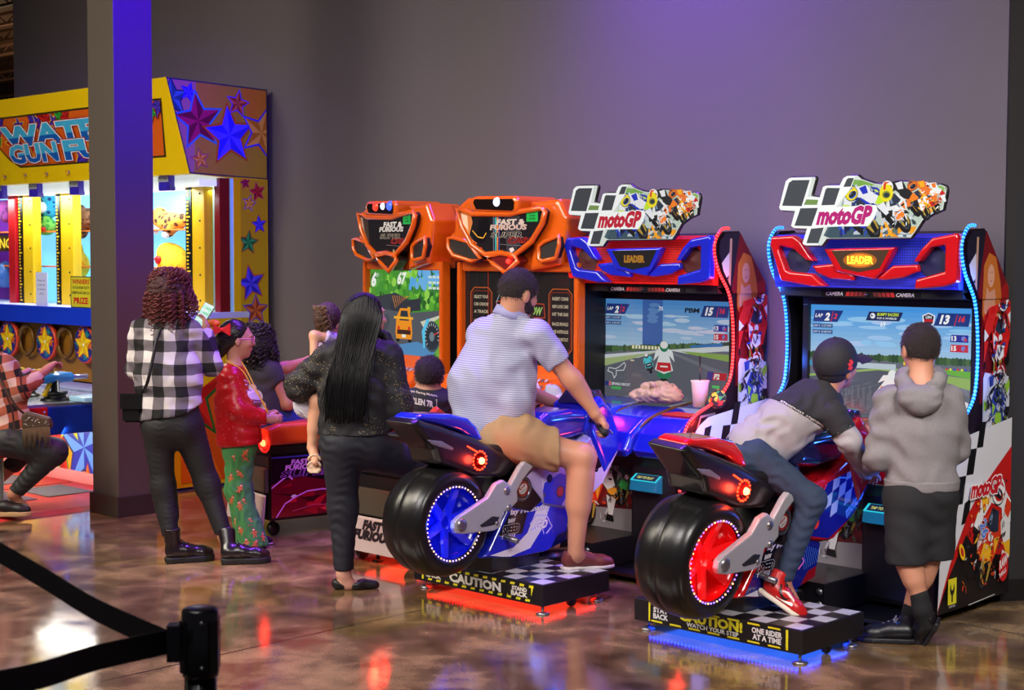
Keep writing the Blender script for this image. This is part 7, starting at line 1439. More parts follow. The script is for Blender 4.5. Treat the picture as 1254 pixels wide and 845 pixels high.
# ---- boy on the right-hand car seat
p = PT(8.62); t = thing('person', 'boy with short dark hair and dark lettered tee driving the right-hand car game', 'person', p(520, 545)); fd = cdir(.1, 1); hc = p(526, 459)
S = Sdf(.03); add_head(S, hc, fd, ZU, .98, neck=p(525, 482), nr=.05); S.cap(p(522, 540), p(523, 492), .10, .095, flat=RH, fr=1.2, k=.04); S.cap(p(504, 490), p(540, 491), .05, .05, k=.04); aR = [p(541, 492), p(551, 520, .1), p(546, 508, .30)]; aL = [p(504, 492), p(506, 522, .08), p(515, 508, .30)]
S.chain(aR, [.042, .036, .025]); S.chain(aL, [.042, .036, .025]); add_hand(S, aR[2], cdir(-.3, .8, .3), ZU*-1, .8); add_hand(S, aL[2], cdir(.3, .8, .3), ZU*-1, .8); S.chain([p(516, 545, .02), p(520, 552, .35), p(522, 605, .4)], [.07, .055, .04]); S.chain([p(534, 545, .02), p(545, 552, .35), p(547, 605, .4)], [.07, .055, .04]); S.build('body', skin('boy', (196, 140, 116)), t, h=.009)
G = Sdf(.03); G.cap(p(522, 542), p(523, 494), .112, .108, flat=RH, fr=1.2, k=.04); G.cap(p(503, 491), p(541, 492), .060, .060, k=.04); G.cap(p(525, 486), p(525, 480), .06, .055, ce=1); G.cap(aR[0], aR[0].lerp(aR[1], .55), .060, .056, ce=1); G.cap(aL[0], aL[0].lerp(aL[1], .55), .060, .056, ce=1); G.fold((0, .2, 1), .003, .07, 2); tee = G.build('tee_shirt', cloth('tee_dark', (40, 38, 50)), t, h=.009)
bv = BVHTree.FromPolygons([v.co[:] for v in tee.data.vertices], [tuple(q.vertices) for q in tee.data.polygons]); c = Cv(); c.text('Tokyo Racing Motors', -.085, .045, .012, (215, 205, 205), w=.17, bold=.02); c.rect(-.07, -.035, .085, .03, (190, 180, 180)); c.rect(-.065, -.03, .08, .025, (40, 38, 50)); c.text('RLEN 7R', -.05, -.018, .032, (210, 205, 205), w=.115, bold=.05); c.poly([(-.085, -.01), (-.07, -.01), (-.07, .035), (-.085, .035)], (230, 100, 40))
tc_ = p(516, 492); 
def onshirt(u, v, h):
    q = tc_+RH*u*1.05+ZU*(v-.2*u); d = (q-CP).normalized(); r_ = bv.ray_cast(CP, d); z = r_[0] if r_[0] is not None else q; return tuple(z-d*(h*.5+.003))
c.build('shirt_lettering', onshirt, PRINT(), tee)
S = Sdf(.02); x_, y_, z_ = axes(fd, ZU); S.ell(hc+ZU*.018-fd*.008, (.080, .098, .094), Rm(x_, y_, z_)); S.plane(hc-ZU*.035, (fd*.25-ZU)); S.plane(hc+fd*.07, fd); short_hair(S.build('hair', fuzz('hair_shortdark', (36, 24, 28)), t, h=.006), M('hairs_dark', (40, 27, 30), rough=.4), 1600, .018, 1)

# ---- man riding the blue motorcycle
p = PT(7.72); t = thing('person', 'bearded man in a pale striped polo and khaki shorts astride the blue motorcycle', 'person', p(622, 545)); fd = cdir(.74, .62, -.22); upv = cdir(.16, .1, 1); hc = p(635, 358, 0); SKM = skin('man', (190, 132, 104))
S = Sdf(.03); add_head(S, hc, fd, upv, 1.06, neck=p(621, 396, .0), nr=.058); tor = [(p(611, 522, 0), p(606, 465, 0), .125, .128, 1.5), (p(606, 465, 0), p(618, 418, .03), .128, .115, 1.45)]
for a, b_, r1, r2, fl in tor: S.cap(a, b_, r1, r2, flat=RH, fr=fl, k=.06)
aR = [p(658, 412, -.08), p(698, 462, -.07), p(729, 506, -.05)]; aL = [p(590, 410, .15), p(622, 470, .32), p(690, 497, .5)]; S.cap(p(596, 410, .10), p(656, 410, -.04), .055, .055, k=.05)
S.chain(aR, [.056, .046, .030], k=.03); S.cap(p(704, 468, -.065), p(714, 483, -.03), .047, .042, k=.03); S.chain(aL, [.055, .044, .03], k=.03); add_hand(S, p(729, 508, -.05), p(741, 521, -.01)-p(729, 508, -.05), cdir(-.5, -.1, -.85), 1.0, curl=1.05, thumb=-1, spread=.05); add_hand(S, aL[2], cdir(.7, .6, -.3), ZU*-1, 1.0, curl=.9)
lR = [p(622, 538, -.10), p(713, 560, -.10), p(705, 676, -.12)]; lL = [p(620, 538, .12), p(690, 560, .40), p(676, 670, .36)]; S.chain(lR, [.095, .066, .040], k=.04); S.cap(p(710, 585, -.105), p(708, 618, -.11), .062, .058, k=.04); S.chain(lL, [.095, .064, .040], k=.04); S.cap(p(706, 682, -.12), p(735, 692, -.03), .034, .03, k=.03); S.build('body', SKM, t, h=.007); face_bits(t, hc, fd, upv, 1.06)
STR = pattern('fine_stripe', (200, 200, 214), lambda nt, N, L, v: mixc(N, L, mth(N, L, 'GREATER_THAN', mth(N, L, 'MODULO', mth(N, L, 'ADD', dotc(N, L, v, (.06*RH.x, .06*RH.y, 1)), 5), .0105), .0055), (172, 172, 192), (128, 130, 158)))
G = Sdf(.03)
G.cap(p(604, 520, 0), p(603, 468, 0), .148, .146, flat=RH, fr=1.42, k=.06); G.cap(p(603, 468, 0), p(616, 418, .03), .146, .125, flat=RH, fr=1.45, k=.06); G.cap(p(594, 408, .10), p(656, 408, -.04), .070, .068, k=.05); G.cap(p(620, 400, .01), p(625, 382, .01), .086, .074, k=.04, ce=1); G.cap(aR[0], aR[0].lerp(aR[1], .66), .082, .068, ce=1, k=.04); G.cap(aL[0], aL[0].lerp(aL[1], .66), .08, .068, ce=1, k=.04); G.cap(p(628, 498, -.12), p(640, 492, -.10), .06, .05, k=.05)
G.fold((.25, .1, 1), .005, .13, 6); G.fold((.9, .2, .5), .004, .10, 2); G.plane(p(606, 538, -.1), cdir(.03, 0, -1)); G.plane(p(636, 515, -.2), cdir(.55, -.3, -.75)) if False else None
G.build('polo_shirt', STR, t, h=.007)
nk = p(621, 397, 0)-hc; nk.normalize(); b = B(); b.lathe([(.066, -.02), (.080, -.024), (.088, .022), (.080, .026), (.066, -.02)], p(625, 384, .01), nk, n=32); b.build('collar', cloth('collar_blue', (150, 148, 190)), t)
G = Sdf(.03); G.cap(p(600, 540, -.02), p(640, 536, -.10), .135, .118, k=.05); G.cap(p(622, 536, -.10), p(712, 560, -.10), .120, .100, k=.05); G.cap(p(622, 536, .12), p(690, 560, .40), .115, .085, k=.05); G.fold((1, .2, .4), .005, .08, 5); G.plane(p(684, 558, -.1), (p(713, 562, -.1)-p(640, 545, -.1)).normalized()*.8+cdir(.5, .1, .35)*.3); G.build('shorts', cloth('khaki', (156, 122, 88), bump=.2, sc=260), t, h=.008)
MH = M('shoe_maroon', (110, 48, 46), rough=.45, bump=.15, bscale=80); WS = M('sole_white', (215, 205, 205), rough=.5); hl = onZ(688, 700, .147)
shoe(t, at(688, 698, 7.60), cdir(1, .30), ZU, .275, .046, MH, WS, sh=.018, top=.035, ankle=p(706, 660, -.12), laces=M('lace_tan', (190, 130, 110), rough=.6)); shoe(t, Vector((-5.47, 5.62, .146)), Vector((0.1, 1, 0)), ZU, .27, .046, MH, WS, sh=.018, top=.035)
x_, y_, z_ = axes(fd, upv); HM = fuzz('hair_man', (44, 32, 34)); S = Sdf(.02); S.ell(hc+z_*.022-y_*.008, (.086, .104, .102), Rm(x_, y_, z_)); S.plane(hc+y_*.072+z_*.02, (y_*.9+z_*-.35)); S.plane(hc-z_*.038, (y_*.45-z_*.9)); S.hole(hc+x_*.085-y_*.008-z_*.02, (.025, .028, .036), k=.01); short_hair(S.build('hair', HM, t, h=.006), M('hairs_man', (48, 34, 34), rough=.4), 2600, .013, 2)
S = Sdf(.02); S.ell(hc+y_*.034-z_*.054, (.063, .067, .066), Rm(x_, y_, z_)); S.cap(hc+x_*.068-y_*.002-z_*.01, hc+x_*.055+y_*.02-z_*.06, .014, .02, k=.02); S.cap(hc-x_*.068-y_*.002-z_*.01, hc-x_*.055+y_*.02-z_*.06, .014, .02, k=.02); S.plane(hc-z_*.03+y_*.04, (z_*.8+y_*.5)); S.plane(hc-y_*.012, -y_*1.); short_hair(S.build('beard', HM, t, h=.006), M('hairs_man'), 900, .008, 3)

# ---- boy in the black cap riding the red motorcycle
p = PT(6.86); t = thing('person', 'boy in a black cap, two-tone hooded sweatshirt and jeans astride the red motorcycle', 'person', p(925, 560)); fd = cdir(.74, .62, .22); upv = cdir(-.12, -.30, 1); hc = p(1024, 449, .05); SKB = skin('capboy', (190, 126, 100))
S = Sdf(.03); add_head(S, hc, fd, upv, .98, neck=p(1005, 488, .03), nr=.05); S.cap(p(925, 545), p(968, 515, .05), .105, .098, flat=cdir(.4, .9), fr=1.3, k=.05); S.cap(p(968, 515, .05), p(1003, 498, .08), .098, .085, flat=cdir(.4, .9), fr=1.4, k=.05)
aR = [p(1020, 508, -.06), p(1040, 540, -.08), p(1060, 577, .10)]; aL = [p(1000, 505, .25), p(1030, 545, .38), p(1070, 570, .5)]; S.chain(aR, [.042, .036, .024]); S.chain(aL, [.042, .036, .024]); add_hand(S, aR[2], cdir(.5, .8, -.2), ZU*-1, .8, curl=.9, thumb=-1); add_hand(S, aL[2], cdir(.5, .8, -.2), ZU*-1, .8, curl=.9)
lR = [p(922, 560, -.10), p(994, 612, -.12), p(960, 708, -.14)]; lL = [p(922, 556, .12), p(990, 600, .32), p(930, 712, .22)]; S.chain(lR, [.072, .050, .030], k=.03); S.chain(lL, [.072, .050, .032], k=.03); S.cap(p(959, 712, -.14), p(972, 735, -.12), .028, .025); S.build('body', SKB, t, h=.007); face_bits(t, hc, fd, upv, .98)
LGY = cloth('sweat_pale', (158, 150, 154), bump=.2); BLKC = cloth('sweat_black', (36, 34, 40), bump=.2)
bn = (p(1030, 500, 0)-p(950, 545, 0)).normalized(); bp_ = p(984, 512, 0); bd = ZU.cross(Vector((0, 0, 0)))
# dividing plane runs along the taped seam
sa, sb = p(956, 494, 0), p(1014, 529, 0); sn_ = (sb-sa).normalized(); cut_n = (sn_.cross(fw)).normalized(); 
if cut_n.dot(p(1000, 480)-p(985, 512)) < 0: cut_n = -cut_n
def sweat(up_side):
    G = Sdf(.03); G.cap(p(922, 546), p(968, 514, .05), .118, .118, flat=cdir(.4, .9), fr=1.3, k=.05); G.cap(p(968, 514, .05), p(1005, 496, .08), .118, .10, flat=cdir(.4, .9), fr=1.4, k=.05); G.cap(p(1003, 500, .0), p(1018, 508, -.05), .075, .065, k=.04); G.cap(p(950, 545, -.02), p(958, 540, -.02), .085, .08, k=.05)
    G.fold((.5, .2, 1), .005, .08, 3); G.fold((1, .2, -.5), .003, .06, 5)
    G.plane(p(905, 558), cdir(-.62, 0, -.78)) if not up_side else None
    G.plane(p(985, 511.5), cut_n if not up_side else -cut_n); return G
G = sweat(False); G.plane(p(938, 566), cdir(-.25, 0, -1)); G.build('sweatshirt', LGY, t, h=.007)
G = sweat(True); G.cap(p(985, 478, .08), p(1008, 480, .02), .050, .052, k=.05); G.cap(p(974, 488, .06), p(990, 494, -.0), .045, .06, k=.04); yk = G.build('hooded_yoke', BLKC, t, h=.007)
G = Sdf(.02); G.cap(aR[0], aR[0].lerp(aR[1], .62), .066, .058, ce=1); G.fold((0, .2, 1), .003, .05); G.build('sleeve_top', BLKC, t, h=.007)
G = Sdf(.02); e_ = aR[0].lerp(aR[1], .60); G.cap(e_, aR[1], .056, .054); G.cap(aR[1], aR[2], .054, .038, k=.02); G.fold((.3, .2, 1), .004, .06); G.build('sleeve', LGY, t, h=.007)
G = Sdf(.02); G.chain(aL, [.06, .054, .04]); G.build('sleeve', LGY, t, h=.009)
b = B(); b.tube([aR[0].lerp(aR[1], .60)+((aR[1]-aR[0]).normalized())*0, aR[0].lerp(aR[1], .66)], .0605, n=20, caps=False); b.build('sleeve_tape', M('tape_black', (24, 22, 24), rough=.6), t)
bv = BVHTree.FromPolygons([v.co[:] for v in yk.data.vertices], [tuple(q.vertices) for q in yk.data.polygons])
c = Cv(step=.0001); c.rect(-.01, -.010, .265, .010, (24, 22, 26)); c.text('ATMOSPHERE  ATMOSPHERE', .0, -.0055, .011, (214, 208, 208), w=.25, bold=.03)
ta = p(955, 491.5, 0); tn = (p(1014, 526.5, 0)-ta).normalized(); tup = -(tn.cross(fw)).normalized(); tup = tup if tup.z > 0 else -tup
def ons(u, v, h):
    q = ta+tn*u+tup*(v+.004); d = (q-CP).normalized(); r_ = bv.ray_cast(CP, d); z = r_[0] if r_[0] is not None and (r_[0]-q).length < .3 else q-d*.10; return tuple(z-d*(h*.5+.004))
c2_ = Cv(step=.0001)
for i in range(24): c2_.rect(-.01+i*.0115, -.010, .0016+i*.0115, .010, (24, 22, 26)); c2_.L -= 1
c2_.text('ATMOSPHERE  ATMOSPHERE', .0, -.0055, .011, (214, 208, 208), w=.25, bold=.03); c2_.build('seam_tape', ons, PRINT(), yk)
G = Sdf(.03); G.chain(lR, [.088, .060, .040], k=.04); G.chain(lL, [.088, .060, .042], k=.04); G.cap(p(910, 552, -.03), p(925, 556, -.05), .09, .09, k=.04); G.fold((.3, .2, 1), .003, .05, 4); G.plane(p(962, 703, 0), (0, 0, -1)); G.build('jeans', cloth('denim_grey', (40, 54, 78), mott=.35, mscale=40), t, h=.007)
RD_ = M('sneaker_red', (190, 24, 22), rough=.35); SW_ = M('sneaker_sole', (225, 215, 195), rough=.5); hl = p(928, 724, -.15); tl = p(975, 757, -.19); e1 = (tl-hl).normalized(); un = RH.cross(e1); un = e1.cross(FH).normalized(); un = un if un.z > 0 else -un
so = shoe(t, hl, e1, un, .235, .042, RD_, SW_, sh=.022, top=.075, ankle=p(958, 700, -.14), nm='high_top_sneaker', laces=M('lace_black'), ar=.040)
sd_ = e1.cross(un).normalized(); sd_ = sd_ if sd_.dot(fw) < 0 else -sd_
c = Cv(); c.poly([(.075, .030), (.12, .028), (.155, .035), (.15, .062), (.11, .078), (.085, .070)], (236, 230, 220)); c.poly([(.062, .085), (.072, .058), (.095, .040), (.115, .038), (.135, .062), (.112, .048), (.095, .052), (.078, .070), (.070, .088)], (24, 20, 22))
bv = BVHTree.FromPolygons([v.co[:] for v in so.data.vertices], [tuple(q.vertices) for q in so.data.polygons])
def onsh(u, v, h):
    q = hl+e1*u+un*v+sd_*.2; r_ = bv.ray_cast(q, -sd_); z = r_[0] if r_[0] is not None else hl+e1*u+un*v+sd_*.035; return tuple(z+sd_*(h+.002))
c.build('side_mark', onsh, PRINT(), so)
shoe(t, at(893, 739, 6.98), cdir(1, .25), ZU, .21, .04, RD_, SW_, sh=.02, top=.06, nm='high_top_sneaker')
x_, y_, z_ = axes(fd, upv); CAP = M('cap_black', (30, 28, 36), rough=.7, bump=.3, bscale=300); S = Sdf(.01); S.ell(hc+z_*.030-y_*.008, (.094, .110, .108), Rm(x_, y_, z_)); S.plane(hc-z_*.004, -z_*1.+y_*.08); S.hole(hc-z_*.05-y_*.0, (.084, .1, .09), Rm(x_, y_, z_)); cp = S.build('cap', CAP, t, h=.006)
brm = [(-.085, .0), (-.082, .05), (-.06, .095), (-.02, .115), (.02, .115), (.06, .095), (.082, .05), (.085, .0), (.05, .03), (0, .04), (-.05, .03)]; brm = [(a*1.05, b_*1.3 if b_ > .045 else b_) for a, b_ in brm]; bt = (z_+y_*.15).normalized()
puff(brm, lambda u, v, d: tuple(hc+y_*.070+z_*.008+x_*u+(y_*v-z_*(.12*v))+z_*d), 0, .006, .003, .003, 'brim', CAP, cp)
b = B(); b.ball(hc+z_*.138-y_*.008, .008); b.build('button', CAP, cp)
bv = BVHTree.FromPolygons([v.co[:] for v in cp.data.vertices], [tuple(q.vertices) for q in cp.data.polygons])
c = Cv(); c.poly([(-.012, -.022), (.004, -.026), (.012, -.014), (.006, -.004), (.014, .010), (.004, .024), (-.006, .020), (-.002, .008), (-.014, .004), (-.006, -.008)], (235, 60, 56)); lc = p(1041.5, 446.5, 0)
def onc(u, v, h): q = lc+RH*u*1.0+ZU*v; d = (q-CP).normalized(); r_ = bv.ray_cast(CP, d); return tuple((r_[0] if r_[0] is not None else q)-d*(h+.002))
c.build('cap_emblem', onc, PRINT(), cp)
S = Sdf(.02); S.ell(hc+z_*.0-y_*.03, (.077, .078, .072), Rm(x_, y_, z_)); S.plane(hc-z_*.055, -z_*1.); S.build('hair', fuzz('hair_shortdark', (36, 24, 28)), t, h=.007)

# ---- boy in the grey hoodie
p = PT(6.70); t = thing('person', 'boy seen from behind in a grey hoodie and black shorts, legs crossed', 'person', onZ(1120, 792)); fd = cdir(-.15, 1); hc = p(1127, 425, .02)
S = Sdf(.03); add_head(S, hc, fd, ZU, 1.0, neck=p(1127, 468, -.0), nr=.050); S.cap(p(1128, 590), p(1128, 530), .095, .098, flat=RH, fr=1.35, k=.05); S.cap(p(1128, 530), p(1128, 490), .098, .085, flat=RH, fr=1.4, k=.05); aL = [p(1088, 494), p(1075, 560, -.0), p(1066, 572, .22)]; aR = [p(1163, 496), p(1171, 548, .04), p(1150, 572, .18)]
S.chain(aL, [.042, .036, .025]); S.chain(aR, [.042, .036, .025]); add_hand(S, aL[2], cdir(-.2, .9, -.2), cdir(.9, .1), .8, curl=.5); add_hand(S, aR[2], cdir(-.6, .6, -.1), FH*-1, .8, curl=.4)
lA = [p(1110, 615, 0), p(1110, 672, -.02), p(1128, 740, -.04)]; lB = [p(1140, 615, .02), p(1138, 672, .06), p(1112, 757, .10)]; S.chain(lA, [.078, .055, .033], k=.03); S.cap(p(1112, 690, -.035), p(1118, 708, -.04), .052, .045, k=.03); S.chain(lB, [.078, .055, .033], k=.03); S.cap(p(1135, 690, .06), p(1131, 706, .065), .052, .045, k=.03); S.cap(p(1129, 745, -.04), p(1133, 758, -.02), .03, .028); S.build('body', skin('hoodieboy', (198, 138, 110)), t, h=.007)
HG = cloth('hoodie_grey', (128, 122, 124), bump=.35, sc=260, mott=.12, mscale=80); G = Sdf(.03); G.cap(p(1128, 585), p(1128, 530), .118, .118, flat=RH, fr=1.32, k=.05); G.cap(p(1128, 530), p(1128, 492), .118, .100, flat=RH, fr=1.4, k=.05); G.cap(p(1092, 490), p(1160, 490), .060, .060, k=.05); G.chain(aL, [.068, .058, .044], k=.03); G.chain(aR, [.068, .058, .044], k=.03); G.fold((.2, .1, 1), .005, .10, 8); G.fold((1, .1, .4), .004, .09, 3); G.plane(p(1128, 592), cdir(.0, 0, -1)); G.build('hoodie', HG, t, h=.007)
G = Sdf(.02); G.cap(p(1129, 592), p(1129, 585), .122, .125, flat=RH, fr=1.33, k=.02); G.plane(p(1129, 600), (0, 0, -1)); G.plane(p(1129, 586), (0, 0, 1)); G.build('hem_band', HG, t, h=.006)
G = Sdf(.025); G.cap(p(1106, 466, -.04), p(1123, 496, -.12), .038, .042, k=.04); G.cap(p(1149, 465, -.04), p(1134, 496, -.12), .038, .042, k=.04); G.cap(p(1112, 486, -.12), p(1141, 486, -.12), .047, .047, k=.04); G.cap(p(1110, 462, .03), p(1146, 462, .03), .05, .05, k=.04); G.hole(p(1127, 456, -.03), (.050, .06, .05), k=.02); G.fold((0, .2, 1), .003, .05, 2); G.build('hood', HG, t, h=.006)
G = Sdf(.03); G.cap(p(1118, 604), p(1138, 604), .115, .115, k=.05); G.cap(p(1112, 612), p(1110, 692, -.02), .105, .088, k=.05); G.cap(p(1142, 612, .02), p(1144, 690, .05), .105, .086, k=.05); G.fold((.4, .1, 1), .004, .09, 4); G.plane(p(1128, 687), cdir(.05, 0, -1)); G.build('shorts', cloth('shorts_black', (26, 26, 30), bump=.15), t, h=.008)
SKN = M('sock_black', (20, 20, 24), rough=.9, bump=.3, bscale=200); S = Sdf(.02); S.cap(p(1126, 730, -.04), p(1129, 746, -.04), .040, .040); S.cap(p(1129, 746, -.04), p(1135, 764, -.02), .040, .038); S.build('sock', SKN, t, h=.006); S = Sdf(.02); S.cap(p(1115, 745, .09), p(1112, 762, .10), .036, .036); S.build('sock', SKN, t, h=.006)
NB = M('trainer_black', (16, 16, 24), rough=.4); NS = M('trainer_sole', (18, 17, 22), rough=.5)
h0 = p(1145, 762, -.03); tt = p(1136, 797, -.0); e1 = (onZ(1137, 793)-p(1143, 757, -.07)).normalized(); un = cdir(-.25, -1, .4)
shoe(t, p(1152, 762, -.05), (p(1141, 797, -.05)-p(1152, 762, -.05))+FH*.10, cdir(-1, .35, .3), .195, .044, NB, NS, sh=.022, top=.055, ankle=p(1133, 752, -.03), nm='trainer'); shoe(t, onZ(1122, 789)+FH*.02, cdir(-1, .18), ZU, .25, .044, NB, NS, sh=.024, top=.06, ankle=p(1112, 755, .10), nm='trainer', laces=M('lace_grey', (120, 120, 130), rough=.6))
x_, y_, z_ = axes(fd, ZU); S = Sdf(.02); S.ell(hc+z_*.016-y_*.006, (.080, .099, .094), Rm(x_, y_, z_)); S.plane(hc+y_*.07, y_); S.plane(hc-z_*.045, (y_*.2-z_)); short_hair(S.build('hair', fuzz('hair_fade', (44, 32, 32), 400), t, h=.006), M('hairs_fade', (52, 38, 36), rough=.4), 2400, .009, 4)

# ---- woman seated at the water gun game
p = PT(9.80); t = thing('person', 'woman in an orange plaid tunic and dark leggings seated at the water gun game', 'person', p(5, 590)); hc = p(-22, 415, 0); fd = cdir(.6, .75)
S = Sdf(.03); add_head(S, hc, fd, ZU, 1.0, neck=p(-18, 440)); S.cap(p(2, 530), p(-8, 455), .125, .115, flat=RH, fr=1.3, k=.05); aR = [p(4, 447, -.05), p(24, 478, -.05), p(57, 453, .18)]; S.chain(aR, [.05, .042, .027]); add_hand(S, aR[2], cdir(.35, .8, .45), cdir(.3, -.3, -.9), .95, curl=.9)
aL = [p(-25, 450, .2), p(-5, 475, .35), p(35, 455, .5)]; S.chain(aL, [.05, .04, .027]); lR = [p(10, 540, -.08), p(66, 553, -.05), p(18, 604, -.02)]; lL = [p(5, 540, .15), p(40, 545, .35), p(-5, 590, .30)]; S.chain(lR, [.10, .062, .036], k=.04); S.chain(lL, [.10, .062, .036], k=.04); S.cap(p(15, 606), p(30, 620, .02), .032, .026); S.build('body', skin('seated', (196, 134, 106)), t, h=.009)
PO = plaid('plaid_orange', RH*.9+ZU*.25, ZU*.95-RH*.3, .105, (226, 190, 176), (176, 96, 66), (30, 24, 24), (70, 40, 34)); G = Sdf(.03); G.cap(p(2, 532), p(-8, 455), .150, .130, flat=RH, fr=1.35, k=.05); G.cap(p(0, 540), p(14, 540, -.05), .13, .11, k=.05); G.chain([aR[0], aR[1], aR[1].lerp(aR[2], .55)], [.07, .064, .056], k=.03); G.chain([aL[0], aL[1]], [.06, .05]); G.fold((.3, .1, 1), .006, .10, 3); G.plane(p(10, 553), cdir(.25, 0, -1)); G.build('plaid_tunic', PO, t, h=.009)
G = Sdf(.03); G.chain(lR, [.105, .082, .048], k=.04); G.chain(lL, [.105, .075, .045], k=.04); G.fold((.8, .1, 1), .003, .05); G.plane(p(20, 601), cdir(-.55, 0, -.83)); G.build('leggings', M('leggings_charcoal', (40, 42, 44), rough=.6, bump=.15, bscale=120), t, h=.009)
hl = at(-12, 623, 9.78); hl.z = .026; so = shoe(t, hl, cdir(1, .05), ZU, .26, .044, M('wedge_black', (22, 20, 22), rough=.5), M('wedge_tan', (190, 158, 110), rough=.8, bump=.6, bscale=60), sh=.032, top=0, nm='wedge_sandal')
bt = thing('fringed_bag', 'brown studded bag with long fringe on the lap of the woman in orange plaid', 'handbag', p(45, 550)); bc = p(45, 520, -.16); BL = M('bag_brown', (72, 52, 34), rough=.6, bump=.3, bscale=80)
puff([(-.085, -.03), (-.09, .06), (-.06, .085), (.085, .045), (.10, .0), (.085, -.035)], lambda u, v, d: tuple(bc+RH*u+ZU*v+FH*d), -.03, .03, .012, .007, 'bag_body', BL, bt); fr_ = B()
for i in range(26): x = -.08+i*.0068; z0 = -.02+.002*i*.2; l_ = .11+.03*math.sin(i*1.3); fr_.tube([bc+RH*x-FH*.033+ZU*z0, bc+RH*(x+.004)-FH*.035+ZU*(z0-l_*.5), bc+RH*(x+.008*math.sin(i))-FH*.033+ZU*(z0-l_)], .0032, n=4)
fo = fr_.build('fringe', M('fringe_brown', (92, 74, 50), rough=.8), bt); sb_ = B(); rg = random.Random(8)
for i in range(22): sb_.ball(bc+RH*rg.uniform(-.07, .08)+ZU*rg.uniform(-.01, .05)-FH*.032, .0045, n=6)
sb_.build('stud', M('stud_silver', (190, 190, 180), rough=.25, metal=1), bt); b = B(); b.tube(smooth_path([bc-RH*.08+ZU*.07, p(18, 495, -.2), p(0, 465, -.2), p(-10, 445, -.1)], 5), .008, n=6); b.build('strap', BL, bt)
st_ = thing('stool', 'low round stool under the woman in orange plaid', 'stool', (p(0, 600).x, p(0, 600).y, .022)); q = p(-2, 600, .12); b = B(); b.lathe([(0, .45), (.17, .45), (.18, .43), (.17, .40), (0, .40)], (q.x, q.y, .0), n=28); b.build('seat', M('stool_red', (170, 24, 20), rough=.4), st_); b = B(); b.lathe([(.035, .40), (.035, .05), (.16, .03), (.16, .024), (0, .024)], (q.x, q.y, 0), n=24); b.build('pedestal', M('bolt_steel'), st_)
# ------------------------------------------------------------------ belt barrier in the foreground
sp = CP+ray(245, 745)*3.05; SPX, SPY = sp.x, sp.y; t = thing('stanchion', 'black belt barrier post in the foreground', 'barrier post', (SPX, SPY, 0)); BP = M('stanchion_black', (22, 21, 26), rough=.3, coat=.4)
zt = sp.z; b = B(); b.lathe([(0, .004), (.12, .004), (.17, .012), (.175, .03), (.12, .05), (.034, .06), (.032, .08), (.032, zt-.14), (0, zt-.14)], (SPX, SPY, 0), n=40); b.build('post', BP, t)
b = B(); b.lathe([(0, zt-.135), (.036, zt-.135), (.037, zt-.125), (.037, zt-.006), (.034, zt), (.028, zt+.002), (0, zt+.002)], (SPX, SPY, 0), n=40); hd_ = b.build('cassette', BP, t)
Lf = -RH
for a in (-.9, .9, 2.4):
    dr = (FH*-math.cos(a)+RH*math.sin(a)); sd_ = dr.cross(ZU); b = B(); b.hexa([Vector((SPX, SPY, 0))+dr*x+sd_*y+ZU*z for z in (zt-.125, zt-.02) for x, y in ((.030, -.010), (.041, -.010), (.041, .010), (.030, .010))]); b.build('slot_cover', BP, hd_)
b = B(); Pn = Vector((SPX, SPY, 0)); b.hexa([Pn+Lf*x+FH*y+ZU*z for z in (zt-.105, zt-.032) for x, y in ((.030, -.018), (.064, -.018), (.064, .018), (.030, .018))]); bmesh.ops.recalc_face_normals(b.bm, faces=b.bm.faces[:]); b.build('belt_clip', M('clip_grey', (38, 36, 46), rough=.4), hd_)
for z in (zt-.022, zt-.112): b = B(); q = Pn+RH*.010-FH*.0365; b.ball(q+ZU*z, .004, n=8); b.build('screw', M('bolt_steel'), hd_)
def belt(pts, hw, lab, name, col):
    P = smooth_path(pts, 8); V = []; F = []
    for i, q in enumerate(P):
        d = (P[min(i+1, len(P)-1)]-P[max(i-1, 0)]); d.z = 0; d.normalize(); n_ = d.cross(ZU)*.0012
        V += [q+ZU*hw+n_, q-ZU*hw+n_, q-ZU*hw-n_, q+ZU*hw-n_]
    for i in range(len(P)-1):
        for k in range(4): a = 4*i+k; c_ = 4*i+(k+1) % 4; F.append((a, c_, c_+4, a+4))
    F += [(3, 2, 1, 0), tuple(4*(len(P)-1)+k for k in range(4))]
    o = mesh_obj(name, V, F, col); tag(o, lab, 'barrier belt', 'barrier belts'); return o
e0 = Pn+Lf*.062+ZU*(zt-.0685)
BM = M('belt_webbing', (26, 25, 30), rough=.6, bump=.3, bscale=400)
belt([e0-FH*.004, at(120, 748, 3.22), at(60, 712, 3.36), at(0, 677, 3.5), at(-120, 610, 3.8)], .0245, 'upper black belt running away from the post to the left edge', 'barrier_belt', BM)
belt([e0+FH*.004, at(120, 805, 2.86), at(60, 824, 2.72), at(0, 838, 2.6), at(-120, 856, 2.4)], .0245, 'lower black belt running toward the viewer to the bottom left corner', 'barrier_belt', BM)
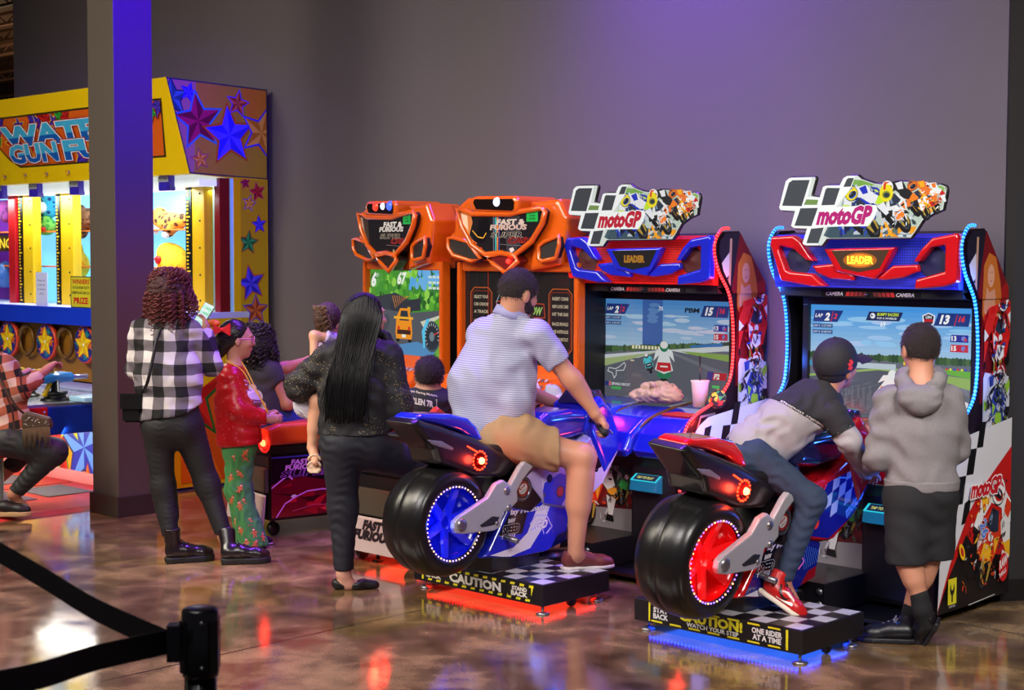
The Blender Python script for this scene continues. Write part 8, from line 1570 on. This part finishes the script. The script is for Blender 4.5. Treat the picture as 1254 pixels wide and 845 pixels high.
# ------------------------------------------------------------------ belongings left on the machines
q = onY(803, 482, 6.60); S = Sdf(.02); zz = .895
for dx, dy, dz, rx, ry, rz in ((-.10, .0, .0, .07, .07, .035), (-.02, .0, .01, .09, .08, .045), (.06, .01, .02, .09, .07, .055), (.11, .02, -.0, .05, .06, .03), (.02, .02, .045, .06, .05, .035)): S.ell(Vector((q.x+dx, 6.60+dy, zz+.035+dz)), (rx, ry, rz), k=.03)
S.cap(Vector((q.x-.06, 6.54, zz+.06)), Vector((q.x+.06, 6.53, zz+.05)), .018, .02, k=.012); S.cap(Vector((q.x-.05, 6.56, zz+.09)), Vector((q.x+.03, 6.54, zz+.105)), .02, .016, k=.012); S.fold((1, .3, .6), .006, .045, 4); S.fold((.2, .4, 1), .004, .03, 7)
tag(S.build('crumpled_jacket', cloth('jacket_beige', (186, 154, 134), bump=.3), h=.006), 'beige jacket crumpled on the blue machine deck below the screen', 'jacket')
q = onY(857, 494, 6.60); t = thing('foam_cup', 'white foam cup with a black straw beside the crumpled jacket', 'cup', (q.x, 6.60, .885)); b = B(); b.lathe([(0, .0), (.036, 0), (.047, .13), (.049, .135), (.046, .135), (.044, .12), (0, .12)], (q.x, 6.60, .892), n=28); b.build('cup', M('foam_white', (226, 206, 200), rough=.7), t)
b = B(); b.lathe([(0, .004), (.049, .004), (.051, .0), (.049, -.006)], (q.x, 6.60, 1.031), n=28); b.build('lid', M('lid_pale', (214, 196, 194), rough=.4), t); b = B(); b.tube([(q.x, 6.60, .92), (q.x-.002, 6.60, 1.165)], .0045, n=8); b.build('straw', M('straw_black', (16, 16, 18), rough=.4), t)
q = onY(878, 484, 6.60); S = Sdf(.02); S.ell(Vector((q.x, 6.60, .935)), (.05, .04, .045)); S.ell(Vector((q.x+.01, 6.60, .955)), (.035, .035, .04)); o = S.build('patterned_pouch', M('pouch_base', (40, 34, 34), rough=.6), h=.005)
def pch(nt, N, L, v): n = N.new('ShaderNodeTexVoronoi'); n.inputs['Scale'].default_value = 55; L.new(v, n.inputs['Vector']); r = N.new('ShaderNodeValToRGB'); r.color_ramp.interpolation = 'CONSTANT'; e = r.color_ramp.elements; e[0].color = (.02, .02, .02, 1); e[1].position = .8; e[1].color = (*lin((230, 60, 40)), 1); x = e.new(.55); x.color = (*lin((220, 190, 60)), 1); x = e.new(.7); x.color = (*lin((60, 150, 80)), 1); sp_ = N.new('ShaderNodeSeparateColor'); L.new(n.outputs['Color'], sp_.inputs[0]); L.new(sp_.outputs[0], r.inputs['Fac']); return r.outputs['Color']
o.data.materials[0] = pattern('pouch_pattern', (40, 34, 34), pch); tag(o, 'small multicoloured pouch between the foam cup and the red lights', 'pouch')
q = onY(682, 490, 6.12); S = Sdf(.02)
for dx, dz, rx, rz in ((-.05, .03, .06, .07), (.03, -.01, .09, .05), (.09, -.02, .06, .05), (-.02, -.03, .08, .04)): S.ell(Vector((q.x+dx, 6.14, .905+dz)), (rx, .05, rz), k=.03)
S.fold((1, .2, 1), .008, .05, 3); tag(S.build('plastic_bag', M('bag_plastic', (176, 186, 160), rough=.25, mott=.2, mscale=12), h=.007), 'crumpled grey-green plastic bag behind the man\'s forearm', 'bag')
q = onY(655, 492, 6.05); S = Sdf(.02); S.ell(Vector((q.x, 6.05, .93)), (.05, .04, .06)); S.ell(Vector((q.x+.0, 6.05, .985)), (.03, .03, .03)); tag(S.build('soft_toy', fur('white_brown_fur', (220, 205, 190), (130, 80, 40), 20), h=.007), 'small white and brown soft toy beside the plastic bag', 'plush toy')
